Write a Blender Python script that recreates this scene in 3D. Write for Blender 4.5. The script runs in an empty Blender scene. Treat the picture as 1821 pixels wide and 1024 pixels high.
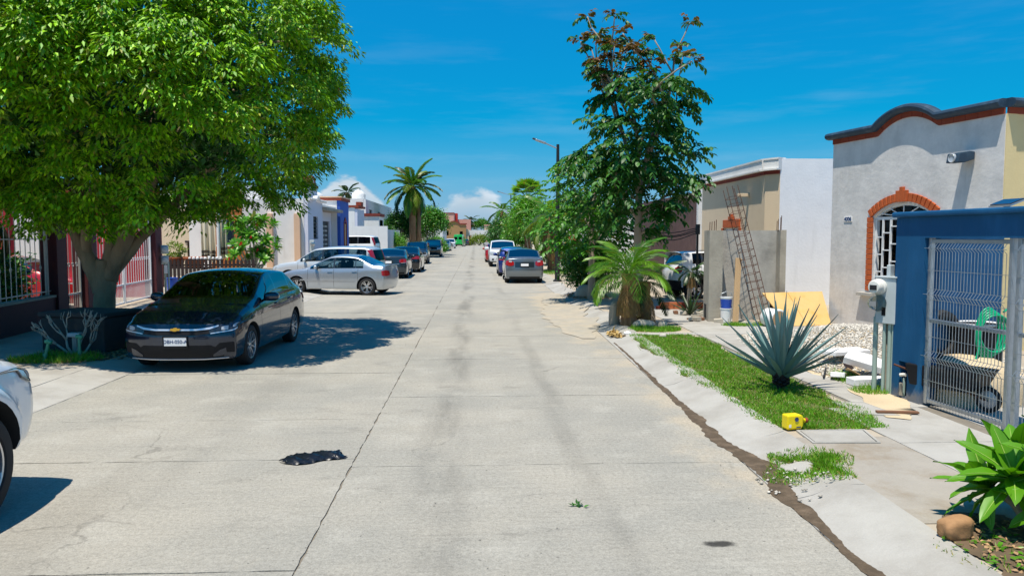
import bpy, bmesh, math, random
import numpy as np
from mathutils import Vector, Matrix, Euler
from mathutils.geometry import tessellate_polygon
from mathutils import noise as mn
R = math.radians
random.seed(7); rng = np.random.default_rng(7)
sc = bpy.context.scene
col = sc.collection

# ---------------------------------------------------------------- camera, sky, sun, exposure
cam_d = bpy.data.cameras.new('camera'); cam = bpy.data.objects.new('camera', cam_d); col.objects.link(cam)
cam.location = (0, 0, 2.05)
cam.rotation_euler = (R(90 - 3.9), 0, R(-2.74))
cam_d.sensor_width = 36; cam_d.lens = 26.69; cam_d.clip_end = 3000; cam_d.clip_start = 0.05
sc.camera = cam

SUN = Vector((-0.185, -0.27, 1.0)).normalized()
world = bpy.data.worlds.new('World'); sc.world = world; world.use_nodes = True
wn = world.node_tree.nodes; wl = world.node_tree.links
for n in list(wn): wn.remove(n)

def node(nt, t, ins=None, **kw):
    n = nt.nodes.new(t)
    for k, v in kw.items(): setattr(n, k, v)
    for k, v in (ins or {}).items():
        s = n.inputs[k]
        if isinstance(v, bpy.types.NodeSocket): nt.links.new(v, s)
        else: s.default_value = v
    return n
def mathn(nt, op, a, b=None, c=None, clamp=False):
    n = nt.nodes.new('ShaderNodeMath'); n.operation = op; n.use_clamp = clamp
    for i, v in enumerate((a, b, c)):
        if v is None: continue
        if isinstance(v, bpy.types.NodeSocket): nt.links.new(v, n.inputs[i])
        else: n.inputs[i].default_value = v
    return n.outputs[0]
def mixc(nt, fac, a, b, blend='MIX'):
    n = nt.nodes.new('ShaderNodeMix'); n.data_type = 'RGBA'; n.blend_type = blend
    for s, v in ((n.inputs[0], fac), (n.inputs[6], a), (n.inputs[7], b)):
        if isinstance(v, bpy.types.NodeSocket): nt.links.new(v, s)
        else: s.default_value = (*v, 1) if isinstance(v, tuple) and len(v) == 3 else v
    return n.outputs[2]
def ramp(nt, fac, lo, hi, a=0.0, b=1.0):
    n = nt.nodes.new('ShaderNodeMapRange'); n.interpolation_type = 'SMOOTHSTEP'
    nt.links.new(fac, n.inputs[0])
    n.inputs[1].default_value = lo; n.inputs[2].default_value = hi; n.inputs[3].default_value = a; n.inputs[4].default_value = b
    return n.outputs[0]

def build_world():
    nt = world.node_tree
    sky = node(nt, 'ShaderNodeTexSky', sky_type='NISHITA', sun_disc=False)
    sky.sun_elevation = math.asin(SUN.z); sky.sun_rotation = math.atan2(SUN.x, SUN.y)
    sky.altitude = 0; sky.air_density = 1.0; sky.dust_density = 0.3; sky.ozone_density = 3.5
    hs = node(nt, 'ShaderNodeHueSaturation', {'Hue': 0.475, 'Saturation': 1.40, 'Value': 0.95, 'Color': sky.outputs[0]})
    # low cumulus all round the horizon, set by direction
    tc = node(nt, 'ShaderNodeTexCoord')
    nrm = node(nt, 'ShaderNodeVectorMath', {0: tc.outputs['Generated']}, operation='NORMALIZE')
    sep = node(nt, 'ShaderNodeSeparateXYZ', {0: nrm.outputs[0]})
    az = mathn(nt, 'ARCTAN2', sep.outputs[0], sep.outputs[1])
    el = mathn(nt, 'ARCSINE', sep.outputs[2])
    cv = node(nt, 'ShaderNodeCombineXYZ', {0: mathn(nt, 'MULTIPLY', az, 6.0), 1: mathn(nt, 'MULTIPLY', el, 13.0), 2: 3.3})
    n1 = node(nt, 'ShaderNodeTexNoise', {'Vector': cv.outputs[0], 'Scale': 2.6, 'Detail': 9.0, 'Roughness': 0.56})
    cb = node(nt, 'ShaderNodeCombineXYZ', {0: mathn(nt, 'MULTIPLY', az, 4.0), 1: 0.0, 2: 9.0})
    nb = node(nt, 'ShaderNodeTexNoise', {'Vector': cb.outputs[0], 'Scale': 1.0, 'Detail': 1.0})
    # cloud tops: two banks where the photograph has them, the same kind of bank elsewhere round the horizon
    def bank(a0, w, h):
        d = mathn(nt, 'DIVIDE', mathn(nt, 'SUBTRACT', az, R(a0)), R(w))
        return mathn(nt, 'MULTIPLY', mathn(nt, 'POWER', 2.718, mathn(nt, 'MULTIPLY', mathn(nt, 'MULTIPLY', d, d), -1.0)), h)
    top = bank(-9.4, 3.4, .84)
    for a0, w, h in ((-17, 4, .7), (-.1, 3.6, .64), (-42, 9, 1.0), (38, 8, .8), (75, 10, .8), (-90, 12, .9), (130, 14, .9), (-150, 14, .9)):
        top = mathn(nt, 'MAXIMUM', top, bank(a0, w, h))
    th = mathn(nt, 'MULTIPLY', top, R(5.6))
    e2 = mathn(nt, 'ADD', el, mathn(nt, 'MULTIPLY', mathn(nt, 'SUBTRACT', n1.outputs['Fac'], 0.5), -0.06))
    over = mathn(nt, 'SUBTRACT', th, e2)                       # >0 inside the cloud
    inside = ramp(nt, over, -0.001, 0.010)
    base = ramp(nt, el, R(0.2), R(3.8))
    body = mathn(nt, 'MULTIPLY', inside, mathn(nt, 'ADD', mathn(nt, 'MULTIPLY', base, 0.72), 0.10))
    edge = ramp(nt, over, 0.05, 0.0)
    cm = mathn(nt, 'MULTIPLY', body, mathn(nt, 'ADD', mathn(nt, 'MULTIPLY', edge, 0.5), 0.5))
    # thin cirrus veil
    c2 = node(nt, 'ShaderNodeCombineXYZ', {0: mathn(nt, 'MULTIPLY', az, 2.0), 1: mathn(nt, 'MULTIPLY', el, 16.0), 2: 1.0})
    n2 = node(nt, 'ShaderNodeTexNoise', {'Vector': c2.outputs[0], 'Scale': 2.0, 'Detail': 6.0, 'Roughness': 0.6})
    veil = mathn(nt, 'MULTIPLY', ramp(nt, n2.outputs['Fac'], 0.48, 0.75), mathn(nt, 'MULTIPLY', ramp(nt, el, R(22), R(4)), 0.07))
    allc = mathn(nt, 'MAXIMUM', cm, veil)
    shade = ramp(nt, n1.outputs['Fac'], 0.35, 0.7, 0.82, 1.05)
    cc = node(nt, 'ShaderNodeVectorMath', {0: (7.6, 7.9, 8.3), 3: shade}, operation='SCALE')
    sp = node(nt, 'ShaderNodeSeparateColor', {0: hs.outputs[0]})
    r_ = mathn(nt, 'MAXIMUM', mathn(nt, 'MULTIPLY', mathn(nt, 'SUBTRACT', sp.outputs[0], 1.35), .55), .03)
    g_ = mathn(nt, 'MINIMUM', mathn(nt, 'MULTIPLY', sp.outputs[1], 1.0), mathn(nt, 'ADD', mathn(nt, 'MULTIPLY', sp.outputs[1], .50), 1.22))
    b_ = mathn(nt, 'MINIMUM', mathn(nt, 'MULTIPLY', sp.outputs[2], 1.36), mathn(nt, 'ADD', mathn(nt, 'MULTIPLY', sp.outputs[2], .35), 4.3))
    skc = node(nt, 'ShaderNodeCombineColor', {0: r_, 1: g_, 2: b_})
    mx = mixc(nt, allc, skc.outputs[0], cc.outputs[0])
    bg = node(nt, 'ShaderNodeBackground', {'Color': mx, 'Strength': 0.092})
    out = node(nt, 'ShaderNodeOutputWorld', {'Surface': bg.outputs[0]})
build_world()
sun_d = bpy.data.lights.new('sun', 'SUN'); sun = bpy.data.objects.new('sun', sun_d); col.objects.link(sun)
sun_d.energy = 5.0; sun_d.angle = R(0.53); sun_d.color = (1.0, 0.925, 0.80)
sun.rotation_euler = (-SUN).to_track_quat('-Z', 'Y').to_euler(); sun.location = (0, 0, 40)
sc.view_settings.view_transform = 'Standard'; sc.view_settings.look = 'None'
sc.view_settings.exposure = 0.28; sc.view_settings.gamma = 1.0; sc.view_settings.use_curve_mapping = False
sc.render.engine = 'CYCLES'
sc.cycles.max_bounces = 8; sc.cycles.transparent_max_bounces = 12; sc.cycles.use_denoising = True

# ---------------------------------------------------------------- materials
M = {}
def srgb(h):
    h = h.lstrip('#'); c = [int(h[i:i+2], 16) / 255 for i in (0, 2, 4)]
    return tuple(x / 12.92 if x <= .04045 else ((x + .055) / 1.055) ** 2.4 for x in c)
def mat(name, c, rough=.7, metal=0., var=.12, scale=3., bump=0., bscale=30., spec=.5, coat=0., c2=None, c2amt=.5, c2scale=1.5, grain=0., world_space=False, stretch=(1, 1, 1), island=0.):
    m = bpy.data.materials.new(name); m.use_nodes = True; nt = m.node_tree
    b = nt.nodes['Principled BSDF']
    tc = node(nt, 'ShaderNodeTexCoord'); geo = node(nt, 'ShaderNodeNewGeometry')
    vec = geo.outputs['Position'] if world_space else tc.outputs['Object']
    if stretch != (1, 1, 1):
        vec = node(nt, 'ShaderNodeMapping', {'Vector': vec, 'Scale': stretch}).outputs[0]
    colr = (*c, 1)
    n1 = node(nt, 'ShaderNodeTexNoise', {'Vector': vec, 'Scale': scale, 'Detail': 6., 'Roughness': .6})
    if c2 is not None:
        n2 = node(nt, 'ShaderNodeTexNoise', {'Vector': vec, 'Scale': c2scale, 'Detail': 8., 'Roughness': .65})
        colr = mixc(nt, ramp(nt, n2.outputs['Fac'], c2amt - .16, c2amt + .16), (*c, 1), (*c2, 1))
    f = mathn(nt, 'ADD', mathn(nt, 'MULTIPLY', mathn(nt, 'SUBTRACT', n1.outputs['Fac'], .5), var * 4), 1.0)
    if grain:
        n3 = node(nt, 'ShaderNodeTexNoise', {'Vector': vec, 'Scale': bscale * 3, 'Detail': 2.})
        f = mathn(nt, 'ADD', f, mathn(nt, 'MULTIPLY', mathn(nt, 'SUBTRACT', n3.outputs['Fac'], .5), grain * 4))
    if island:
        f = mathn(nt, 'ADD', f, mathn(nt, 'MULTIPLY', mathn(nt, 'SUBTRACT', geo.outputs['Random Per Island'], .5), island * 2))
    vm = node(nt, 'ShaderNodeVectorMath', {0: colr if isinstance(colr, bpy.types.NodeSocket) else c, 3: f}, operation='SCALE')
    nt.links.new(vm.outputs[0], b.inputs['Base Color'])
    b.inputs['Roughness'].default_value = rough; b.inputs['Metallic'].default_value = metal
    b.inputs['Specular IOR Level'].default_value = spec; b.inputs['Coat Weight'].default_value = coat; b.inputs['Coat Roughness'].default_value = .03
    if bump:
        nb = node(nt, 'ShaderNodeTexNoise', {'Vector': vec, 'Scale': bscale, 'Detail': 5., 'Roughness': .6})
        bp = node(nt, 'ShaderNodeBump', {'Strength': bump, 'Distance': .02, 'Height': nb.outputs['Fac']})
        nt.links.new(bp.outputs[0], b.inputs['Normal'])
    M[name] = m
    return m
def leafmat(name, c, c2=None, trans=.35, rough=.38, island=.35, spec=.5, odd=.7):
    m = bpy.data.materials.new(name); m.use_nodes = True; nt = m.node_tree
    b = nt.nodes['Principled BSDF']; out = nt.nodes['Material Output']
    geo = node(nt, 'ShaderNodeNewGeometry')
    r = geo.outputs['Random Per Island']
    cc = mixc(nt, mathn(nt, 'POWER', r, 1.6), (*c, 1), (*(c2 or c), 1))
    f = mathn(nt, 'ADD', mathn(nt, 'MULTIPLY', mathn(nt, 'FRACT', mathn(nt, 'MULTIPLY', r, 17.3)), island * 2), 1 - island)
    vm = node(nt, 'ShaderNodeVectorMath', {0: cc, 3: f}, operation='SCALE').outputs[0]
    nt.links.new(vm, b.inputs['Base Color'])
    b.inputs['Roughness'].default_value = rough; b.inputs['Specular IOR Level'].default_value = spec
    od = ramp(nt, mathn(nt, 'FRACT', mathn(nt, 'MULTIPLY', r, 61.7)), .93, .96)
    vm = mixc(nt, mathn(nt, 'MULTIPLY', od, odd), vm, (.30, .22, .04, 1)); nt.links.new(vm, b.inputs['Base Color'])
    tcol = mixc(nt, 1.0, vm, (1.25, 1.35, .35, 1), 'MULTIPLY')
    t = node(nt, 'ShaderNodeBsdfTranslucent', {'Color': tcol})
    mx = node(nt, 'ShaderNodeMixShader', {0: trans, 1: b.outputs[0], 2: t.outputs[0]})
    nt.links.new(mx.outputs[0], out.inputs['Surface'])
    M[name] = m; return m
def glassmat(name, tint=(.25, .3, .3), refl=1.0, base=.12):
    m = bpy.data.materials.new(name); m.use_nodes = True; nt = m.node_tree
    out = nt.nodes['Material Output']; nt.nodes.remove(nt.nodes['Principled BSDF'])
    t = node(nt, 'ShaderNodeBsdfTransparent', {'Color': (*tint, 1)})
    gl = node(nt, 'ShaderNodeBsdfGlossy', {'Color': (refl, refl, refl, 1), 'Roughness': .02})
    fr = node(nt, 'ShaderNodeFresnel', {'IOR': 1.5})
    fac = mathn(nt, 'ADD', mathn(nt, 'MULTIPLY', fr.outputs[0], .85), base - .07, clamp=True)
    mx = node(nt, 'ShaderNodeMixShader', {0: fac, 1: t.outputs[0], 2: gl.outputs[0]})
    nt.links.new(mx.outputs[0], out.inputs['Surface'])
    M[name] = m; return m

# ---------------------------------------------------------------- object helpers
def tag(o, label=None, cat=None, group=None, kind=None):
    if label: o['label'] = label
    if cat: o['category'] = cat
    if group: o['group'] = group
    if kind: o['kind'] = kind
    return o
def thing(name, label, cat, loc=(0, 0, 0), rz=0., group=None):
    o = bpy.data.objects.new(name, None); col.objects.link(o)
    o.location = loc; o.rotation_euler = (0, 0, R(rz)); o.empty_display_size = .2
    return tag(o, label, cat, group)
def link(name, me, m=None, parent=None, loc=None, rot=None):
    if m is not None:
        me.materials.clear()
        for k in (m if isinstance(m, (list, tuple)) else [m]): me.materials.append(M[k] if isinstance(k, str) else k)
    o = bpy.data.objects.new(name, me); col.objects.link(o)
    if parent is not None: o.parent = parent
    if loc is not None: o.location = loc
    if rot is not None: o.rotation_euler = rot
    return o
def dup(o, parent=None, loc=None, rz=None, label=None):
    c = o.copy(); col.objects.link(c); c.parent = parent
    if loc is not None: c.location = loc
    if rz is not None: c.rotation_euler = (0, 0, R(rz))
    if label: c['label'] = label
    for ch in list(o.children): dup(ch, c)
    return c

class MB:
    def __init__(s): s.v = []; s.f = []
    def add(s, vs, fs):
        o = len(s.v); s.v += [tuple(v) for v in vs]; s.f += [tuple(i + o for i in f) for f in fs]; return s
    def box(s, x0, x1, y0, y1, z0, z1):
        return s.add([(x0, y0, z0), (x1, y0, z0), (x1, y1, z0), (x0, y1, z0), (x0, y0, z1), (x1, y0, z1), (x1, y1, z1), (x0, y1, z1)],
                     [(0, 3, 2, 1), (4, 5, 6, 7), (0, 1, 5, 4), (1, 2, 6, 5), (2, 3, 7, 6), (3, 0, 4, 7)])
    def obox(s, c, size, rot=(0, 0, 0)):
        m = Euler(rot).to_matrix(); c = Vector(c); h = [k / 2 for k in size]
        vs = [c + m @ Vector((a * h[0], b * h[1], d * h[2])) for d in (-1, 1) for a, b in ((-1, -1), (1, -1), (1, 1), (-1, 1))]
        return s.add(vs, [(0, 3, 2, 1), (4, 5, 6, 7), (0, 1, 5, 4), (1, 2, 6, 5), (2, 3, 7, 6), (3, 0, 4, 7)])
    def tube(s, pts, rad, n=8, caps=True):
        pts = [Vector(p) for p in pts]
        if not isinstance(rad, (list, tuple, np.ndarray)): rad = [rad] * len(pts)
        t0 = (pts[1] - pts[0]).normalized(); u = t0.orthogonal().normalized(); vs = []
        for i, p in enumerate(pts):
            a = pts[max(i - 1, 0)]; b = pts[min(i + 1, len(pts) - 1)]; t = (b - a)
            if t.length > 1e-9: t.normalize()
            u = (u - t * u.dot(t))
            u = u.normalized() if u.length > 1e-6 else t.orthogonal().normalized()
            w = t.cross(u)
            for k in range(n):
                an = 2 * math.pi * k / n
                vs.append(p + (u * math.cos(an) + w * math.sin(an)) * rad[i])
        fs = []
        for i in range(len(pts) - 1):
            for k in range(n):
                fs.append((i * n + k, i * n + (k + 1) % n, (i + 1) * n + (k + 1) % n, (i + 1) * n + k))
        if caps: fs += [tuple(range(n))[::-1], tuple((len(pts) - 1) * n + k for k in range(n))]
        return s.add(vs, fs)
    def lathe(s, prof, n=16, c=(0, 0, 0), axis='z', ang=(0, 2 * math.pi)):
        full = abs(ang[1] - ang[0] - 2 * math.pi) < 1e-6; m = n if full else n + 1; vs = []
        for r, h in prof:
            for k in range(m):
                a = ang[0] + (ang[1] - ang[0]) * k / n; x, y = r * math.cos(a), r * math.sin(a)
                p = (x, y, h) if axis == 'z' else ((h, x, y) if axis == 'x' else (y, h, x))
                vs.append((p[0] + c[0], p[1] + c[1], p[2] + c[2]))
        fs = []
        for i in range(len(prof) - 1):
            for k in range(n):
                k2 = (k + 1) % m
                fs.append((i * m + k, i * m + k2, (i + 1) * m + k2, (i + 1) * m + k))
        return s.add(vs, fs)
    def poly(s, loops, f3, d0, d1):
        """outer loop + holes in 2D, f3(a,b,d)->3D, thickness between d0 and d1"""
        ls = [[Vector((a, b, 0)) for a, b in lp] for lp in loops]
        tri = tessellate_polygon(ls); flat = [p for lp in loops for p in lp]; n = len(flat)
        vs = [f3(a, b, d0) for a, b in flat] + [f3(a, b, d1) for a, b in flat]
        fs = [tuple(t) for t in tri] + [tuple(i + n for i in t[::-1]) for t in tri]; o = 0
        for lp in loops:
            k = len(lp)
            for i in range(k): fs.append((o + i, o + (i + 1) % k, n + o + (i + 1) % k, n + o + i))
            o += k
        return s.add(vs, fs)
    def sweep(s, path, prof, closed=False):
        """path in local (x,z); profile list of (out, up): out is towards -y, up along the path normal"""
        vs = []; n = len(prof); P = [Vector((p[0], p[1])) for p in path]
        for i, p in enumerate(P):
            a = (P[i] - P[i - 1]).normalized() if i else (P[1] - P[0]).normalized()
            b = (P[i + 1] - P[i]).normalized() if i < len(P) - 1 else a
            na, nb = Vector((-a.y, a.x)), Vector((-b.y, b.x)); m = (na + nb)
            m = m / max(m.dot(na), .3)
            for o, u in prof: vs.append((p.x + m.x * u, -o, p.y + m.y * u))
        fs = []
        for i in range(len(P) - 1):
            for k in range(n): fs.append((i * n + k, i * n + (k + 1) % n, (i + 1) * n + (k + 1) % n, (i + 1) * n + k))
        fs += [tuple(range(n))[::-1], tuple((len(P) - 1) * n + k for k in range(n))]
        return s.add(vs, fs)
    def mesh(s, name, smooth=False, bevel=0., seg=2, fix=True):
        me = bpy.data.meshes.new(name)
        bm = bmesh.new()
        bv = [bm.verts.new(v) for v in s.v]
        for f in s.f:
            try: bm.faces.new([bv[i] for i in f])
            except ValueError: pass
        if fix: bmesh.ops.recalc_face_normals(bm, faces=bm.faces)
        if bevel:
            es = [e for e in bm.edges if len(e.link_faces) == 2 and e.calc_face_angle(0) > .6]
            bmesh.ops.bevel(bm, geom=es, offset=bevel, segments=seg, profile=.5, affect='EDGES', clamp_overlap=True)
        bm.to_mesh(me); bm.free()
        if smooth:
            me.shade_smooth() if smooth is True else me.set_sharp_from_angle(angle=R(smooth))
            if smooth is not True:
                for p in me.polygons: p.use_smooth = True
        return me
    def build(s, name, m, parent=None, smooth=False, bevel=0., seg=2, loc=None, rot=None, fix=True):
        return link(name, s.mesh(name, smooth, bevel, seg, fix), m, parent, loc, rot)

def npmesh(name, V, F, smooth=False):
    me = bpy.data.meshes.new(name); V = np.asarray(V, np.float32); F = np.asarray(F, np.int32)
    me.vertices.add(len(V)); me.vertices.foreach_set('co', V.ravel())
    k = F.shape[1]; me.loops.add(F.size); me.loops.foreach_set('vertex_index', F.ravel())
    me.polygons.add(len(F)); me.polygons.foreach_set('loop_start', np.arange(0, F.size, k, dtype=np.int32))
    me.update(calc_edges=True)
    if smooth: me.shade_smooth()
    return me
T_DIAMOND = (np.array([(0, 0, 0), (.42, .24, .05), (1, 0, -.10), (.42, -.24, .05)]), np.array([(0, 2, 1), (0, 3, 2)]))
T_OVAL = (np.array([(0, 0, 0), (.3, .17, .04), (.3, -.17, .04), (.68, .19, .03), (.68, -.19, .03), (1, 0, -.12), (.35, 0, 0), (.7, 0, -.03)]),
          np.array([(0, 6, 1), (0, 2, 6), (1, 6, 3), (6, 7, 3), (2, 4, 6), (6, 4, 7), (3, 7, 5), (7, 4, 5)]))
T_LONG = (np.array([(0, 0, 0), (.3, .05, .02), (.3, -.05, .02), (.75, .04, -.02), (.75, -.04, -.02), (1, 0, -.12)]),
          np.array([(0, 2, 1), (1, 2, 4), (1, 4, 3), (3, 4, 5)]))
T_BLADE = (np.array([(0, .5, 0), (0, -.5, 0), (.55, .35, .0), (.55, -.35, .0), (1, 0, 0)]), np.array([(0, 1, 3), (0, 3, 2), (2, 3, 4)]))
def norm(a): return a / np.maximum(np.linalg.norm(a, axis=-1, keepdims=True), 1e-9)
def leaves(name, pos, axis, up, size, tpl=T_DIAMOND, width=None, smooth=False):
    """many small leaf faces as one mesh: pos base, axis the leaf direction, up its rough normal"""
    pos = np.asarray(pos, float); ax = norm(np.asarray(axis, float)); up = np.asarray(up, float)
    sd = norm(np.cross(up, ax)); nn = np.cross(ax, sd); tv, tf = tpl
    size = np.asarray(size, float).reshape(-1, 1); wd = size if width is None else np.asarray(width, float).reshape(-1, 1)
    V = pos[:, None, :] + tv[None, :, 0:1] * (ax * size)[:, None, :] + tv[None, :, 1:2] * (sd * wd)[:, None, :] + tv[None, :, 2:3] * (nn * size)[:, None, :]
    F = tf[None] + (np.arange(len(pos)) * len(tv))[:, None, None]
    return npmesh(name, V.reshape(-1, 3), F.reshape(-1, 3), smooth)
def rdir(n):
    v = rng.normal(size=(n, 3)); return norm(v)
def text_mesh(name, s, size, m, parent=None, loc=(0, 0, 0), rot=(0, 0, 0), depth=.002, align='CENTER', bold=0.):
    cu = bpy.data.curves.new(name, 'FONT'); cu.body = s; cu.size = size; cu.extrude = depth; cu.align_x = align; cu.align_y = 'CENTER'; cu.offset = bold
    t = bpy.data.objects.new(name, cu); me = bpy.data.meshes.new_from_object(t)
    bpy.data.objects.remove(t); bpy.data.curves.remove(cu)
    return link(name, me, m, parent, loc, rot)
def smoothline(pts, it=2):
    pts = [np.array(p, float) for p in pts]
    for _ in range(it):
        q = [pts[0]]
        for a, b in zip(pts[:-1], pts[1:]): q += [a * .75 + b * .25, a * .25 + b * .75]
        q.append(pts[-1]); pts = q
    return pts
def interp(x, pts): return float(np.interp(x, [p[0] for p in pts], [p[1] for p in pts]))
# ---- material library
mat('plaster_white', (.76, .75, .73), .85, var=.05, scale=2, bump=.15, bscale=25, c2=(.62, .6, .57), c2amt=.68, c2scale=.7)
mat('plaster_pale', (.80, .81, .83), .85, var=.05, scale=2, bump=.25, bscale=14, c2=(.74, .76, .79), c2amt=.6, c2scale=.9)
mat('plaster_grey', (.665, .645, .625), .9, var=.12, scale=2.2, bump=.5, bscale=6, c2=(.57, .555, .54), c2amt=.54, c2scale=1.9, grain=.03)
mat('plaster_yellow', (.70, .56, .29), .85, var=.05, bump=.15, bscale=20)
mat('plaster_tan', (.70, .56, .39), .9, var=.06, scale=1.5, bump=.25, bscale=18, c2=(.62, .49, .34), c2amt=.6)
mat('plaster_peach', (.70, .46, .30), .85, var=.05)
mat('plaster_maroon', (.10, .052, .048), .9, var=.08, bump=.2, bscale=14, c2=(.13, .07, .062), c2amt=.55)
mat('plaster_orange', (.42, .13, .03), .85, var=.08, bump=.15)
mat('plaster_lavender_shade', (.64, .65, .75), .85, var=.04)  # bluish tint puts shade of street-side white walls into colour; also one curtain
mat('plaster_brown', (.36, .21, .09), .85, var=.06)
mat('plaster_pink', (.62, .33, .27), .85, var=.05)
mat('paint_blue', (.004, .078, .195), .7, var=.10, bump=.3, bscale=16, c2=(.012, .11, .255), c2amt=.58, c2scale=2.2, spec=.3, stretch=(1, 1, .35))
mat('paint_royal', (.02, .09, .42), .7, var=.05)
mat('paint_slate', (.016, .042, .075), .6, var=.1, bump=.15, c2=(.06, .11, .16), c2amt=.64, c2scale=4)
mat('paint_maroon', (.075, .010, .014), .75, var=.1, bump=.15)
mat('paint_red', (.38, .02, .03), .6, var=.08)
mat('brick', (.42, .085, .018), .85, var=.14, scale=8, bump=.25, bscale=40, island=.2)
mat('terracotta', (.26, .045, .018), .85, var=.12, scale=7, bump=.2)
mat('band_red', (.20, .03, .02), .8, var=.08)
mat('concrete', (.42, .40, .36), .9, var=.09, scale=4, bump=.35, bscale=22, c2=(.27, .26, .235), c2amt=.56, c2scale=1.3, grain=.04)
mat('concrete_light', (.40, .385, .35), .9, var=.07, scale=3, bump=.3, bscale=30, c2=(.31, .29, .255), c2amt=.54, c2scale=1.1, grain=.05, world_space=True)
mat('concrete_raw', (.40, .365, .30), .92, var=.10, scale=2.5, bump=.35, bscale=20, c2=(.29, .26, .21), c2amt=.52, c2scale=1.4)
mat('sand', (.60, .48, .31), .95, var=.10, scale=6, bump=.5, bscale=60, c2=(.50, .39, .25), c2amt=.55, c2scale=3, grain=.08)
mat('stone_pale', (.48, .445, .385), .9, var=.12, scale=9, bump=.2, island=.35)
mat('stone_dark', (.05, .05, .048), .9, var=.15, scale=8, bump=.5, bscale=14)
mat('rock', (.40, .22, .10), .9, var=.14, scale=7, bump=.4, bscale=18, c2=(.30, .16, .07), c2amt=.5, c2scale=5)
mat('rock_pale', (.47, .42, .34), .9, var=.14, scale=7, bump=.4, bscale=18)
mat('mud', (.085, .058, .032), .8, var=.2, scale=9, bump=.5, bscale=50, c2=(.17, .12, .075), c2amt=.58, c2scale=6)
mat('soil', (.16, .105, .06), .95, var=.2, scale=12, bump=.6, bscale=50, c2=(.10, .07, .04), c2amt=.5, c2scale=6)
mat('straw', (.48, .33, .12), .9, var=.15, island=.4)
mat('steel_galv', (.42, .46, .50), .38, metal=.75, var=.12, scale=14)
mat('steel_white', (.74, .75, .76), .45, var=.05, spec=.5)
mat('steel_rail', (.46, .45, .42), .5, metal=.2, var=.12, scale=20)
mat('steel_black', (.012, .012, .013), .5, var=.1)
mat('rust', (.10, .038, .02), .85, metal=.2, var=.25, scale=20)
mat('wood_raw', (.48, .32, .17), .85, var=.10, scale=3, stretch=(6, 6, .7), bump=.2)
mat('wood_dark', (.024, .012, .011), .8, var=.15, scale=6, stretch=(6, 6, .7))
mat('wood_debris', (.20, .095, .05), .9, var=.2, scale=6)
mat('ply_yellow', (.60, .39, .15), .75, var=.07, scale=3, c2=(.60, .33, .06), c2amt=.6, c2scale=2.5)
mat('styrofoam', (.80, .80, .80), .8, var=.04)
mat('cardboard', (.42, .27, .14), .9, var=.08)
mat('pvc_green', (.34, .45, .40), .5, var=.08, c2=(.30, .38, .34), c2amt=.5)
mat('pipe_green', (.05, .28, .17), .5, var=.1)
mat('hose_green', (.0, .36, .17), .35, var=.05)
mat('meter_box', (.47, .52, .53), .5, var=.08, scale=6)
mat('meter_white', (.72, .71, .66), .35, var=.04)
mat('black_plastic', (.009, .009, .011), .6, var=.1, spec=.25)
mat('rubber', (.014, .014, .015), .8, var=.15, scale=20)
mat('white_plastic', (.78, .78, .77), .4, var=.03)
mat('blue_plastic', (.015, .07, .42), .4, var=.06)
mat('yellow_plastic', (.80, .62, .0), .35, var=.06)
mat('print_navy', (.02, .05, .16), .5, var=.0)
mat('cloth_cream', (.70, .62, .46), .95, var=.05)
mat('cloth_stripe', (.16, .12, .09), .95, var=.05)
mat('bag_black', (.006, .008, .013), .32, var=.1, bump=.3, bscale=30)
mat('chrome', (.80, .80, .82), .28, metal=.6, var=0)
mat('gold', (.75, .45, .06), .3, metal=.7, var=0)
mat('alloy', (.62, .63, .65), .28, metal=.9, var=.05)
mat('lamp_clear', (.40, .43, .46), .08, var=.02, spec=.8, coat=1.)
mat('lamp_dark', (.03, .032, .036), .1, var=.0, coat=1.)
mat('lamp_red', (.34, .008, .012), .12, var=.05, coat=1.)
mat('lamp_amber', (.55, .17, .02), .15, coat=.5)
mat('plate_white', (.78, .78, .78), .4, var=.02)
mat('interior_dark', (.014, .014, .015), .85, var=.1)
mat('seat_grey', (.035, .034, .036), .9, var=.1)
mat('solar', (.012, .016, .035), .15, coat=.6)
mat('sign_red', (.6, .01, .02), .5); mat('sign_blue', (.02, .25, .55), .5)
mat('pot_clay', (.45, .13, .045), .8, var=.1)
mat('roof_red', (.55, .03, .02), .7)
mat('tarp_navy', (.01, .015, .06), .6)
mat('bark_ficus', (.33, .25, .155), .9, var=.22, scale=5, bump=1.0, bscale=11, stretch=(1, 1, .4), c2=(.19, .135, .08), c2amt=.55, c2scale=2)
mat('bark_grey', (.31, .26, .20), .9, var=.15, scale=5, bump=.5, bscale=14, stretch=(1, 1, .5))
mat('bark_palm', (.20, .105, .048), .95, var=.25, scale=9, bump=.8, bscale=16, stretch=(1.5, 1.5, .35), c2=(.29, .18, .095), c2amt=.5, c2scale=4)
mat('twig_pale', (.40, .36, .29), .85, var=.1)
mat('twig_dry', (.33, .20, .10), .9, var=.2, island=.4)
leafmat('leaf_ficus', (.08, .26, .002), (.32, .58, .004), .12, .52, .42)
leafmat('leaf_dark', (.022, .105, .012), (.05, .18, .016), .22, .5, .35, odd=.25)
leafmat('leaf_mid', (.045, .19, .012), (.09, .29, .02), .28, .48, .32)
leafmat('leaf_lime', (.08, .26, .012), (.15, .36, .03), .32, .38, .3)
leafmat('leaf_yellowish', (.14, .24, .02), (.24, .30, .05), .32, .4, .3)
leafmat('leaf_bronze', (.20, .085, .025), (.10, .10, .02), .25, .4, .35)
leafmat('leaf_palm', (.05, .17, .015), (.10, .25, .02), .3, .38, .2)
leafmat('leaf_palm_bright', (.13, .30, .02), (.20, .38, .03), .35, .38, .2)
leafmat('leaf_palm_dark', (.018, .055, .012), (.03, .085, .018), .2, .4, .2)
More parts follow.
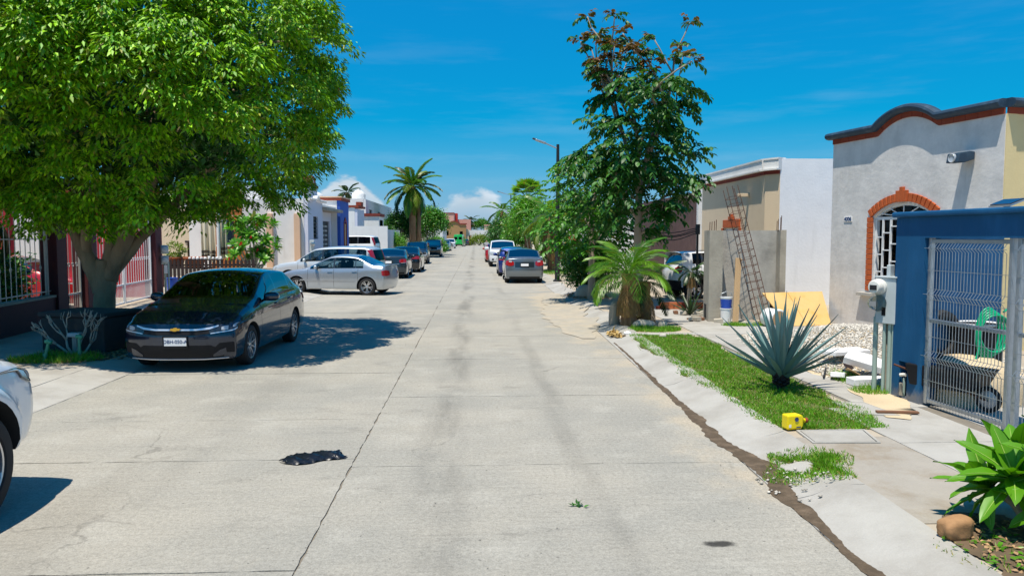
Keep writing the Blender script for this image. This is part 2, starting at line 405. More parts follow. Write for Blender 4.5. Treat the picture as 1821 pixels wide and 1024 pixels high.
leafmat('leaf_palm_dry', (.26, .15, .05), (.36, .24, .10), .2, .7, .25)
leafmat('leaf_frangipani', (.075, .24, .008), (.14, .34, .012), .30, .42, .2)
mat('leaf_vein', (.28, .42, .08), .5, var=.05)
leafmat('leaf_grass', (.10, .29, .008), (.20, .42, .02), .3, .5, .3)
leafmat('leaf_grass_dry', (.36, .30, .10), (.26, .27, .06), .2, .8, .3)
leafmat('leaf_agave', (.085, .19, .19), (.14, .27, .27), .05, .5, .2, odd=.35)
leafmat('flower_white', (.8, .8, .72), (.75, .72, .55), .2, .5, .05, odd=0.)
leafmat('flower_red', (.6, .02, .03), (.7, .05, .04), .2, .5, .1, odd=0.)
glassmat('glass_car', (.14, .18, .19), .38, .08)
glassmat('glass_clear', (.50, .62, .64), .7, .08)
glassmat('glass_dark', (.05, .06, .065), .38, .08)
def paint(name, c, metal=.3, rough=.28): return mat(name, c, rough, metal=metal, var=.015, scale=1.5, coat=1.)
paint('paint_car_navy', (.008, .018, .040), .4, .2)
paint('paint_car_silver', (.46, .50, .54), .7, .3)
paint('paint_car_wagon', (.62, .65, .66), .35, .3)
paint('paint_car_white', (.76, .77, .78), 0, .3)
paint('paint_car_graphite', (.035, .048, .058), .5, .28)
paint('paint_car_black', (.012, .014, .017), .3, .25)
paint('paint_car_grey', (.20, .225, .245), .6, .3)
paint('paint_car_blue', (.01, .03, .20), .3, .25)
paint('paint_car_red', (.42, .008, .012), .1, .28)
paint('paint_car_green', (.01, .42, .07), 0, .3)
paint('paint_car_champagne', (.30, .28, .25), .5, .3)

def weather(name, c, amt=.35, scale=1., stretch=(4., 4., .35), lo=.54, hi=.76, base=None):
    """streaks and fading over a wall finish; base = (colour, height) adds splashed dirt at the foot"""
    nt = M[name].node_tree; b = nt.nodes['Principled BSDF']; src = b.inputs['Base Color'].links[0].from_socket
    tc = node(nt, 'ShaderNodeTexCoord'); v = node(nt, 'ShaderNodeMapping', {'Vector': tc.outputs['Object'], 'Scale': stretch})
    n = node(nt, 'ShaderNodeTexNoise', {'Vector': v.outputs[0], 'Scale': scale, 'Detail': 7., 'Roughness': .62})
    o = mixc(nt, mathn(nt, 'MULTIPLY', ramp(nt, n.outputs['Fac'], lo, hi), amt), src, (*c, 1))
    if base:
        z = node(nt, 'ShaderNodeSeparateXYZ', {0: tc.outputs['Object']}).outputs[2]; n2 = node(nt, 'ShaderNodeTexNoise', {'Vector': tc.outputs['Object'], 'Scale': 5., 'Detail': 8., 'Roughness': .7})
        q = mathn(nt, 'SUBTRACT', z, mathn(nt, 'MULTIPLY', mathn(nt, 'SUBTRACT', n2.outputs['Fac'], .35), base[1] * 2.2))
        o = mixc(nt, mathn(nt, 'MULTIPLY', ramp(nt, q, base[1] * .5, -base[1] * .3), .55), o, (*base[0], 1))
    nt.links.new(o, b.inputs['Base Color'])
weather('plaster_grey', (.40, .39, .37), .45, 1.3, (3., 3., .6)); weather('plaster_white', (.55, .52, .46), .28); weather('plaster_tan', (.46, .36, .25), .35)
weather('plaster_pale', (.62, .63, .64), .35, .8); weather('paint_blue', (.03, .14, .27), .5, 1.2, (3, 3, .5), base=((.30, .25, .18), .22)); weather('concrete_raw', (.22, .20, .16), .4, 1.2); weather('concrete', (.28, .26, .22), .35, 1.2)
weather('plaster_maroon', (.15, .09, .08), .4)
# ---------------------------------------------------------------- ground, road, kerbs, pavements
def road_material():
    m = bpy.data.materials.new('road_concrete'); m.use_nodes = True; nt = m.node_tree; b = nt.nodes['Principled BSDF']
    geo = node(nt, 'ShaderNodeNewGeometry'); P = geo.outputs['Position']
    sep = node(nt, 'ShaderNodeSeparateXYZ', {0: P}); X, Y = sep.outputs[0], sep.outputs[1]
    def nz(scale, stretch=(1, 1, 1), det=6., rough=.6):
        v = node(nt, 'ShaderNodeMapping', {'Vector': P, 'Scale': stretch})
        return node(nt, 'ShaderNodeTexNoise', {'Vector': v.outputs[0], 'Scale': scale, 'Detail': det, 'Roughness': rough}).outputs['Fac']
    c = mixc(nt, ramp(nt, nz(.45), .35, .65), (.300, .288, .252, 1), (.360, .336, .285, 1))
    c = mixc(nt, mathn(nt, 'MULTIPLY', ramp(nt, nz(1.6, (1, 1, 1), 8.), .50, .72), .55), c, (.41, .39, .34, 1))
    # broom streaks across the lane and fine grain
    st = nz(5., (.35, 4.0, 1)); gr = nz(85., det=2.); gr2 = nz(30., det=3.)
    f = mathn(nt, 'ADD', 1.0, mathn(nt, 'MULTIPLY', mathn(nt, 'SUBTRACT', st, .5), .30))
    f = mathn(nt, 'ADD', f, mathn(nt, 'MULTIPLY', mathn(nt, 'SUBTRACT', gr, .5), .85))
    f = mathn(nt, 'ADD', f, mathn(nt, 'MULTIPLY', mathn(nt, 'SUBTRACT', gr2, .5), .75))
    # tyre tracks: wavering dark bands along the street
    wob = mathn(nt, 'MULTIPLY', mathn(nt, 'SUBTRACT', nz(.22, (0, 1, 0), 2.), .5), .45)
    xs = mathn(nt, 'ADD', X, wob)
    def band(x0, w, amt):
        d = mathn(nt, 'ABSOLUTE', mathn(nt, 'SUBTRACT', xs, x0))
        return mathn(nt, 'MULTIPLY', ramp(nt, d, w, w * .15), mathn(nt, 'MULTIPLY', ramp(nt, nz(1.4, (1.2, .22, 1)), .36, .66), amt))
    tr = mathn(nt, 'MAXIMUM', band(-.30, .32, .34), band(.95, .18, .20))
    tr = mathn(nt, 'MAXIMUM', tr, band(-2.9, .6, .14))
    f = mathn(nt, 'MULTIPLY', f, mathn(nt, 'SUBTRACT', 1.0, tr))
    # dark blotches, pits and hairline cracks
    bl = mathn(nt, 'MULTIPLY', ramp(nt, nz(.9, (1, 1.7, 1), 9., .72), .55, .76), .36)
    f = mathn(nt, 'MULTIPLY', f, mathn(nt, 'SUBTRACT', 1.0, bl))
    pit = mathn(nt, 'MULTIPLY', ramp(nt, nz(26., det=2.), .68, .76), .55)
    f = mathn(nt, 'MULTIPLY', f, mathn(nt, 'SUBTRACT', 1.0, pit))
    vo = node(nt, 'ShaderNodeTexVoronoi', {'Vector': node(nt, 'ShaderNodeVectorMath', {0: P, 1: node(nt, 'ShaderNodeVectorMath', {0: node(nt, 'ShaderNodeTexNoise', {'Vector': P, 'Scale': 1.3, 'Detail': 5.}).outputs['Color'], 3: .9}, operation='SCALE').outputs[0]}, operation='ADD').outputs[0], 'Scale': .28}, feature='DISTANCE_TO_EDGE')
    crack = mathn(nt, 'MULTIPLY', ramp(nt, vo.outputs['Distance'], .006, .0), mathn(nt, 'MULTIPLY', ramp(nt, nz(.5), .52, .62), .30))
    f = mathn(nt, 'MULTIPLY', f, mathn(nt, 'SUBTRACT', 1.0, crack))
    # one oily spot
    ds = node(nt, 'ShaderNodeVectorMath', {0: node(nt, 'ShaderNodeVectorMath', {0: P, 1: (1.62, 4.88, 0)}, operation='SUBTRACT').outputs[0], 1: (1., 2.2, 0)}, operation='MULTIPLY')
    dl = node(nt, 'ShaderNodeVectorMath', {0: ds.outputs[0]}, operation='LENGTH').outputs['Value']
    dl = mathn(nt, 'ADD', dl, mathn(nt, 'MULTIPLY', mathn(nt, 'SUBTRACT', nz(14.), .5), .12))
    f = mathn(nt, 'MULTIPLY', f, ramp(nt, dl, .07, .14, .16, 1.))
    # drifted sand towards the right gutter
    sm = mathn(nt, 'ADD', ramp(nt, X, 1.2, 2.7), mathn(nt, 'MULTIPLY', mathn(nt, 'MULTIPLY', ramp(nt, X, .9, 2.2), ramp(nt, Y, 13., 18.)), mathn(nt, 'MULTIPLY', ramp(nt, Y, 30., 22.), .9)))
    sand = mathn(nt, 'MULTIPLY', ramp(nt, mathn(nt, 'ADD', nz(1.1, (1, .7, 1), 8.), mathn(nt, 'MULTIPLY', sm, .24)), .64, .84), .62)
    cc = node(nt, 'ShaderNodeVectorMath', {0: mixc(nt, sand, c, (.46, .385, .28, 1)), 3: f}, operation='SCALE')
    nt.links.new(cc.outputs[0], b.inputs['Base Color']); b.inputs['Roughness'].default_value = .82; b.inputs['Specular IOR Level'].default_value = .3
    bp = node(nt, 'ShaderNodeBump', {'Strength': .6, 'Distance': .012, 'Height': mathn(nt, 'ADD', nz(60., (1, 1.6, 1)), mathn(nt, 'MULTIPLY', pit, -1.))})
    nt.links.new(bp.outputs[0], b.inputs['Normal']); M['road_concrete'] = m
road_material()
mat('ground_earth', (.40, .33, .24), .95, var=.1, scale=.6, bump=.4, bscale=20, world_space=True, c2=(.34, .30, .24), c2amt=.5, c2scale=.3)
mat('joint_dark', (.19, .165, .13), .95, var=.2, scale=8, world_space=True)
def kerbx(y): return 2.36 + .022 * (min(max(y, 2), 24) - 4) + .012 * max(y - 24, 0)          # right gutter line
def leftx(y): return -5.15 - .012 * max(y - 10, 0)

tag(MB().box(-900, 900, -60, 1800, -1.2, -.05).build('ground', 'ground_earth'), kind='structure')
road = tag(MB().box(-6.2, 6.0, -6, 185, -.30, -.010).build('road', 'joint_dark'), 'pale concrete street laid in slabs', kind='structure')
def jag(a, b, n, amp):
    pts = []
    for i in range(n + 1):
        u = i / n; j = (0 if i in (0, n) else random.uniform(-amp, amp))
        dx, dy = b[0] - a[0], b[1] - a[1]; l = math.hypot(dx, dy)
        pts.append((a[0] + dx * u - dy / l * j, a[1] + dy * u + dx / l * j))
    return pts[:-1]
def slab(name, c4, z, parent, m, amp=.004, n=14, th=.05):
    loop = []
    for i in range(4): loop += jag(c4[i], c4[(i + 1) % 4], n, amp)
    dz = random.uniform(-.0015, .0015)
    return MB().poly([loop], lambda a, b, d: (a, b, d), z + dz, z + dz - th).build(name, m, parent)
g_ = .006
ys = [-5., -2.2, .8, 3.75, 6.7, 9.65, 12.6, 15.5, 18.5, 21.5, 24.5, 27.5, 31, 35, 39, 43, 48, 54, 61, 70, 82, 100, 125, 184]
for a, b in zip(ys[:-1], ys[1:]):
    n = 26 if a < 12 else 8
    slab('slab', [(-1.115 + g_, a + g_), (kerbx(a) - g_, a + g_), (kerbx(b) - g_, b - g_), (-1.115 + g_, b - g_)], 0, road, 'road_concrete', .009, n)
ys = [-5., -1.4, 1.6, 4.6, 6.95, 8.5, 11.4, 14.4, 17.5, 20.5, 23.6, 26.8, 30.5, 34.5, 39, 44, 50, 57, 66, 78, 95, 120, 184]
for a, b in zip(ys[:-1], ys[1:]):
    n = 26 if a < 12 else 8
    slab('slab', [(leftx(a) + g_, a + g_), (-1.115 - g_, a + g_), (-1.115 - g_, b - g_), (leftx(b) + g_, b - g_)], 0, road, 'road_concrete', .009, n)

# right kerb: rolled concrete, cast in lengths
kerb = tag(MB().box(2.2, 3.2, -6, -5.9, -.3, -.02).build('kerb', 'concrete_light'), 'rolled concrete kerb with gutter along the right of the street', kind='structure')
PROF = [(0, .0), (.10, .004), (.22, .030), (.36, .085), (.46, .108), (.56, .112), (.64, .112)]
PLOW = [(0, .0), (.10, .003), (.22, .016), (.36, .040), (.46, .062), (.56, .085), (.64, .110)]
def kerb_len(y0, y1, prof, fx=kerbx, sgn=1, m='concrete_light', parent=kerb, name='kerb_length', wav=.0, prof2=None):
    n = max(2, int((y1 - y0) / .25)); b = MB(); k = len(prof); vs = []
    for i in range(n + 1):
        y = y0 + .004 + (y1 - y0 - .008) * i / n; w = wav * math.sin(y * 2.1) + random.uniform(-.004, .004)
        pf = prof if prof2 is None else [(a[0], a[1] + (b_[1] - a[1]) * i / n) for a, b_ in zip(prof, prof2)]
        for j, (o, z) in enumerate(pf):
            vs.append((fx(y) + sgn * (.008 + o + (random.uniform(-.008, .008) if 0 < j < k - 1 else 0)), y, z + (w * z / .1 if j else 0) + (0 if j == 0 else random.uniform(-.0025, .0025))))
        vs.append((fx(y) + sgn * (.008 + prof[-1][0]), y, -.15)); vs.append((fx(y) + sgn * .008, y, -.15))
    q = k + 2
    fs = [(i * q + j, i * q + (j + 1) % q, (i + 1) * q + (j + 1) % q, (i + 1) * q + j) for i in range(n) for j in range(q)]
    fs += [tuple(range(q)), tuple(n * q + j for j in range(q))]
    return b.add(vs, fs).build(name, m, parent, smooth=40)
for y0, y1, pr, wv in [(-4, .5, PROF, 0), (.5, 3.4, PROF, 0), (3.4, 5.7, PROF, 0), (6.05, 7.35, PLOW, 0), (7.8, 10.2, PROF, 0), (10.2, 12.9, PROF, 0), (12.9, 15.2, PROF, 0)]:
    kerb_len(y0, y1, pr, wav=wv)
kerb_len(5.7, 6.05, PROF, prof2=PLOW); kerb_len(7.35, 7.8, PLOW, prof2=PROF)
y = 15.2
while y < 60:
    kerb_len(y, y + 2.8, PROF, wav=.035 if 16 < y < 30 else .01); y += 2.8
kerb_len(60, 180, PROF)
kerb2 = tag(MB().box(-6.2, -5.2, -6, -5.9, -.3, -.02).build('kerb', 'concrete_light'), 'low concrete kerb along the left of the street', kind='structure')
PL = [(0, 0), (.12, .01), (.3, .035), (.5, .065), (.7, .078)]
y = -5
while y < 44:
    kerb_len(y, y + 3.5, PL, leftx, -1, parent=kerb2); y += 3.5
kerb_len(44, 180, PL, leftx, -1, parent=kerb2)

# raised ground behind the kerbs
def strip(name, xa, xb, y0, y1, z, m, n=60, parent=None, th=.5):
    b = MB(); vs = []
    for i in range(n + 1):
        y = y0 + (y1 - y0) * i / n
        vs += [(xa(y), y, z), (xb(y), y, z), (xb(y), y, z - th), (xa(y), y, z - th)]
    fs = [(i * 4 + j, i * 4 + (j + 1) % 4, (i + 1) * 4 + (j + 1) % 4, (i + 1) * 4 + j) for i in range(n) for j in range(4)]
    fs += [(0, 1, 2, 3), (n * 4, n * 4 + 1, n * 4 + 2, n * 4 + 3)]
    return b.add(vs, fs).build(name, m, parent)
mat('verge_earth', (.42, .36, .28), .95, var=.10, scale=1.2, bump=.4, bscale=30, world_space=True, c2=(.33, .27, .20), c2amt=.56, c2scale=.8, grain=.06)
tag(strip('verge', lambda y: kerbx(y) + .63, lambda y: 40, -6, 185, .098, 'verge_earth', 120), kind='structure')
tag(strip('verge', lambda y: -60, lambda y: leftx(y) - .68, -6, 185, .066, 'verge_earth', 120), kind='structure')
mat('concrete_worn', (.34, .31, .265), .92, var=.08, scale=3, bump=.4, bscale=26, c2=(.25, .20, .14), c2amt=.60, c2scale=1.9, grain=.06, world_space=True)
walk = tag(strip('pavement', lambda y: 4.36, lambda y: 5.3, -4, 15.2, .0985, 'joint_dark', 8, th=.1), 'concrete pavement along the right hand fences', kind='structure')
def pslab(x0, x1, y0, y1, z=.112, m='concrete_light', parent=walk, skew=0.):
    return slab('slab', [(x0 + .006, y0 + .006), (x1 - .006, y0 + .006 + skew), (x1 - .006, y1 - .006 + skew), (x0 + .006, y1 - .006)], z, parent, m, .005, 10, .03)
# the sidewalk narrows and turns: slabs near the gate are laid on a slant as in the photograph
pslab(3.98, 5.02, 6.85, 8.3, skew=.0); pslab(3.98, 5.02, 5.3, 6.85); pslab(3.98, 5.0, 3.6, 5.3); pslab(3.98, 5.0, 1., 3.6)
for y in (8.3, 9.9, 11.5, 13.1): pslab(4.40, 5.15, y, y + 1.6)
slab('slab', [(4.40, 14.72), (7.2, 14.72), (7.2, 16.3), (4.45, 16.9)], .112, walk, 'concrete_light', .005, 10, .03)
slab('slab', [(3.05, 14.74), (4.39, 14.74), (4.39, 15.06), (3.07, 15.06)], .112, walk, 'concrete_light', .006, 10, .03)
slab('slab', [(4.4, 16.95), (6.2, 16.35), (6.4, 21.2), (4.4, 21.2)], .110, walk, 'concrete_light', .006, 10, .03)
# cracked apron between kerb and pavement
apron = tag(strip('apron', lambda y: kerbx(y) + .64, lambda y: 3.985, 4.9, 7.1, .106, 'concrete_worn', 20, th=.06), 'worn cracked concrete apron', kind='structure')
# driveway behind the gate
tag(MB().poly([[(5.02, 2.), (14, 2.), (14, 12.0), (6.9, 9.9), (5.25, 8.95)]], lambda a, b, d: (a, b, d), .107, .0).build('driveway', 'concrete_light'), kind='structure')
# left: driveways and footpath
lw = tag(strip('pavement', lambda y: leftx(y) - 3.9, lambda y: leftx(y) - 2.2, -4, 40, .0695, 'joint_dark', 20, th=.1), 'concrete footpath along the left hand fences', kind='structure')
y = -4
while y < 38:
    slab('slab', [(leftx(y) - 3.88, y + .006), (leftx(y) - 2.2, y + .006), (leftx(y) - 2.2, y + 2.9), (leftx(y) - 3.88, y + 2.9)], .079, lw, 'concrete_light', .004, 8, .03); y += 2.95
for a, b in ((-4, 11.7), (17.4, 24), (25.5, 31), (33, 44)):
    tag(strip('driveway', lambda y: leftx(y) - 2.19, lambda y: leftx(y) - .66, a, b, .080, 'concrete_light', 10, th=.05), kind='structure')
# hand-hole covers in the verge
def cover(name, c4, z, label):
    o = thing(name, label, 'cover'); x = np.mean([p[0] for p in c4]); yy = np.mean([p[1] for p in c4])
    o.location = (x, yy, 0)
    inner = [(x + (p[0] - x) * .93 - x, yy + (p[1] - yy) * .91 - yy) for p in c4]; outer = [(p[0] - x, p[1] - yy) for p in c4]
    MB().poly([outer, inner], lambda a, b, d: (a, b, d), z, z - .05).build('frame', 'concrete', o)
    lid = [(p[0] * .965, p[1] * .96) for p in inner]
    MB().poly([lid], lambda a, b, d: (a, b, d), z - .001, z - .045).build('lid', 'concrete_light', o)
    return o
cover('utility_cover', [(3.16, 6.88), (3.80, 6.85), (3.90, 7.34), (3.20, 7.34)], .118, 'flush concrete utility cover beside the yellow jug')
cover('utility_cover', [(4.20, 7.95), (4.58, 7.86), (4.52, 8.55), (4.15, 8.6)], .122, 'slanted thin concrete cover on the sandy pavement before the meter post')
# mud in the gutter, drifted sand, stains
def ribbon(name, pts, m, z, jit=.03, n=8, zfun=None, fq=9.):
    """irregular flat patch along a centre line of (x,y,half width)"""
    P = []
    for (a, b) in zip(pts[:-1], pts[1:]):
        for i in range(n): P.append([a[k] + (b[k] - a[k]) * i / n for k in range(3)])
    P.append(list(pts[-1])); vs = []
    for i, (x, y, w) in enumerate(P):
        a = P[max(i - 1, 0)]; b = P[min(i + 1, len(P) - 1)]; dx, dy = b[0] - a[0], b[1] - a[1]; l = math.hypot(dx, dy) or 1
        nx, ny = -dy / l, dx / l
        for s in (1, .35, -.35, -1):
            q_ = y * fq + x * fq * .8 + s * 2.6
            ww = w * s * (1 + .85 * mn.noise(Vector((x * fq * .25, y * fq * .25, s * 3.1))) + .45 * mn.noise(Vector((x * fq, y * fq, s * 5.3)))) + (random.uniform(-jit, jit) * .35 if abs(s) == 1 else 0)
            px, py = x + nx * ww, y + ny * ww
            vs.append((px, py, (zfun(px, py) if zfun else 0) + z + (.002 if abs(s) < 1 else 0)))
    fs = [(i * 4 + j, i * 4 + j + 1, i * 4 + 5 + j, i * 4 + 4 + j) for i in range(len(P) - 1) for j in range(3)]
    return MB().add(vs, fs).build(name, m, smooth=True)
def kz(x, y):
    o = x - kerbx(y); return float(np.interp(o, [p[0] for p in PROF], [p[1] for p in PROF])) if 6.05 > y or y > 7.7 else float(np.interp(o, [p[0] for p in PLOW], [p[1] for p in PLOW]))
mp = [(2.38, 3.6, .03), (2.41, 4.4, .045), (2.42, 5.0, .04), (2.45, 5.6, .06), (2.49, 6.15, .085), (2.52, 6.5, .13), (2.47, 7.0, .08), (2.45, 7.6, .065), (2.48, 8.1, .06), (2.50, 9.0, .05), (2.53, 10.2, .042), (2.57, 11.4, .03), (2.62, 12.8, .024), (2.66, 14.4, .012)]
tag(ribbon('gutter_mud', mp, 'mud', .003, .012, 26, kz), 'dark damp mud lying along the right gutter', 'mud', kind='stuff')
mat('sand_thin', (.44, .375, .28), .95, var=.1, scale=5, bump=.4, bscale=50, c2=(.36, .33, .275), c2amt=.48, c2scale=1.5, world_space=True)
tag(ribbon('sand_drift', [(2.25, 15.0, .15), (2.35, 16.5, .42), (2.35, 19, .62), (2.42, 22, .55), (2.6, 25, .35), (2.75, 27, .12)], 'sand_thin', .010, .015, 30, lambda x, y: max(0, kz(x, y)), 1.6), 'pale sand drifted against the kerb past the palm', 'sand', kind='stuff')
tag(ribbon('sand_spill', [(4.5, 7.75, .1), (4.75, 8.15, .28), (4.85, 8.7, .3), (4.9, 9.3, .2)], 'sand', .119, .008, 30, None, 3.0), 'sand spilled on pavement round the meter post', 'sand', kind='stuff')
def dust(name, c, n, s, m, label):
    V = []; b = MB()
    for _ in range(n):
        a = random.uniform(0, 6.28); r = s * math.sqrt(random.random()); q = random.uniform(.012, .03)
        b.obox((c[0] + r * math.cos(a), c[1] + r * math.sin(a) * 1.4, c[2] + q * .3), (q * 1.6, q, q * .6), (0, 0, random.uniform(0, 6)))
    return tag(b.build(name, m), label, 'debris', kind='stuff')
# ---------------------------------------------------------------- right hand houses
def arc(x0, x1, z0, h, n=14):
    """circular arc from (x0,z0) to (x1,z0) rising h"""
    c = (x1 - x0) / 2; r = (c * c + h * h) / (2 * h); cx, cz = (x0 + x1) / 2, z0 + h - r; a0 = math.asin(c / r)
    return [(cx + r * math.sin(a), cz + r * math.cos(a)) for a in np.linspace(-a0, a0, n)]
F3 = lambda a, b, d: (a, d, b)
def wallpoly(outer, holes, t, name, m, parent, y0=0., **k):
    return MB().poly([outer] + holes, F3, y0, y0 + t).build(name, m, parent, **k)
rect = lambda x0, x1, z0, z1: [(x0, z0), (x1, z0), (x1, z1), (x0, z1)]
H1 = thing('house', 'grey plastered house with arched brick window and slate cornice', 'house', (7.94, 16.66, 0), -79.2)
W_ = 4.42
pp = [(0, 4.07), (1.40, 4.07)] + arc(1.46, 2.96, 4.10, .24, 16) + [(3.02, 4.07), (W_, 4.07)]
win = [(1.36, .93), (2.96, .93), (2.96, 2.44)] + arc(1.36, 2.96, 2.44, .25, 16)[::-1][1:-1] + [(1.36, 2.44)]
wallpoly([(0, -.2), (W_, -.2)] + pp[::-1], [win], .22, 'front_wall', 'plaster_grey', H1)
MB().box(.002, .22, .222, 7.8, -.2, 4.05).build('side_wall', 'plaster_grey', H1)
MB().box(W_ - .22, W_ + .0, .222, 7.8, -.2, 4.07).build('side_wall', 'plaster_yellow', H1)
MB().box(W_ - .05, W_ + .02, .012, .223, -.2, 4.07).build('corner_return', 'plaster_yellow', H1)
MB().box(.23, W_ - .23, .23, 7.7, 3.6, 3.75).build('roof', 'concrete', H1)
CP = [(-.03, .005), (.06, .0), (.12, .015), (.155, .045), (.165, .085), (.145, .125), (.08, .15), (-.03, .15)]
corn = [(p[0], p[1] + .10) for p in pp]; corn[0] = (-.10, corn[0][1]); corn[-1] = (W_ + .0, corn[-1][1])
MB().sweep(corn, CP).build('cornice', 'paint_slate', H1, smooth=40)
sc_ = MB().sweep([(0, 4.17), (7.8, 4.17)], CP).build('cornice', 'paint_slate', H1, smooth=40, loc=(W_ + .02, .0, 0), rot=(0, 0, R(90)))
# terracotta band under the cornice, tile by tile
def along(path, d):
    acc = 0
    for a, b in zip(path[:-1], path[1:]):
        l = math.dist(a, b)
        if acc + l >= d: u = (d - acc) / l; return (a[0] + (b[0] - a[0]) * u, a[1] + (b[1] - a[1]) * u)
        acc += l
    return path[-1]
tot = sum(math.dist(a, b) for a, b in zip(pp[:-1], pp[1:])); nb = 17
for i in range(nb):
    d0, d1 = tot * i / nb + .005, tot * (i + 1) / nb - .005
    MB().sweep([along(pp, d0 + (d1 - d0) * k / 4) for k in range(5)], [(.0, 0), (.028, 0), (.028, .112), (.0, .112)]).build('band_tile', 'terracotta', H1)
for i in range(8):
    MB().box(W_ + .003, W_ + .03, .02 + i * .4, .41 + i * .4, 4.07, 4.18).build('band_tile', 'terracotta', H1)
# brick window surround
bme = MB().box(-.08, .08, -.035, .10, -.05, .05).mesh('brick', bevel=.006)
for s, x in ((0, 1.275), (1, 3.045)):
    for i in range(14):
        o = link('brick', bme, 'brick', H1, (x, 0, .975 + i * .1085)); o.rotation_euler = (0, random.uniform(-.02, .02), 0)
ai = arc(1.30, 3.02, 2.46, .30, 60)
vme = MB().box(-.048, .048, -.04, .10, -.0, .16).mesh('brick', bevel=.006)
nA = 17; tota = sum(math.dist(a, b) for a, b in zip(ai[:-1], ai[1:]))
for i in range(nA):
    p = along(ai, tota * (i + .5) / nA); q = along(ai, tota * (i + .55) / nA); an = math.atan2(q[1] - p[1], q[0] - p[0])
    link('brick', vme, 'brick', H1, (p[0], 0, p[1] - .03), (0, -an, 0))
for dx, h in ((-.10, .20), (0, .27), (.10, .20)):
    MB().box(2.16 + dx - .047, 2.16 + dx + .047, -.055, .08, 2.72, 2.74 + h).build('brick', 'brick', H1, bevel=.006)
# window: glass, white grille with offset panes, fan light
wroot = MB().poly([win, [(1.40, .98), (2.92, .98), (2.92, 2.38), (1.40, 2.38)], arc(1.42, 2.90, 2.44, .21, 14)], F3, .05, .12).build('window', 'steel_white', H1)
wallpoly([(1.38, .95), (2.94, .95), (2.94, 2.44)] + arc(1.38, 2.94, 2.44, .24, 14)[::-1], [], .008, 'glass', 'glass_dark', wroot, .13)
wallpoly([(1.3, .9), (3.0, .9), (3.0, 2.8), (1.3, 2.8)], [], .01, 'dark_room', 'interior_dark', wroot, .9)
for x in np.linspace(1.42, 2.9, 12): MB().box(x - .05, x + .05, .32 + .04 * math.sin(x * 40), .35 + .04 * math.sin(x * 40), .95, 2.4).build('curtain_fold', 'cloth_cream' if x < 1.7 or x > 2.6 else 'seat_grey', wroot)
vx = np.linspace(1.40, 2.92, 8)
for i, x in enumerate(vx[1:-1]): MB().box(x - .013, x + .013, .005, .045, .98, 2.38).build('mullion', 'steel_white', wroot)
for i in range(7):
    for k in range(4):
        z = .98 + .35 * (k + (.25 if i % 3 == 1 else (.62 if i % 3 == 2 else 0.)))
        if .99 < z < 2.36: MB().box(vx[i] + .013, vx[i + 1] - .013, .008, .042, z - .012, z + .012).build('glazing_bar', 'steel_white', wroot)
for k in range(5):
    an = math.pi * (k + .5) / 5.; ln = .20 if k == 2 else .42
    MB().tube([(2.16 + .08 * math.cos(an), .03, 2.44 + .02), (2.16 + ln * .6 * math.cos(an) * 1.5, .03, 2.44 + .11 * math.sin(an)), (2.16 + math.cos(an) * .66, .03, 2.44 + .21 * math.sin(an) * .98)], .011, 6).build('fan_bar', 'steel_white', wroot)
MB().box(1.04, 3.24, -.13, .05, .815, .885).build('sill', 'concrete', H1, bevel=.008)
# number plate and lamp
npl = MB().box(.44, .70, -.015, .001, 2.36, 2.47).build('number_plate', 'plaster_white', H1, bevel=.003)
text_mesh('numerals', '4006', .115, 'print_navy', npl, (.57, -.017, 2.415), (R(90), 0, 0), .002, bold=.003)
lmp = thing('wall_lamp', 'blue grey floodlight with round lens on the grey house wall', 'lamp', (8.62, 13.0, 3.42), -79.2)
MB().box(-.13, .13, -.022, -.0, -.02, .13).build('bracket', 'paint_slate', lmp, bevel=.006, loc=(0, .04, 0))
bd = MB().poly([[(-.36, -.10), (-.33, .06), (-.1, .10), (.0, .09), (.0, -.04), (-.2, -.10)]], lambda a, b, d: (d, a, b), -.13, .13).build('housing', 'paint_slate', lmp, bevel=.012)
MB().lathe([(.001, .0), (.055, .0), (.07, .012), (.08, .0), (.08, -.03)], 20, axis='y').build('lens', 'lamp_clear', lmp, smooth=40, loc=(0.0, -.362, -.02), rot=(0, 0, R(180)))
for k, pts in enumerate([[(4.46, 1.2, 3.0), (4.50, .9, 2.6), (4.47, .55, 2.3), (4.44, .2, 2.05), (4.30, -.015, 1.95)], [(4.46, 1.25, 2.9), (4.52, 1.0, 2.5), (4.50, .8, 2.2), (4.46, .7, 1.95)]]):
    tag(MB().tube(smoothline(pts, 2), .009, 5).build('cable', 'steel_black', H1), 'loose black cable on the yellow side')

# ---- blue fence with galvanised gate
B1 = thing('fence_wall', 'deep blue garden wall with a gateway before the grey house', 'wall', (5.08, 8.85, .10), -85.6)
wallpoly([(-.10, -.15), (.42, -.15), (.42, 1.93), (3.6, 1.93), (3.6, 2.17), (-.10, 2.17)], [rect(.03, .19, .03, .46)], .20, 'wall', 'paint_blue', B1)
MB().box(-.14, 3.64, -.05, .25, 2.172, 2.235).build('coping', 'paint_blue', B1, bevel=.02)
MB().box(-.2, .0, .0, 1.85, -.15, 2.165).build('return_wall', 'paint_blue', B1, loc=(.10, .203, 0), rot=(0, 0, R(24)))
MB().box(-.24, .04, .06, 1.9, 2.167, 2.23).build('coping', 'paint_blue', B1, bevel=.02, loc=(.10, .203, 0), rot=(0, 0, R(24)))
MB().box(.015, .20, .16, .199, .02, .48).build('niche_back', 'interior_dark', B1)
tap = thing('garden_tap', 'small white tap on pipe in the blue wall niche', 'tap', (5.12, 8.76, .10), -85.6)
MB().tube([(0, 0, 0), (0, 0, .26)], .014, 8).build('pipe', 'pvc_green', tap); MB().tube([(-.04, -.03, .29), (.0, 0, .30), (.03, .0, .30)], .02, 8).build('valve', 'meter_white', tap); MB().box(-.02, .02, -.05, -.03, .05, .20).build('spout', 'concrete_raw', tap)
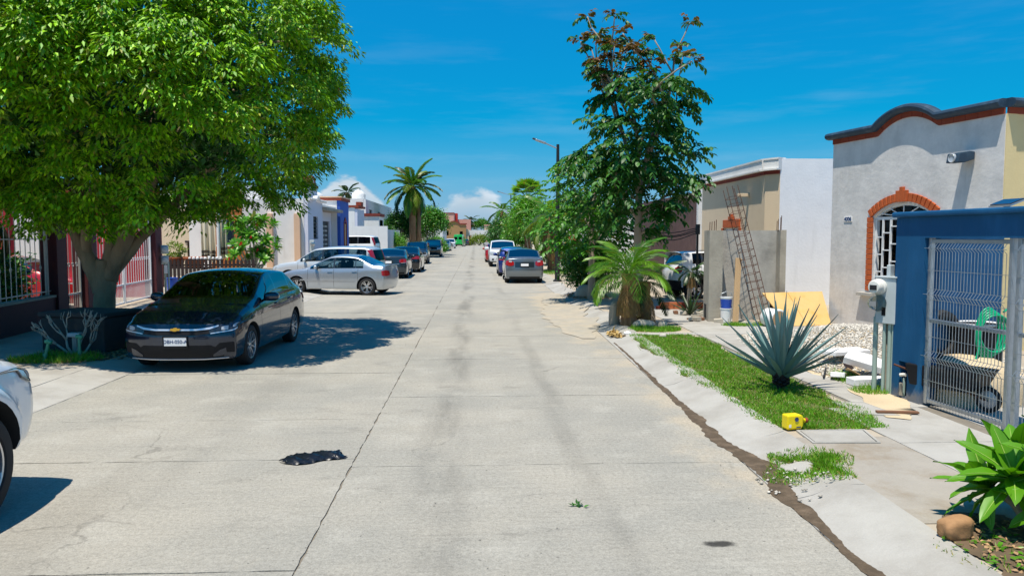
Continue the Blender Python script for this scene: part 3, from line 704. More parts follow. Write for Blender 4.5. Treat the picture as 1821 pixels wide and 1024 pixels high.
sp = thing('solar_lamp', 'small dark solar lamp panel on top of the blue wall', 'lamp', (5.20, 7.30, 2.345), -85.6)
MB().obox((0, .05, .04), (.26, .16, .018), (.35, 0, 0)).build('panel', 'solar', sp); MB().obox((0, .05, .03), (.28, .18, .014), (.35, 0, 0)).build('frame', 'steel_galv', sp); MB().box(-.02, .02, .03, .07, -.01, .03).build('stand', 'black_plastic', sp)
def gate(name, label, x0, x1, origin, rz):
    g = thing(name, label, 'gate', origin, rz)
    for a in (x0, x1): MB().box(a - .025, a + .025, .03, .08, .02, 1.92).build('post', 'steel_galv', g, bevel=.006)
    for z in (1.88, .98, .06): MB().box(x0 + .026, x1 - .026, .035, .075, z - .022, z + .022).build('rail', 'steel_galv', g, bevel=.006)
    pts = []
    def vee(z): return [(0, 0, z - .06), (0, -.045, z), (0, 0, z + .06)]
    pts = [(0, 0, .10)] + vee(.58) + vee(1.28) + [(0, 0, 1.76), (0, -.045, 1.80), (0, 0, 1.86)]
    wm = MB().tube(pts, .0034, 4).mesh('wire')
    n = int((x1 - x0 - .06) / .046)
    for i in range(n): link('wire', wm, 'steel_galv', g, (x0 + .045 + i * (x1 - x0 - .09) / (n - 1), .022, 0))
    for z, y in ((.3, 0), (.52, 0), (.58, -.045), (.64, 0), (.80, 0), (1.22, 0), (1.28, -.045), (1.34, 0), (1.55, 0), (1.80, -.045)):
        MB().tube([(x0 - .01, .022 + y - .004, z), (x1 + .01, .022 + y - .004, z)], .0036, 4).build('cross_wire', 'steel_galv', g)
    for z in (.98, .06):
        for i in range(int((x1 - x0) / .045)): pass
    return g
gate('gate', 'galvanised wire mesh gate in the opening of the blue wall', .47, 1.66, (5.08, 8.85, .115), -85.6)
gate('gate', 'second galvanised gate leaf cut by the right edge of the picture', 1.76, 3.2, (5.08, 8.85, .115), -85.6)
# ---- meter post
MP = thing('meter_post', 'electricity meters on a post with pale green pipes beside the blue wall', 'meter', (5.06, 9.05, .10), -60)
MB().box(-.06, .10, .02, .10, 0, 1.10).build('backing_post', 'concrete_raw', MP)
for x, r, h in ((-.15, .030, .95), (-.035, .022, .9), (.035, .024, .9), (.085, .024, .9)): MB().tube([(x, -.01, -.02), (x, -.01, h)], r, 10).build('pipe', 'pvc_green', MP, smooth=60)
MB().tube([(-.15, -.01, .9), (-.13, -.01, 1.0), (-.06, -.01, 1.08)], .028, 8).build('pipe_elbow', 'pvc_green', MP, smooth=60)
bxm = MB().box(-.13, .12, -.06, .10, .88, 1.44).build('meter_box', 'meter_box', MP, bevel=.008)
MB().box(-.145, .135, -.075, .11, 1.442, 1.46).build('lid', 'meter_box', bxm, bevel=.004); MB().box(-.05, .0, -.064, -.055, .98, 1.08).build('breaker', 'black_plastic', bxm)
for z, m1, m2 in ((1.33, 'meter_white', 'meter_white'), (1.13, 'lamp_dark', 'glass_clear')):
    mt = MB().lathe([(.10, .0), (.10, .035), (.085, .045), (.085, .11), (.07, .13), (.001, .135)], 24, axis='y').build('meter', m2 if z < 1.2 else m1, MP, smooth=40, loc=(-.09, -.055, z), rot=(0, 0, R(180)))
    MB().box(-.045, .045, .112 if z < 1.2 else .128, .139, -.035, .025).build('dial', 'lamp_dark' if z > 1.2 else 'alloy', mt)
MB().box(-.03, .02, -.02, .08, 1.45, 1.60).build('service_head', 'meter_box', MP, bevel=.01)
# ---- tan house with white side
H2 = thing('house', 'tan house with white flank and red banded parapet beside the grey house', 'house', (8.3, 27.6, 0), -90)
foot = [(-.0, 0), (6.05, 0), (6.50, .25), (6.50, 6), (-.0, 6)]
hole = rect(2.55, 4.0, 1.0, 2.3)
wallpoly(rect(0, 6.05, -.2, 3.95), [hole], .2, 'front_wall', 'plaster_tan', H2)
def seg(name, a, b, z0, z1, m, out=0., th=.2):
    d = Vector((b[0] - a[0], b[1] - a[1])); l = d.length; an = math.atan2(d.y, d.x)
    return MB().box(0, l, -out, th, z0, z1).build(name, m, H2, loc=(a[0], a[1], 0), rot=(0, 0, an))
seg('corner_wall', (6.052, 0), (6.50, .25), -.2, 3.95, 'plaster_tan'); seg('side_wall', (6.50, .252), (6.50, 7), -.2, 4.22, 'plaster_pale')
seg('red_band', (0, 0), (6.04, 0), 3.80, 3.90, 'band_red', .03); seg('red_band', (6.056, 0), (6.50, .25), 3.80, 3.90, 'band_red', .03)
for a, b in (((0, 0), (6.04, 0)), ((6.056, 0), (6.52, .26))):
    seg('parapet', a, b, 3.952, 4.20, 'plaster_peach' if False else 'plaster_white', .10); seg('moulding', a, b, 3.905, 3.95, 'plaster_white', .17); seg('coping', a, b, 4.202, 4.25, 'plaster_white', .12)
MB().box(.05, 6.4, .3, 6.9, 3.5, 3.6).build('roof', 'concrete', H2); MB().box(0, .2, .22, 7, -.2, 4.1).build('side_wall', 'plaster_white', H2)
MB().box(3.0, 3.14, -.34, .01, 3.24, 3.34).build('scupper', 'plaster_tan', H2, bevel=.01, loc=(1.7, 0, .0))
w2 = MB().poly([hole, rect(2.63, 3.92, 1.08, 2.22)], F3, .04, .10).build('window', 'steel_white', H2)
wallpoly(rect(2.6, 3.95, 1.05, 2.25), [], .01, 'glass', 'glass_dark', w2, .12); MB().box(2.5, 4.1, .6, .62, .9, 2.4).build('dark_room', 'interior_dark', w2)
for x in np.linspace(2.63, 3.92, 12): MB().box(x - .008, x + .008, -.012, .012, 1.06, 2.24).build('bar', 'steel_black', w2)
for i in range(9): MB().box(2.50 + i * .175, 2.50 + i * .175 + .168, -.05, .04, 2.33, 2.58).build('brick', 'brick', H2, bevel=.006)
for dx, h in ((-.16, .10), (0, .17), (.16, .10)): MB().box(3.29 + dx - .077, 3.29 + dx + .077, -.06, .04, 2.585, 2.585 + h).build('brick', 'brick', H2, bevel=.006)
for x in (2.42, 4.08):
    for i in range(8): MB().box(x - .075, x + .075, -.05, .04, 1.0 + i * .165, 1.0 + i * .165 + .158).build('brick', 'brick', H2, bevel=.006)
# ---- maroon house
H3 = thing('house', 'flat dark maroon house with a narrow slit window behind the leafy tree', 'house', (8.55, 39.2, 0), -90)
wallpoly(rect(0, 10.2, -.2, 3.75), [rect(4.6, 6.5, 2.76, 2.98)], .2, 'front_wall', 'plaster_maroon', H3)
MB().box(10.0, 10.25, -.03, 7, -.2, 4.0).build('side_wall', 'plaster_white', H3, loc=(.05, .03, 0)); MB().box(0, .2, .22, 7, -.2, 3.7).build('side_wall', 'plaster_maroon', H3); MB().box(.2, 10, .2, 7, 3.3, 3.4).build('roof', 'concrete', H3)
w3 = MB().poly([rect(4.55, 6.55, 2.72, 3.02), rect(4.66, 6.44, 2.81, 2.93)], F3, -.02, .06).build('window', 'steel_white', H3); wallpoly(rect(4.66, 6.44, 2.80, 2.94), [], .01, 'glass', 'glass_dark', w3, .07); MB().box(5.53, 5.57, .0, .05, 2.81, 2.93).build('mullion', 'steel_white', w3)
# ---- far right house front with painted signs
H4 = thing('house', 'white house front with red and blue sign patches past the dark lamp post', 'house', (5.0, 45.5, 0), 0)
wallpoly(rect(0, 9, -.2, 3.4), [rect(1.6, 2.4, 1.1, 2.1)], .2, 'front_wall', 'plaster_white', H4)
MB().box(.35, 1.15, -.03, -.001, 1.45, 2.1).build('sign_panel', 'pot_clay', H4); MB().box(.2, 1.2, -.035, -.001, 1.15, 1.42).build('sign_panel', 'sign_blue', H4)
sg = MB().box(.15, .75, -.03, -.001, .35, 1.1).build('sign_panel', 'plate_white', H4); MB().box(.25, .6, -.045, -.031, .5, .95).build('emblem', 'sign_red', sg)
wallpoly(rect(1.6, 2.4, 1.1, 2.1), [], .02, 'window', 'glass_dark', H4, .08); MB().box(-.02, .2, .21, 9, -.2, 3.4).build('side_wall', 'plaster_white', H4); MB().box(0, 9, -.06, .2, 3.41, 3.55).build('cornice', 'band_red', H4)
H5 = thing('house', 'pale house mostly hidden by the right hand trees further down', 'house', (8.6, 74, 0), -90)
wallpoly(rect(0, 25, -.2, 3.8), [rect(4, 6, 1, 2.3), rect(14, 16, 1, 2.3)], .2, 'front_wall', 'plaster_white', H5); MB().box(24.8, 25, .21, 8, -.2, 3.8).build('side_wall', 'plaster_tan', H5); MB().box(0, 25, -.1, .2, 3.81, 4.0).build('cornice', 'band_red', H5)
for a in (4, 14): wallpoly(rect(a, a + 2, 1, 2.3), [], .02, 'window', 'glass_dark', H5, .1)
# ---------------------------------------------------------------- left hand fence and houses
FL = thing('fence', 'maroon wall and pillars with tall pale iron bars behind the round tree', 'fence', (-9.05, 14.0, .066), 96.2)
MB().box(-6, 3.5, 0, .2, -.1, .62).build('low_wall', 'paint_maroon', FL); MB().box(-6, 3.5, -.02, .22, .622, .67).build('capping', 'concrete_raw', FL)
for a, b in ((3.5, 4.05), (5.2, 5.85), (10.72, 11.35)): MB().box(a, b, -.06, .30, -.1, 3.1).build('pillar', 'paint_maroon', FL, bevel=.01)
MB().box(-6, 11.4, -.1, .34, 3.102, 3.3).build('beam', 'paint_maroon', FL, bevel=.01)
barm = MB().tube([(0, 0, 0), (0, 0, 2.33)], .0085, 6); 
for z in (.62, 1.55): barm.lathe([(.008, z - .06), (.02, z - .03), (.028, z), (.02, z + .03), (.008, z + .06)], 8)
barm = barm.mesh('bar', smooth=50)
barp = MB().tube([(0, 0, 0), (0, 0, 2.33)], .0085, 6).mesh('bar', smooth=50)
for i in range(43):
    x = -5.9 + i * .218
    if x < 3.45: link('bar', barm if i % 2 else barp, 'steel_rail', FL, (x, .1, .68))
for z in (.76, 1.92, 2.95): MB().box(-6, 3.5, .088, .112, z - .012, z + .012).build('rail', 'steel_rail', FL)
MB().box(3.30, 3.36, .07, .13, .68, 3.05).build('bar_post', 'steel_rail', FL)
def bar_gate(label, x0, x1, sp, white, low=.60, ornament=True):
    g = thing('gate', label, 'gate', (-9.05, 14.0, .066), 96.2); m = 'steel_white' if white else 'steel_rail'
    for x in (x0 + .03, x1 - .03): MB().box(x - .025, x + .025, .08, .13, .06, 2.9).build('stile', m, g)
    for z in (.08, low, 2.87): MB().box(x0 + .056, x1 - .056, .085, .125, z - .02, z + .02).build('rail', m, g)
    n = int((x1 - x0) / sp); bm1 = MB().tube([(0, 0, low), (0, 0, 2.85)], .009, 6).mesh('bar'); bm2 = MB().tube([(0, 0, .1), (0, 0, low)], .008, 6).mesh('bar')
    orn = MB()
    for s in (-1, 1): orn.tube([(s * .012, 0, 0), (s * .05, 0, .03), (s * .06, 0, .08), (s * .03, 0, .10), (s * .02, 0, .07)], .007, 5)
    orn = orn.mesh('scroll')
    for i in range(1, n):
        x = x0 + (x1 - x0) * i / n; link('bar', bm1, m, g, (x, .105, 0))
        if ornament: link('scroll', orn, m, g, (x, .10, 1.25))
    n2 = n * 2
    for i in range(1, n2): link('bar', bm2, m, g, (x0 + (x1 - x0) * i / n2, .105, 0))
    return g
bar_gate('narrow pale iron gate between the first two maroon pillars', 4.07, 5.18, .2, False)
bar_gate('white iron gate leaf behind the tree trunk', 5.87, 8.2, .2, True)
bar_gate('white iron gate leaf with scrolls just left of the navy car', 8.25, 10.70, .2, True)
# lot behind the fence
HL = thing('house', 'white and red carport house behind the maroon fence', 'house', (-9.05, 14.0, .066), 96.2)
wallpoly(rect(-6, 11.2, -.1, 4.2), [rect(1.2, 2.6, 1.0, 2.2)], .2, 'front_wall', 'plaster_white', HL, 6.6)
wallpoly(rect(1.2, 2.6, 1.0, 2.2), [], .02, 'window', 'glass_dark', HL, 6.7)
MB().box(11.42, 11.6, .0, 3.0, -.1, 3.6).build('boundary_wall', 'paint_red', HL); MB().box(11.42, 11.6, 3.002, 6.6, -.1, 3.8).build('boundary_wall', 'plaster_white', HL)
MB().box(8.4, 8.8, 3.2, 3.6, -.1, 3.4).build('carport_column', 'paint_red', HL)
# meters on the last pillar
for k, z in enumerate((1.62, 1.28)):
    m_ = thing('electric_meter', ['upper', 'lower'][k] + ' round grey meter on the end pillar above the navy car', 'meter', (-10.05, 25.1, z), 20)
    MB().box(-.11, .11, .0, .07, -.14, .14).build('box', 'meter_box', m_, bevel=.01); MB().lathe([(.10, 0), (.10, .05), (.085, .06), (.085, .12), (.001, .14)], 18, axis='y').build('glass_cap', 'meter_box', m_, smooth=40, rot=(0, 0, R(180)))
pm_ = thing('conduit', 'thin grey conduit below the meters on the end pillar', 'pipe', (-10.06, 25.12, .066), 20)
MB().tube([(0, 0, 0), (0, 0, 1.15)], .03, 8).build('pipe', 'pvc_green', pm_); MB().tube([(.1, 0, 0), (.1, 0, 1.15)], .025, 8).build('pipe', 'pvc_green', pm_); MB().box(-.03, .07, -.06, -.03, .78, 1.05).build('tag_plate', 'plate_white', pm_)
# second plot: beige wall, orange house, yard
H6 = thing('house', 'orange house front with grey window left of the plumeria', 'house', (-12.45, 36.5, .066), 4)
wallpoly([(0, -.1), (1.62, -.1), (1.62, 1.2), (1.50, 1.45), (1.40, 1.6), (1.40, 4.1), (0, 4.1)], [rect(.35, 1.02, 1.6, 2.75)], .2, 'front_wall', 'plaster_orange', H6)
w6 = MB().poly([rect(.33, 1.04, 1.58, 2.77), rect(.41, .96, 1.66, 2.69)], F3, -.01, .05).build('window', 'steel_black', H6); wallpoly(rect(.35, 1.02, 1.6, 2.75), [], .01, 'glass', 'glass_clear', w6, .08); wallpoly(rect(.3, 1.06, 1.5, 2.8), [], .01, 'curtain', 'plaster_lavender_shade', w6, .19); MB().box(.67, .71, -.005, .04, 1.66, 2.69).build('mullion', 'steel_black', w6)
MB().box(.25, 1.15, -.1, .05, 1.50, 1.575).build('sill', 'plaster_white', H6); MB().box(0, .2, .21, 6, -.1, 4.1).build('side_wall', 'plaster_orange', H6); MB().box(-.05, 1.7, -.06, .3, 4.11, 4.25).build('cornice', 'plaster_white', H6)
H7 = thing('house', 'beige gabled back wall left of the orange house', 'house', (-17.5, 40.0, .066), 2)
wallpoly([(0, -.1), (6.2, -.1), (6.2, 3.0), (3.4, 3.0), (2.9, 2.95), (2.2, 3.6), (1.2, 2.9), (0, 2.9)], [rect(2.6, 4.3, .6, 1.65)], .2, 'rear_wall', 'plaster_tan', H7)
wallpoly(rect(2.6, 4.3, .6, 1.65), [], .02, 'opening', 'interior_dark', H7, .15); MB().box(2.5, 4.4, -.04, .02, 1.652, 1.75).build('lintel', 'wood_dark', H7); MB().box(0, 6.2, 2.6, 2.8, -.1, 4.4).build('upper_wall', 'plaster_white', H7)
# third plot: white block, shade-tinted front, blue tower
GZ = .45
MB_ = strip('terrace', lambda y: -30., lambda y: -7.6, 38.8, 72, GZ, 'concrete_light', 8, th=.45); tag(MB_, kind='structure')
H8 = thing('house', 'white house with peach pilasters and a street front tinted lavender for shade', 'house', (-8.6, 39.6, GZ), 90)
wallpoly(rect(0, 3.8, 0, 3.45), [rect(1.3, 2.5, 1.45, 2.65)], .2, 'street_wall', 'plaster_lavender_shade', H8)
MB().box(-.02, .18, .202, 6, 0, 3.5).build('side_wall', 'plaster_white', H8); MB().box(.2, 9, .21, 6, 3.3, 3.4).build('roof', 'plaster_white', H8)
for y in (.35, 1.75): MB().box(-.30, -.022, y, y + .30, -.4, 2.75).build('pilaster', 'plaster_peach', H8, bevel=.01)
w8 = wallpoly(rect(1.3, 2.5, 1.45, 2.65), [], .03, 'window', 'glass_dark', H8, .1)
for i in range(6): MB().box(1.32, 2.48, .04, .07, 1.5 + i * .2, 1.54 + i * .2).build('bar', 'steel_black', w8)
MB().sweep([(-.1, 3.46), (1.2, 3.46), (1.5, 3.62), (1.8, 3.62), (2.1, 3.46), (3.9, 3.46)], [(0, 0), (.22, 0), (.25, .06), (.22, .12), (0, .12)]).build('cornice', 'plaster_white', H8)
tb = wallpoly([(2.9, 3.4), (5.4, 3.4), (5.4, 4.35)] + arc(3.55, 4.75, 4.35, .5, 10)[::-1] + [(2.9, 4.35)], [], .3, 'parapet', 'plaster_lavender_shade', H8, .6)
MB().sweep([(2.8, 4.36)] + arc(3.55, 4.75, 4.36, .5, 10) + [(5.5, 4.36)], [(-.55, 0), (-.55, .14), (-1.0, .14), (-1.0, 0)]).build('red_edge', 'band_red', H8)
MB().tube([(3.6, 1.2, 3.4), (3.9, .8, 4.0), (4.6, .6, 4.15), (4.6, .6, 3.4)], .03, 6).build('roof_rail', 'steel_white', H8)
wallpoly(rect(3.8, 9.0, 0, 3.05), [rect(4.0, 5.5, 0, 2.35), rect(6.0, 8.4, 0, 2.5)], .2, 'recess_wall', 'plaster_lavender_shade', H8, .5)
MB().box(3.7, 9.0, -.25, .72, 3.06, 3.22).build('canopy', 'concrete_raw', H8)
d1 = wallpoly(rect(4.0, 5.5, 0, 2.35), [], .05, 'door', 'steel_black', H8, .6)
for i in range(8): MB().box(4.3, 4.6, .58, .6, .3 + i * .24, .42 + i * .24).build('pane', 'glass_car', d1)
d2 = wallpoly(rect(6.0, 8.4, 0, 2.5), [], .05, 'garage_door', 'steel_black', H8, .6)
for i in range(8):
    for k in (6.15, 7.2): MB().box(k, k + .8, .575, .6, .25 + i * .27, .36 + i * .27).build('pane', 'steel_rail', d2)
H9 = thing('house', 'royal blue tower with brick capped parapet and slim window', 'house', (-8.55, 48.7, GZ), 90)
wallpoly(rect(0, 3.2, 0, 3.85), [rect(1.3, 2.1, .9, 2.5)], .2, 'street_wall', 'paint_royal', H9); MB().box(-.02, .2, .202, 3, 0, 3.85).build('side_wall', 'plaster_white', H9); MB().box(3.0, 3.2, .202, 4, 0, 3.8).build('side_wall', 'plaster_white', H9)
MB().box(-.1, 3.3, -.1, 2.2, 3.852, 4.02).build('brick_cap', 'terracotta', H9); MB().box(-.12, 3.32, -.12, 2.22, 4.022, 4.10).build('coping', 'plaster_peach', H9)
w9 = wallpoly(rect(1.3, 2.1, .9, 2.5), [], .03, 'window', 'glass_dark', H9, .1); MB().poly([[(1.2, .9), (1.2, 2.5), (1.7, 2.85), (2.2, 2.5), (2.2, .9)], [(1.32, .9), (1.32, 2.45), (1.7, 2.7), (2.08, 2.45), (2.08, .9)][::-1]], F3, -.04, .02).build('surround', 'terracotta', H9); MB().box(1.5, 1.9, -.02, .04, 1.0, 2.4).build('lattice', 'wood_raw', H9)
H10 = thing('house', 'white house with pointed window and shade-tinted street front past the blue tower', 'house', (-9.15, 59.6, GZ), 90)
wallpoly(rect(0, 3.6, 0, 3.7), [[(1.4, 1.0), (2.2, 1.0), (2.2, 1.9), (1.8, 2.5), (1.4, 1.9)]], .2, 'street_wall', 'plaster_lavender_shade', H10); MB().box(-.02, .2, .202, 5, 0, 3.8).build('side_wall', 'plaster_white', H10); wallpoly(rect(1.3, 2.3, .9, 2.5), [], .02, 'window', 'glass_dark', H10, .12)
MB().box(-.1, 3.7, -.1, 1.5, 3.82, 3.98).build('brick_cap', 'terracotta', H10); MB().box(1.3, 2.3, -.12, .3, 3.99, 4.3).build('parapet_peak', 'terracotta', H10)
wl1 = tag(wallpoly(rect(-2.6, 0, 0, 2.35), [], .25, 'garden_wall', 'plaster_white', None), 'plain white garden wall behind the white off-roader', 'wall'); wl1.location = (-6.6, 57.5, GZ)
wl2 = tag(wallpoly(rect(0, 9, 0, 2.1), [], .25, 'garden_wall', 'plaster_white', None), 'white garden wall along the street before the palm', 'wall'); wl2.location = (-6.6, 57.8, GZ); wl2.rotation_euler = (0, 0, R(90))
H11 = thing('house', 'two storey white house with rooftop tanks left of the tall palm', 'house', (-9.4, 66, 0), 90)
wallpoly(rect(0, 20, 0, 5.2), [rect(2, 4, 3.2, 4.4), rect(8, 10, 3.2, 4.4)], .2, 'street_wall', 'plaster_white', H11); MB().box(-.02, .2, .21, 9, 0, 5.25).build('side_wall', 'plaster_white', H11); MB().box(0, 20, .21, 9, 4.9, 5.0).build('roof', 'plaster_white', H11)
for a in (2, 8): wallpoly(rect(a, a + 2, 3.2, 4.4), [], .02, 'window', 'glass_dark', H11, .1)
MB().box(-1.6, 1.6, -1.3, -.0, 2.2, 3.7).build('bay', 'plaster_white', H11); MB().box(-1.7, 1.7, -1.4, -.0, 3.72, 3.95).build('bay_cap', 'band_red', H11); MB().box(-1.0, .8, -1.33, -1.29, 2.5, 3.4).build('bay_window', 'glass_dark', H11); MB().box(2, 7, -1.4, -.0, 2.4, 2.55).build('awning', 'tarp_navy', H11)
for k, (x, y, r) in enumerate(((-1.2, 4.2, .75), (3.5, 1.2, .62))):
    tk = thing('water_tank', ['white domed water tank above the white house roof, left one', 'white capped water tank on the white house roof nearest the palm'][k], 'tank', (-9.4 - y, 66.5 + x, 5.0 if k else 4.6), 0)
    MB().lathe([(r, 0), (r, .75), (r * .9, .95), (r * .55, 1.12), (r * .25, 1.2), (r * .25, 1.3), (.001, 1.32)], 20).build('tank', 'plaster_white', tk, smooth=40)
# ---- far end of the street
def far_house(name, label, loc, rz, w, d, h, m, wins=(), cap=None, cat='house'):
    o = thing(name, label, cat, loc, rz); hs = [rect(a, a + b, z, z + c) for a, b, z, c in wins]
    wallpoly(rect(0, w, 0, h), hs, .2, 'front_wall', m, o); MB().box(.0, .2, .202, d, 0, h).build('side_wall', m, o); MB().box(w - .2, w, .202, d, 0, h).build('side_wall', m, o); MB().box(.2, w - .2, .21, d, h - .3, h - .2).build('roof', 'concrete', o)
    for a in hs: wallpoly(a, [], .02, 'window', 'glass_dark', o, .1)
    if cap: MB().box(-.1, w + .1, -.12, d, h + .002, h + .25).build('cornice', cap, o)
    return o
far_house('house', 'white gabled house above the far left cars', (-9.6, 102, 0), 0, 5.2, 14, 4.6, 'plaster_white', [(3.6, .7, 3.2, .9)])
far_house('house', 'dark grey low wall house behind the bushes before the white gable', (-11.5, 96, 0), 0, 5.2, 4, 2.6, 'concrete_raw', [])
H12 = far_house('house', 'brown house with an arched parapet at the end of the street', (-7.1, 168, 0), 0, 5.0, 8, 4.4, 'plaster_brown', [(.6, .6, 2.2, 1.0), (3.6, .7, 1.8, 1.3)])
wallpoly([(0, 4.4), (5, 4.4), (5, 4.6)] + arc(1.4, 3.6, 4.6, .6, 9)[::-1] + [(0, 4.6)], [], .3, 'parapet', 'plaster_brown', H12)
MB().sweep([(-.2, 4.61)] + arc(1.4, 3.6, 4.61, .6, 9) + [(5.2, 4.61)], [(-.3, 0), (.2, 0), (.2, .25), (-.3, .25)]).build('cornice', 'band_red', H12); MB().box(5.0, 5.6, .5, 6, 0, 3.6).build('annex', 'plaster_tan', H12)
far_house('house', 'white house with pink upper floor rising behind the brown one', (-12.4, 176, 0), 0, 7.4, 10, 7.2, 'plaster_pink', [(5.6, .7, 4.6, 1.2)], 'band_red')
far_house('house', 'small red rooftop room beyond the brown house', (-6.6, 186, 0), 0, 2.2, 6, 7.6, 'roof_red', [])
far_house('house', 'low pink roofed house right of the red rooftop room', (-4.6, 190, 0), 0, 3.4, 6, 6.2, 'plaster_pink', [])
ew = tag(wallpoly(rect(-2.6, 6, 0, 3.4), [], .3, 'end_wall', 'plaster_white', None), 'long white wall closing the end of the street', 'wall'); ew.location = (0.2, 172, 0)
eg = tag(MB().box(-2.4, -1.2, 0, .1, 0, 2.2).build('end_gate', 'plaster_brown', None), 'plain brown gate at the left end of the white end wall', 'gate'); eg.location = (.2, 171.7, 0)
far_house('house', 'pale low house behind the end wall on the right', (2.2, 186, 0), 0, 5, 6, 4.6, 'plaster_tan', [], 'plaster_pink')
# ---------------------------------------------------------------- vehicles
SIDE = [(0, .930), (.06, .965), (.18, .985), (.40, .998), (.58, 1.0), (.70, .990), (.80, .985), (.92, .962), (1, .935)]
FS = [0, .05, .12, .24, .38, .52, .64, .72, .80, .90, 1.0]
ES = [0, .05, .30, .60, .92, 1.0]
KS = [.93, .80, .60, .40, .20]
wheel_cache = {}
def wheel_meshes(Rw, tw, style):
    key = (Rw, tw, style)
    if key in wheel_cache: return wheel_cache[key]
    rr = Rw * (.70 if style != 'small' else .62); h = tw / 2
    prof = [(rr, -h * .80), (rr * 1.04, -h * .95), (Rw * .90, -h), (Rw * .975, -h * .86), (Rw, -h * .60), (Rw * .994, -h * .2), (Rw * .994, h * .2), (Rw, h * .60), (Rw * .975, h * .86), (Rw * .90, h), (rr * 1.04, h * .95), (rr, h * .80)]
    ty = MB().lathe(prof, 40, axis='y'); tm = ty.mesh('wheel', smooth=50)
    rb = MB().lathe([(rr * 1.0, h * .80), (rr * .97, h * .90), (rr * .93, h * .86), (rr * .90, h * .3), (rr * .90, -h * .7)], 40, axis='y')
    n = {'five': 5, 'multi': 10, 'six': 6, 'small': 7}[style]
    for k in range(n):
        a = 2 * math.pi * k / n; ca, sa = math.cos(a), math.sin(a)
        w = {'five': .20, 'multi': .085, 'six': .17, 'small': .13}[style] * rr
        for side in ((-1, 1) if style in ('five', 'six') else (0,)):
            da = side * .19
            p0 = (rr * .16 * math.cos(a + da * .5), h * .60, rr * .16 * math.sin(a + da * .5)); p1 = (rr * .93 * math.cos(a + da), h * .80, rr * .93 * math.sin(a + da))
            d = Vector(p1) - Vector(p0); sd = Vector((-math.sin(a), 0, math.cos(a)))
            wa, wb = (w * .45, w * .32) if side else (w * .9, w * .7)
            vs = []
            for p, ww in ((Vector(p0), wa), (Vector(p1), wb)):
                vs += [p + sd * ww, p - sd * ww, p - sd * ww * .7 - Vector((0, h * .3, 0)), p + sd * ww * .7 - Vector((0, h * .3, 0))]
            rb.add(vs, [(0, 1, 5, 4), (1, 2, 6, 5), (2, 3, 7, 6), (3, 0, 4, 7)])
    rb.lathe([(0.001, h * .72), (rr * .13, h * .70), (rr * .22, h * .60), (rr * .24, h * .3)], 20, axis='y')
    rm = rb.mesh('rim', smooth=40)
    bk = MB().lathe([(rr * .91, 0), (rr * .60, h * .12), (0.001, h * .12)], 24, axis='y').mesh('brake_shield', smooth=40)
    wheel_cache[key] = (tm, rm, bk); return wheel_cache[key]
ellip_cache = {}
import bisect
class Crv:
    def __init__(s, pts): s.x = [float(p[0]) for p in pts]; s.y = [float(p[1]) for p in pts]
def interp(x, pts):
    if not isinstance(pts, Crv): pts = Crv(pts)
    X, Y = pts.x, pts.y
    if x <= X[0]: return Y[0]
    if x >= X[-1]: return Y[-1]
    i = bisect.bisect_right(X, x); a = X[i - 1]; d = X[i] - a
    return Y[i] if d < 1e-12 else Y[i - 1] + (Y[i] - Y[i - 1]) * (x - a) / d
SIDE = Crv(SIDE)
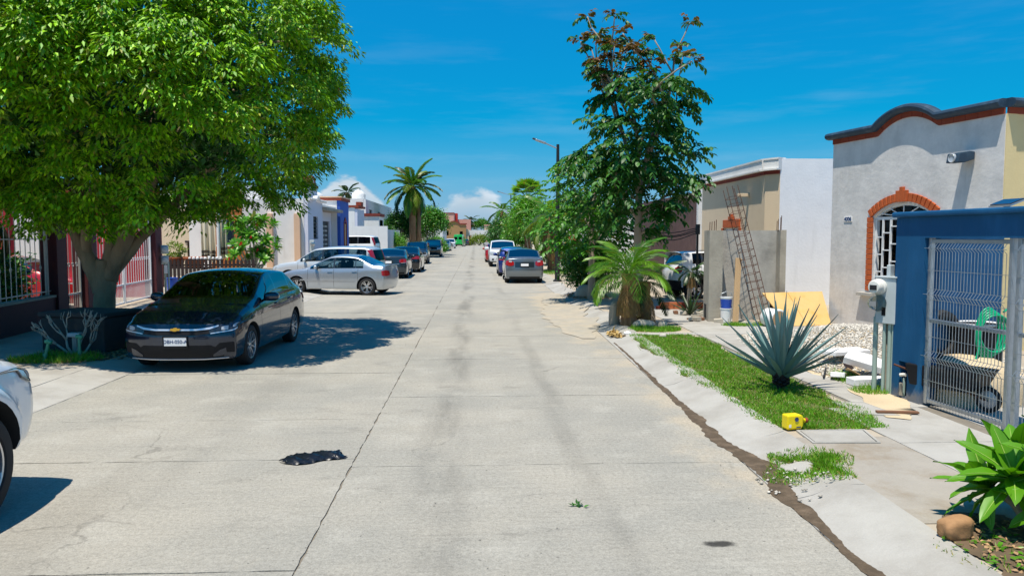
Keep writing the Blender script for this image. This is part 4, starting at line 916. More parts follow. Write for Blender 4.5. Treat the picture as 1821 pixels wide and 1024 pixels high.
def car(name, label, S, pm, loc, rz, group=None, cat='car', detail=2, glass='glass_car'):
    root = thing(name, label, cat, loc, rz, group)
    L, W, fa, ra, Rw = S['L'], S['W'], S['fa'], S['ra'], S['R']; zb0 = S.get('zb', .20); tw = S.get('tw', .20)
    top = Crv(smoothline(S['top'], 2)); belt = Crv(smoothline(S['belt'], 2)); nose = Crv(smoothline(S['nose'], 1)); tail = Crv(smoothline(S['tail'], 1))
    Ra = Rw + S.get('gap', .055); t1 = min(.5, fa - Ra - .02); t2 = max(L - .5, ra + Ra + .02); cf, cr = S.get('cf', .22), S.get('cr', .16)
    Hm = max(p[1] for p in S['top']); rw = S.get('roofw', .74)
    tp = lambda t: interp(t, top); bl = lambda t: min(interp(t, belt), tp(t) - .012)
    def hw(t):
        k = 1.0
        if t < 1.1: k -= S.get('tapf', .07) * ((1.1 - t) / 1.1) ** 2
        if t > L - 1.1: k -= S.get('tapr', .06) * ((t - L + 1.1) / 1.1) ** 2
        return W / 2 * k
    def yside(t, z):
        B = bl(t); s = (z - zb0) / max(B - zb0, .05); s = min(max(s, 0), 1)
        fl = 0.
        if S.get('flare'):
            for a in (fa, ra):
                d = math.hypot(t - a, z - Rw)
                if d < Ra + .12: fl = max(fl, S['flare'] * min(1, (Ra + .12 - d) / .06))
        return hw(t) * interp(s, SIDE) + fl
    def P(t, y, z):
        q = abs(y) / (W / 2)
        if t < t1: tt = t + (1 - t / t1) * (interp(z, nose) + cf * q ** 2.6)
        elif t > t2: tt = t - (t - t2) / (L - t2) * (interp(z, tail) + cr * q ** 2.6)
        else: tt = t
        return (L / 2 - tt, y, z)
    arch = lambda t: max([zb0] + [Rw + math.sqrt(max(Ra * Ra - (t - a) ** 2, 0)) for a in (fa, ra) if abs(t - a) < Ra])
    # stations
    seams = S.get('seams', []); wins = S.get('win', [])
    ts = list(np.linspace(0, L, int(L / (.07 if detail > 1 else .14)) + 1))
    for a in (fa, ra):
        ts += [a + s * Ra * math.cos(q) for s in (1, -1) for q in np.linspace(0, math.pi / 2, 9 if detail > 1 else 6)] + [a + Ra + .003, a - Ra - .003]
    key = [S['cowl'], S['rf'], S['rr'], S['deck']] + [x for w in wins for x in w]
    for k in key: ts.append(k)
    if detail > 1:
        for s in seams: ts += [s - .005, s + .005]
    ts = sorted(t for t in ts if 0 <= t <= L)
    keep = [ts[0]]; hard = set(round(k, 4) for k in key + [x for s in seams for x in (s - .005, s + .005)] + [0, L])
    for t in ts[1:]:
        if t - keep[-1] > .0025: keep.append(t)
        elif round(t, 4) in hard: keep[-1] = t
    ts = keep
    def section(t):
        zb = arch(t); B, T = bl(t), tp(t); pts = []
        for f in FS:
            z = zb + (B - zb) * f; pts.append((yside(t, z), z))
        h = T - B; q = min(max(h / (Hm - bl(S['rf'])), 0), 1); yb = pts[-1][0]
        yr = hw(t) * (.90 - (.90 - rw) * q); zr = T - (.012 + .055 * q) if h > .08 else B + h * .5
        for e in ES[1:]: pts.append((yb + (yr - yb) * e + .022 * q * math.sin(math.pi * e), B + (zr - B) * e))
        for k in KS + [0]: pts.append((yr * k, T - (T - zr) * k ** 2.2))
        return pts
    secs = [section(t) for t in ts]; nr = len(secs[0]); nF, nE = len(FS), len(ES)
    # full ring indices: +y side rows 0..nr-1 then mirrored
    parts = {}
    def emit(part, q):
        b = parts.setdefault(part, ({}, [], []))
        idx = []
        for kk, p in q:
            if kk not in b[0]: b[0][kk] = len(b[1]); b[1].append(p)
            idx.append(b[0][kk])
        if len(set(idx)) > 2: b[2].append(tuple(dict.fromkeys(idx)))
    w0, w1 = (min(a for a, _ in wins), max(b for _, b in wins)) if wins else (9, 9)
    for i in range(len(ts) - 1):
        ta, tb = ts[i], ts[i + 1]; tm = (ta + tb) / 2
        seam = detail > 1 and any(abs(tm - s) < .005 for s in seams)
        hh = min(tp(ta) - bl(ta), tp(tb) - bl(tb))
        for j in range(nr - 1):
            if j < nF - 1:
                part = 'door_gap' if seam and zb0 + .07 < (secs[i][j][1]) else 'body'
                if S.get('clad') and secs[i][j + 1][1] < S['clad'] + max(0, arch(tm) - zb0 - .0) * (1 if arch(tm) > zb0 else 0) and (j < 3 or arch(tm) <= zb0): part = 'cladding'
                if part == 'body' and detail > 1 and S.get('doors') and j >= 2:
                    for d0, d1 in S['doors']:
                        if d0 < tm < d1: part = 'door'
            elif j < nF - 1 + nE - 1:
                e = ES[j - nF + 1]
                part = 'body'
                if w0 < tm < w1 and hh > .10:
                    if .04 < e < .9: part = 'side_window' if any(a < tm < b for a, b in wins) else 'pillar'
                    elif e < .04: part = 'window_trim'
            else:
                k = j - (nF - 1 + nE - 1)
                part = 'body'
                if k >= 1:
                    if S['cowl'] < tm < S['rf']: part = 'windshield'
                    elif S['rr'] < tm < S['deck']: part = 'rear_window'
                if S.get('bed') and S['bed'][0] < tm < S['bed'][1] and k >= 1: part = 'bed_cover'
                if S.get('sunroof') and S['sunroof'][0] < tm < S['sunroof'][1] and k >= 1: part = 'roof_panel'
            for sg in (1, -1):
                pn = part
                if part in ('side_window', 'door', 'door_gap', 'pillar', 'window_trim'):
                    k_ = 0
                    if part == 'door': k_ = [n for n, (d0, d1) in enumerate(S['doors']) if d0 < tm < d1][0]
                    elif part == 'side_window': k_ = [n for n, (a, b) in enumerate(wins) if a < tm < b][0]
                    elif part == 'door_gap': k_ = [n for n, s_ in enumerate(seams) if abs(tm - s_) < .005][0]
                    elif part == 'pillar': k_ = sum(b < tm for a, b in wins)
                    pn = '%s|%d|%d' % (part, sg, k_)
                q = []
                for (ii, jj) in ((i, j), (i + 1, j), (i + 1, j + 1), (i, j + 1)):
                    y, z = secs[ii][jj]; q.append(((ii, jj, sg if y > 1e-6 else 0), P(ts[ii], sg * y, z)))
                emit(pn, q if sg < 0 else q[::-1])
    # end caps
    for ii, t in ((0, 0.), (len(ts) - 1, L)):
        ny = 14
        for j in range(nr - 1):
            (ya, za), (yb, zb_) = secs[ii][j], secs[ii][j + 1]
            for c in range(ny):
                q = []
                for y_, z_, cc, jj in ((ya, za, c, j), (ya, za, c + 1, j), (yb, zb_, c + 1, j + 1), (yb, zb_, c, j + 1)):
                    u = -1 + 2 * cc / ny; kk = (ii, jj, -1 if cc == 0 else (1 if cc == ny else ('c', cc)))
                    q.append((kk if y_ > 1e-6 else (ii, jj, 0), P(t, u * y_, z_)))
                emit('body' if not (S.get('clad') and max(za, zb_) < S['clad']) else 'cladding', q if ii else q[::-1])
    matmap = {'body': pm, 'door_gap': 'interior_dark', 'windshield': glass, 'rear_window': glass, 'pillar': 'lamp_dark', 'window_trim': S.get('trim', 'lamp_dark'), 'cladding': 'black_plastic', 'bed_cover': 'black_plastic', 'roof_panel': 'lamp_dark'}
    body = None
    order = sorted(parts, key=lambda k: k != 'body')
    for pn in order:
        d, V, F = parts[pn]
        nm = pn.split('|')[0]
        mt = glass if nm == 'side_window' else (pm if nm == 'door' else matmap[nm])
        me = bpy.data.meshes.new(nm); me.from_pydata(V, [], F); me.update(); me.shade_smooth()
        o = link(nm, me, mt, root)
        if nm == 'body': body = o
    # arch liners and underbody
    lin = MB()
    for a in (fa, ra):
        st = [t for t in ts if abs(t - a) <= Ra + .0031]
        for sg in (1, -1):
            vs = []
            for t in st:
                z = arch(t); vs += [(L / 2 - t, sg * (yside(t, z) - .002), z), (L / 2 - t, sg * (W / 2 - tw - .10), z)]
            lin.add(vs, [(2 * i, 2 * i + 2, 2 * i + 3, 2 * i + 1) for i in range(len(st) - 1)])
    fl = min(bl(S['cowl'] + .3), 1.0) - .16
    lin.box(-L / 2 + .30, L / 2 - .30, -W / 2 + tw + .09, W / 2 - tw - .09, zb0 - .02, min(fl, zb0 + .35))
    lin.box(L / 2 - S['deck'] + .0, L / 2 - S['cowl'] - .25, -W / 2 + .14, W / 2 - .14, zb0 + .02, fl)
    lin.build('underbody', 'interior_dark', root)
    # surface panels (lights, grilles, plates, handles)
    def F_end(front, s, z, off):
        t0 = 0. if front else L
        def at(s_):
            yw = min(yside(t0, min(z, bl(t0))), 9); a = abs(s_); sg = 1 if s_ >= 0 else -1
            if z > bl(t0):
                B, T = bl(t0), tp(t0); pts = secs[0 if front else -1][nF - 1:]
                yw = float(np.interp(z, [p[1] for p in pts], [p[0] for p in pts]))
            if a <= yw: return Vector(P(t0, s_, z))
            t = (a - yw) if front else L - (a - yw); return Vector(P(t, sg * yside(t, z), z))
        p = at(s); d1 = at(s + .01) - at(s - .01); zz = z
        z = zz + .01; pu = at(s); z = zz - .01; pd = at(s); z = zz
        n = d1.cross(pu - pd); n = n.normalized() if n.length > 1e-9 else Vector((1, 0, 0))
        ctr = Vector((0, 0, z))
        if n.dot(p - ctr) < 0: n = -n
        return p + n * off
    def F_side(sg, t, z, off):
        return Vector((P(t, sg * (yside(t, z) + off), z)))
    def strip_panel(pn, m, colsP, f, off, depth=.012, nz=3, ds=.04, parent=root, bev=None):
        cs = []
        for (a, b) in zip(colsP[:-1], colsP[1:]):
            k = max(1, int(abs(b[0] - a[0]) / ds))
            for i in range(k): cs.append([a[q] + (b[q] - a[q]) * i / k for q in range(3)])
        cs.append(colsP[-1]); b = MB(); vs = []; n = len(cs)
        for lay in (off, off - depth):
            for s, z0, z1 in cs:
                for r in range(nz + 1): vs.append(f(s, z0 + (z1 - z0) * r / nz, lay))
        q = nz + 1; N = n * q; fs = []
        for i in range(n - 1):
            for r in range(nz): fs.append((i * q + r, (i + 1) * q + r, (i + 1) * q + r + 1, i * q + r + 1))
        bd = [i * q for i in range(n)] + [(n - 1) * q + r for r in range(1, q)] + [i * q + nz for i in range(n - 2, -1, -1)] + [r for r in range(nz - 1, 0, -1)]
        for a, c in zip(bd, bd[1:] + bd[:1]): fs.append((a, c, c + N, a + N))
        return b.add(vs, fs).build(pn, m, parent, smooth=45)
    for front in (True, False):
        for it in S.get('front' if front else 'rear', []):
            pn, m, cs, off = it[:4]; both = all(c[0] >= 0 for c in cs) and (len(it) < 5 or it[4])
            o = strip_panel(pn, m, cs, lambda s, z, o_: F_end(front, s, z, o_), off)
            if both: strip_panel(pn, m, [(-s, a, b) for s, a, b in cs], lambda s, z, o_: F_end(front, s, z, o_), off)
    for it in S.get('side', []):
        pn, m, cs, off = it[:4]
        for sg in (1, -1): strip_panel(pn, m, cs, lambda t, z, o_: F_side(sg, t, z, o_), off)
    for t in S.get('handles', []):
        zh = bl(t) - .09
        for sg in (1, -1): strip_panel('door_handle', S.get('handle_mat', pm), [(t, zh - .008, zh + .010), (t + .02, zh - .014, zh + .015), (t + .16, zh - .012, zh + .015), (t + .18, zh - .006, zh + .010)], lambda a, z, o_: F_side(sg, a, z, o_), .030, .03)
    if S.get('mirror', 1):
        tmr = S['cowl'] + .42; zm = bl(tmr) + .075; k = S.get('mirror', 1)
        for sg in (1, -1):
            y0 = yside(tmr, bl(tmr)); bm_ = MB()
            n1, n2 = 10, 8; vs = []; 
            for i in range(n2 + 1):
                v = -math.pi / 2 + math.pi * i / n2
                for j in range(n1):
                    u = 2 * math.pi * j / n1; c = math.cos(v)
                    sx = math.copysign(abs(math.cos(u) * c) ** .7, math.cos(u)) * .06; sy = math.copysign(abs(math.sin(u) * c) ** .6, math.sin(u)) * .115 * k; sz = math.sin(v) * .072 * k
                    vs.append((L / 2 - tmr + sx + sy * sg * -.25, sg * (y0 + .125 * k) + sy, zm + sz))
            bm_.add(vs, [(i * n1 + j, i * n1 + (j + 1) % n1, (i + 1) * n1 + (j + 1) % n1, (i + 1) * n1 + j) for i in range(n2) for j in range(n1)])
            mr = bm_.build('wing_mirror', S.get('mirror_mat', pm), root, smooth=True)
            MB().tube([(L / 2 - tmr - .02, sg * (y0 - .03), zm - .06), (L / 2 - tmr, sg * (y0 + .08), zm - .05)], .022, 6).build('arm', 'black_plastic', mr)
    # wheels
    tm_, rm_, bk_ = wheel_meshes(Rw, tw, S.get('wheel', 'five'))
    for a in (fa, ra):
        for sg in (1, -1):
            w = link('wheel', tm_, 'rubber' if not tm_.materials else None, root, (L / 2 - a, sg * (W / 2 - tw / 2 - S.get('inset', .025)), Rw), (0, random.uniform(0, 3), 0 if sg > 0 else math.pi))
            link('rim', rm_, 'alloy' if not rm_.materials else None, w); link('brake_shield', bk_, 'interior_dark' if not bk_.materials else None, w)
    # cabin
    if detail > 1:
        zc = fl
        for sg in (1, -1):
            s = MB(); x = L / 2 - S['cowl'] - 1.12
            s.obox((x - .02, sg * W * .21, zc + .16), (.14, .46, .50), (0, -.22, 0)); s.obox((x - .10, sg * W * .21, zc + .46), (.09, .26, .17), (0, -.15, 0))
            s.build('front_seat', 'seat_grey', root, bevel=.04, smooth=True)
            if S['rr'] - S['cowl'] > 1.9:
                s = MB(); x = L / 2 - S['cowl'] - 1.98
                s.obox((x, sg * W * .20, zc + .10), (.14, .5, .40), (0, -.3, 0)); s.obox((x - .09, sg * W * .2, zc + .36), (.08, .24, .14), (0, -.2, 0))
                s.build('rear_seat', 'seat_grey', root, bevel=.04, smooth=True)
        MB().obox((L / 2 - S['cowl'] - .36, 0, zc + .10), (.40, W * .76, .16), (0, .12, 0)).build('dashboard', 'interior_dark', root, bevel=.05)
        st = MB(); cx = L / 2 - S['cowl'] - .66; pts = []
        for k in range(17):
            a = 2 * math.pi * k / 16; pts.append((cx - .06 * math.sin(a), W * .21 + .18 * math.cos(a), zc + .17 + .17 * math.sin(a)))
        st.tube(pts, .014, 6, caps=False); st.build('steering_wheel', 'interior_dark', root)
    return root, F_end, F_side
BASE_NOSE = [(.15, .10), (.3, .03), (.5, 0), (.62, .015), (.75, .06), (.95, .22)]
BASE_TAIL = [(.15, .12), (.35, .03), (.55, 0), (.75, .03), (.95, .06), (1.15, .10)]
def SP(**k): return k
SED = SP(L=4.50, W=1.78, fa=.86, ra=3.48, R=.318, zb=.20, cowl=1.22, rf=2.02, rr=3.28, deck=3.98, wheel='multi',
    top=[(0, .74), (.14, .80), (.6, .925), (1.2, 1.035), (1.3, 1.06), (2.0, 1.41), (2.2, 1.46), (2.75, 1.485), (3.25, 1.445), (3.4, 1.41), (3.98, 1.115), (4.1, 1.10), (4.42, 1.085), (4.5, 1.04)],
    belt=[(0, .70), (.3, .80), (1.2, .95), (2.5, .965), (3.7, 1.0), (4.2, 1.0), (4.5, .97)], nose=BASE_NOSE, tail=BASE_TAIL,
    win=[(1.45, 2.40), (2.46, 3.26), (3.30, 3.62)], seams=[1.33, 2.43, 3.36], doors=[(1.335, 2.425), (2.435, 3.355)], handles=[2.20, 3.10])
# ---- near dark sedan facing the camera
def make_plate(root, F_end, front, z, txt=None, w=.32, h=.15, s0=0.):
    p = F_end(front, s0, z, .014); q = F_end(front, s0, z + .03, .014); up = (q - p).normalized(); n = Vector((1 if front else -1, 0, 0)); right = up.cross(n).normalized(); n = right.cross(up).normalized()
    rot = Matrix((right, up, n)).transposed().to_euler()
    pl = MB().box(-w / 2, w / 2, -h / 2, h / 2, -.008, .002).build('licence_plate', 'plate_white', root, bevel=.004, loc=p, rot=rot)
    MB().poly([[(-w / 2 - .014, -h / 2 - .014), (w / 2 + .014, -h / 2 - .014), (w / 2 + .014, h / 2 + .014), (-w / 2 - .014, h / 2 + .014)], [(-w / 2 + .004, -h / 2 + .022), (w / 2 - .004, -h / 2 + .022), (w / 2 - .004, h / 2 - .004), (-w / 2 + .004, h / 2 - .004)]], lambda a, b, d: (a, b, d), -.006, .005).build('frame', 'black_plastic', pl)
    if txt: text_mesh('lettering', txt, h * .47, 'print_navy', pl, (0, .006, .0035), (0, 0, 0), .0012, bold=.0008)
    return pl
S1 = dict(SED); S1.update(
    front=[('lower_grille', 'black_plastic', [(-.66, .24, .33), (-.50, .23, .42), (.50, .23, .42), (.66, .24, .33)], .006),
           ('grille', 'black_plastic', [(-.56, .60, .67), (-.3, .575, .65), (.3, .575, .65), (.56, .60, .67)], .008),
           ('chrome_bar', 'chrome', [(-.60, .695, .715), (-.48, .655, .685), (-.3, .640, .664), (.3, .640, .664), (.48, .655, .685), (.60, .695, .715)], .018),
           ('headlight', 'lamp_dark', [(.48, .60, .655), (.58, .60, .705), (.74, .62, .755), (.92, .665, .79), (1.04, .725, .80)], .010),
           ('headlight_lens', 'lamp_clear', [(.64, .645, .685), (.68, .64, .70), (.73, .65, .705)], .014),
           ('headlight_lens', 'lamp_clear', [(.79, .675, .725), (.84, .68, .74), (.88, .69, .745)], .014),
           ('headlight_trim', 'chrome', [(.50, .590, .603), (.74, .620, .634), (.93, .655, .670)], .013),
           ('fog_recess', 'black_plastic', [(.52, .335, .36), (.62, .31, .45), (.80, .30, .46), (.86, .34, .44)], .004),
           ('fog_blade', 'paint_car_navy', [(.52, .25, .28), (.62, .26, .35), (.70, .28, .38)], .014),
           ('bumper_lip', 'chrome', [(-.72, .215, .225), (-.4, .203, .214), (.4, .203, .214), (.72, .215, .225)], .014)],
    rear=[('tail_light', 'lamp_red', [(.45, .78, .90), (.7, .76, .93), (1.0, .80, .92)], .012)], mirror=1.05)
ch, fe, fs = car('parked_car', 'dark navy sedan with a gold bow tie emblem parked under the round tree', S1, 'paint_car_navy', (-4.42, 13.70, 0), -91.3, glass='glass_dark')
make_plate(ch, fe, True, .475, 'DBH-050-A', .34, .155)
p = fe(True, 0, .655, .030)
a, b_, c_, d_ = .068, .026, .024, .015
pts = [(-a - .012, -d_), (-c_ - .004, -d_), (-c_ - .009, -b_), (c_ - .006, -b_), (c_ - .001, -d_), (a - .006, -d_), (a + .012, d_), (c_ + .004, d_), (c_ + .009, b_), (-c_ + .006, b_), (-c_ + .001, d_), (-a + .006, d_)]
MB().poly([pts], lambda x, z, d: (d, x, z), -.01, .006).build('emblem', 'gold', ch, loc=p)

def place(S, t, side, pt, rz):
    """vehicle origin so that the wheel at distance t from the nose on the given side stands at pt"""
    a = R(rz); lx, ly = S['L'] / 2 - t, side * (S['W'] / 2 - .1)
    return (pt[0] - lx * math.cos(a) + ly * math.sin(a), pt[1] - lx * math.sin(a) - ly * math.cos(a), 0)
# ---- silver sedan, side on
S2 = dict(SED); S2.update(L=4.20, W=1.70, fa=.86, ra=3.45, R=.305, wheel='five', zb=.21, cowl=1.20, rf=1.98, rr=3.02, deck=3.62, trim='paint_car_silver',
    top=[(0, .70), (.14, .76), (.6, .87), (1.2, .96), (1.3, .985), (1.95, 1.34), (2.15, 1.395), (2.55, 1.415), (3.0, 1.375), (3.15, 1.33), (3.62, 1.06), (3.75, 1.03), (4.22, 1.02), (4.34, .97)],
    belt=[(0, .66), (.3, .75), (1.2, .90), (2.5, .915), (3.5, .935), (4.34, .92)],
    win=[(1.36, 2.22), (2.28, 3.02), (3.05, 3.32)], seams=[1.28, 2.25, 3.14], doors=[(1.285, 2.245), (2.255, 3.135)], handles=[2.02, 2.92], tapf=.09,
    front=[('headlight', 'lamp_clear', [(.42, .56, .66), (.7, .57, .69), (.95, .60, .69)], .01)],
    rear=[('tail_light', 'lamp_red', [(.42, .70, .84), (.65, .67, .87), (.86, .69, .85)], .014)],
    side=[('side_moulding', 'paint_car_silver', [(1.0, .50, .545), (3.05, .50, .545)], .014), ('sill_trim', 'paint_car_silver', [(1.25, .225, .255), (3.08, .225, .255)], .012)])
sl, fe2, _ = car('parked_car', 'silver four door sedan parked crossways, seen side on behind the navy car', S2, 'paint_car_silver', place(S2, S2['ra'], 1, (-3.76, 26.5), 167), 167, glass='glass_clear')
MB().box(-.01, .12, -.60, .60, 0, .022).build('spoiler', 'paint_car_silver', sl, bevel=.008, loc=(-2.05, 0, 1.035), rot=(0, .12, 0))
# ---- estates and off-roaders
SUV = SP(L=4.50, W=1.78, fa=.88, ra=3.50, R=.335, zb=.24, cowl=1.15, rf=1.85, rr=9, deck=4.0, wheel='six', roofw=.80,
    top=[(0, .86), (.14, .92), (.6, 1.0), (1.12, 1.07), (1.22, 1.10), (1.85, 1.55), (2.05, 1.61), (2.8, 1.66), (3.8, 1.645), (4.4, 1.60), (4.5, 1.56)],
    belt=[(0, .80), (.3, .90), (1.2, 1.03), (2.5, 1.04), (4.0, 1.06), (4.5, 1.06)], nose=[(.15, .12), (.3, .04), (.6, 0), (.8, .02), (1.0, .15)], tail=[(.2, .10), (.4, 0), (.7, .0), (1.05, .04), (1.35, .14), (1.66, .26)],
    win=[(1.35, 2.25), (2.32, 3.16), (3.26, 4.16)], seams=[1.26, 2.28, 3.20], doors=[(1.265, 2.275), (2.285, 3.195)], handles=[2.02, 2.96],
    front=[('grille', 'black_plastic', [(-.42, .66, .80), (.42, .66, .80)], .01), ('headlight', 'lamp_clear', [(.50, .66, .80), (.72, .66, .83), (.98, .70, .82)], .012), ('lower_grille', 'black_plastic', [(-.6, .30, .46), (.6, .30, .46)], .008)],
    rear=[('rear_window', 'glass_dark', [(-.62, 1.10, 1.40), (-.56, 1.08, 1.50), (.56, 1.08, 1.50), (.62, 1.10, 1.40)], .012), ('tail_light', 'lamp_red', [(.62, .98, 1.48), (.70, .96, 1.50), (.82, .96, 1.48)], .016), ('bumper', 'black_plastic', [(-.8, .34, .50), (.8, .34, .50)], .03)])
S3 = dict(SUV); S3.update(trim='paint_car_wagon', rear=[('rear_window', 'glass_dark', [(-.6, 1.10, 1.40), (-.5, 1.08, 1.5), (.5, 1.08, 1.5), (.6, 1.10, 1.40)], .012), ('tail_light', 'lamp_red', [(.58, 1.04, 1.50), (.70, 1.00, 1.52), (.80, 1.0, 1.52)], .022), ('bumper', 'paint_car_wagon', [(-.8, .34, .50), (.8, .34, .50)], .03)],
    side=[('roof_rail', 'paint_car_wagon', [(1.9, 1.04, 1.05), (1.91, 1.04, 1.05)], .001)])
S3.pop('side')
car('parked_car', 'pale silver estate car with tall red tail light behind the silver sedan', S3, 'paint_car_wagon', (-5.95, 31.3, 0), 169, glass='glass_clear')
S3b = dict(SUV); S3b.update(trim='lamp_dark')
car('parked_car', 'white off-roader standing high in a driveway before the white houses', S3b, 'paint_car_white', (-9.0, 54.2, .47), 172, detail=1, glass='glass_dark')
# ---- row along the left
S4 = dict(SED); S4.update(L=4.75, W=1.82, ra=3.66, fa=.95, rr=3.45, deck=4.15, wheel='five', zb=.22, R=.325,
    top=[(0, .72), (.14, .78), (.6, .90), (1.25, 1.0), (1.35, 1.03), (2.1, 1.38), (2.3, 1.43), (2.8, 1.455), (3.4, 1.41), (3.55, 1.37), (4.15, 1.12), (4.3, 1.105), (4.67, 1.10), (4.75, 1.05)],
    belt=[(0, .68), (.3, .78), (1.2, .93), (2.5, .95), (3.8, .99), (4.4, 1.0), (4.75, .98)], win=[(1.5, 2.5), (2.56, 3.4), (3.44, 3.8)], seams=[1.4, 2.53, 3.5], doors=[(1.405, 2.525), (2.535, 3.495)], handles=[2.3, 3.2],
    rear=[('tail_light', 'lamp_red', [(.52, .80, .92), (.66, .76, .95), (.84, .78, .95), (1.0, .84, .93)], .014), ('tail_light_band', 'lamp_clear', [(.60, .755, .775), (.86, .775, .79)], .018), ('boot_trim', 'chrome', [(-.5, .70, .715), (.5, .70, .715)], .014), ('bumper_base_strip', 'black_plastic', [(-.75, .24, .32), (.75, .24, .32)], .01), ('boot_gap', 'interior_dark', [(-.72, .675, .682), (.72, .675, .682)], .003)],  # black plastic strip low on the rear bumper
    front=[('headlight', 'lamp_clear', [(.5, .6, .68), (.95, .66, .77)], .01)])
g4, fe4, _ = car('parked_car', 'graphite sedan with its boot to the camera, past the pale estate car', S4, 'paint_car_graphite', (-4.22, 38.9, 0), 91, glass='glass_car')
make_plate(g4, fe4, False, .80, None, .32, .15)
S5 = dict(SED); S5.update(rear=[('tail_light', 'lamp_red', [(.45, .78, .90), (.7, .76, .93), (1.0, .80, .92)], .012)])
car('parked_car', 'black sedan just beyond the graphite sedan, only its flank showing', S5, 'paint_car_black', (-4.0, 45.0, 0), 90, detail=1)
S6 = dict(SUV); S6.update(clad=.56, front=[('grille', 'black_plastic', [(-.40, .70, .80), (.40, .70, .80)], .01), ('headlight', 'lamp_clear', [(.46, .66, .76), (.54, .62, .84), (.68, .60, .86), (.80, .64, .84)], .02), ('bumper', 'paint_car_champagne', [(-.78, .34, .60), (.78, .34, .60)], .03), ('lower_grille', 'black_plastic', [(-.45, .40, .54), (.45, .40, .54)], .045)],
    L=4.32, ra=3.40, top=[(0, .88), (.14, .95), (.6, 1.03), (1.08, 1.09), (1.18, 1.12), (1.75, 1.55), (1.95, 1.62), (2.8, 1.68), (3.7, 1.665), (4.2, 1.62), (4.32, 1.58)])
c6, fe6, _ = car('parked_car', 'dark blue off-roader with big round headlights and tan bumper, facing the camera', S6, 'paint_car_graphite', (-4.42, 58.0, 0), -89, glass='glass_car')
MB().tube([(.7, .62, 1.68), (.4, .62, 1.75), (-1.3, .62, 1.75), (-1.6, .62, 1.68)], .02, 6).build('roof_rail', 'black_plastic', c6)
MB().tube([(.7, -.62, 1.68), (.4, -.62, 1.75), (-1.3, -.62, 1.75), (-1.6, -.62, 1.68)], .02, 6).build('roof_rail', 'black_plastic', c6)
S7 = dict(SUV); S7.update(front=[('grille', 'black_plastic', [(-.42, .74, .92), (.42, .74, .92)], .012), ('hood_edge', 'paint_car_champagne', [(-.8, .68, .74), (.8, .68, .74)], .016), ('headlight', 'lamp_clear', [(.48, .74, .92), (.9, .76, .92)], .015), ('bumper', 'paint_car_black', [(-.82, .3, .62), (.82, .3, .62)], .03)],
    top=[(0, .98), (.14, 1.02), (.6, 1.06), (1.08, 1.10), (1.18, 1.13), (1.65, 1.62), (1.85, 1.70), (2.8, 1.76), (3.9, 1.74), (4.5, 1.68)], belt=[(0, .92), (.3, .98), (1.2, 1.06), (4.5, 1.10)])
car('parked_car', 'boxy black off-roader with pale bonnet, next beyond the dark blue one', S7, 'paint_car_black', (-4.28, 77.3, 0), -90, detail=1)
S8 = dict(SED); S8.update(top=[(0, .78), (.14, .84), (.5, .98), (.95, 1.10), (1.05, 1.13), (1.8, 1.48), (2.1, 1.52), (3.0, 1.5), (3.7, 1.42), (4.0, 1.3)], belt=[(0, .72), (.3, .84), (1.0, 1.0), (4.0, 1.04)], L=4.0, ra=3.3, cowl=1.0, rf=1.8, rr=9, deck=3.6, win=[(1.25, 2.2), (2.26, 3.3)], seams=[], doors=[], handles=[], tail=[(.2, .1), (.5, 0), (1.0, .05), (1.4, .3)],
    front=[('headlight', 'lamp_clear', [(.45, .62, .76), (.95, .70, .86)], .015), ('grille', 'black_plastic', [(-.4, .60, .66), (.4, .60, .66)], .012), ('lower_grille', 'black_plastic', [(-.55, .26, .40), (.55, .26, .40)], .01)], rear=[])
car('parked_car', 'small silver hatchback facing the camera before the far white cars', S8, 'paint_car_silver', (-4.35, 107.5, 0), -90, detail=1)
S9 = dict(SUV); S9['front'] = [('grille', 'black_plastic', [(-.5, .58, .82), (.5, .58, .82)], .014), ('headlight', 'lamp_dark', [(.55, .70, .84), (.98, .74, .84)], .015), ('lower_grille', 'black_plastic', [(-.6, .30, .46), (.6, .30, .46)], .01)]
car('parked_car', 'white crossover facing the camera close in front of the green van', S9, 'paint_car_white', (-4.3, 130, 0), -90, detail=1)
VAN = SP(L=5.2, W=1.95, fa=.9, ra=4.1, R=.34, zb=.25, cowl=.75, rf=1.5, rr=9, deck=5.0, wheel='small', roofw=.86, mirror=1.3,
    top=[(0, 1.05), (.14, 1.12), (.7, 1.35), (.8, 1.40), (1.5, 2.15), (1.7, 2.3), (2.4, 2.42), (5.0, 2.42), (5.2, 2.36)], belt=[(0, .98), (.7, 1.28), (1.4, 1.32), (5.2, 1.32)],
    nose=[(.15, .1), (.4, 0), (.9, .05), (1.2, .2)], tail=[(.2, .1), (.4, 0), (2.4, .06)], win=[(1.0, 1.75)], seams=[], doors=[], handles=[], cr=.06,
    front=[('headlight', 'lamp_clear', [(.55, .75, 1.0), (.95, .8, 1.1)], .015), ('grille', 'black_plastic', [(-.5, .62, .8), (.5, .62, .8)], .012)],
    rear=[('tail_light', 'lamp_red', [(.78, .9, 1.5), (.90, .9, 1.5)], .015), ('rear_door_gap', 'interior_dark', [(-.008, .5, 2.2), (.008, .5, 2.2)], .006), ('rear_window', 'glass_dark', [(.12, 1.4, 1.9), (.75, 1.4, 1.9)], .012), ('bumper', 'black_plastic', [(-.85, .3, .5), (.85, .3, .5)], .04)])
car('parked_van', 'bright green panel van far down the left side of the street', VAN, 'paint_car_green', (-3.2, 153, 0), 84, detail=1, cat='van')
car('parked_van', 'white panel van half hidden left of the green van', VAN, 'paint_car_white', (-6.3, 140, 0), -90, detail=1, cat='van')
S10 = dict(SED); S10['rear'] = [('tail_light', 'lamp_red', [(.45, .78, .90), (1.0, .80, .92)], .012)]
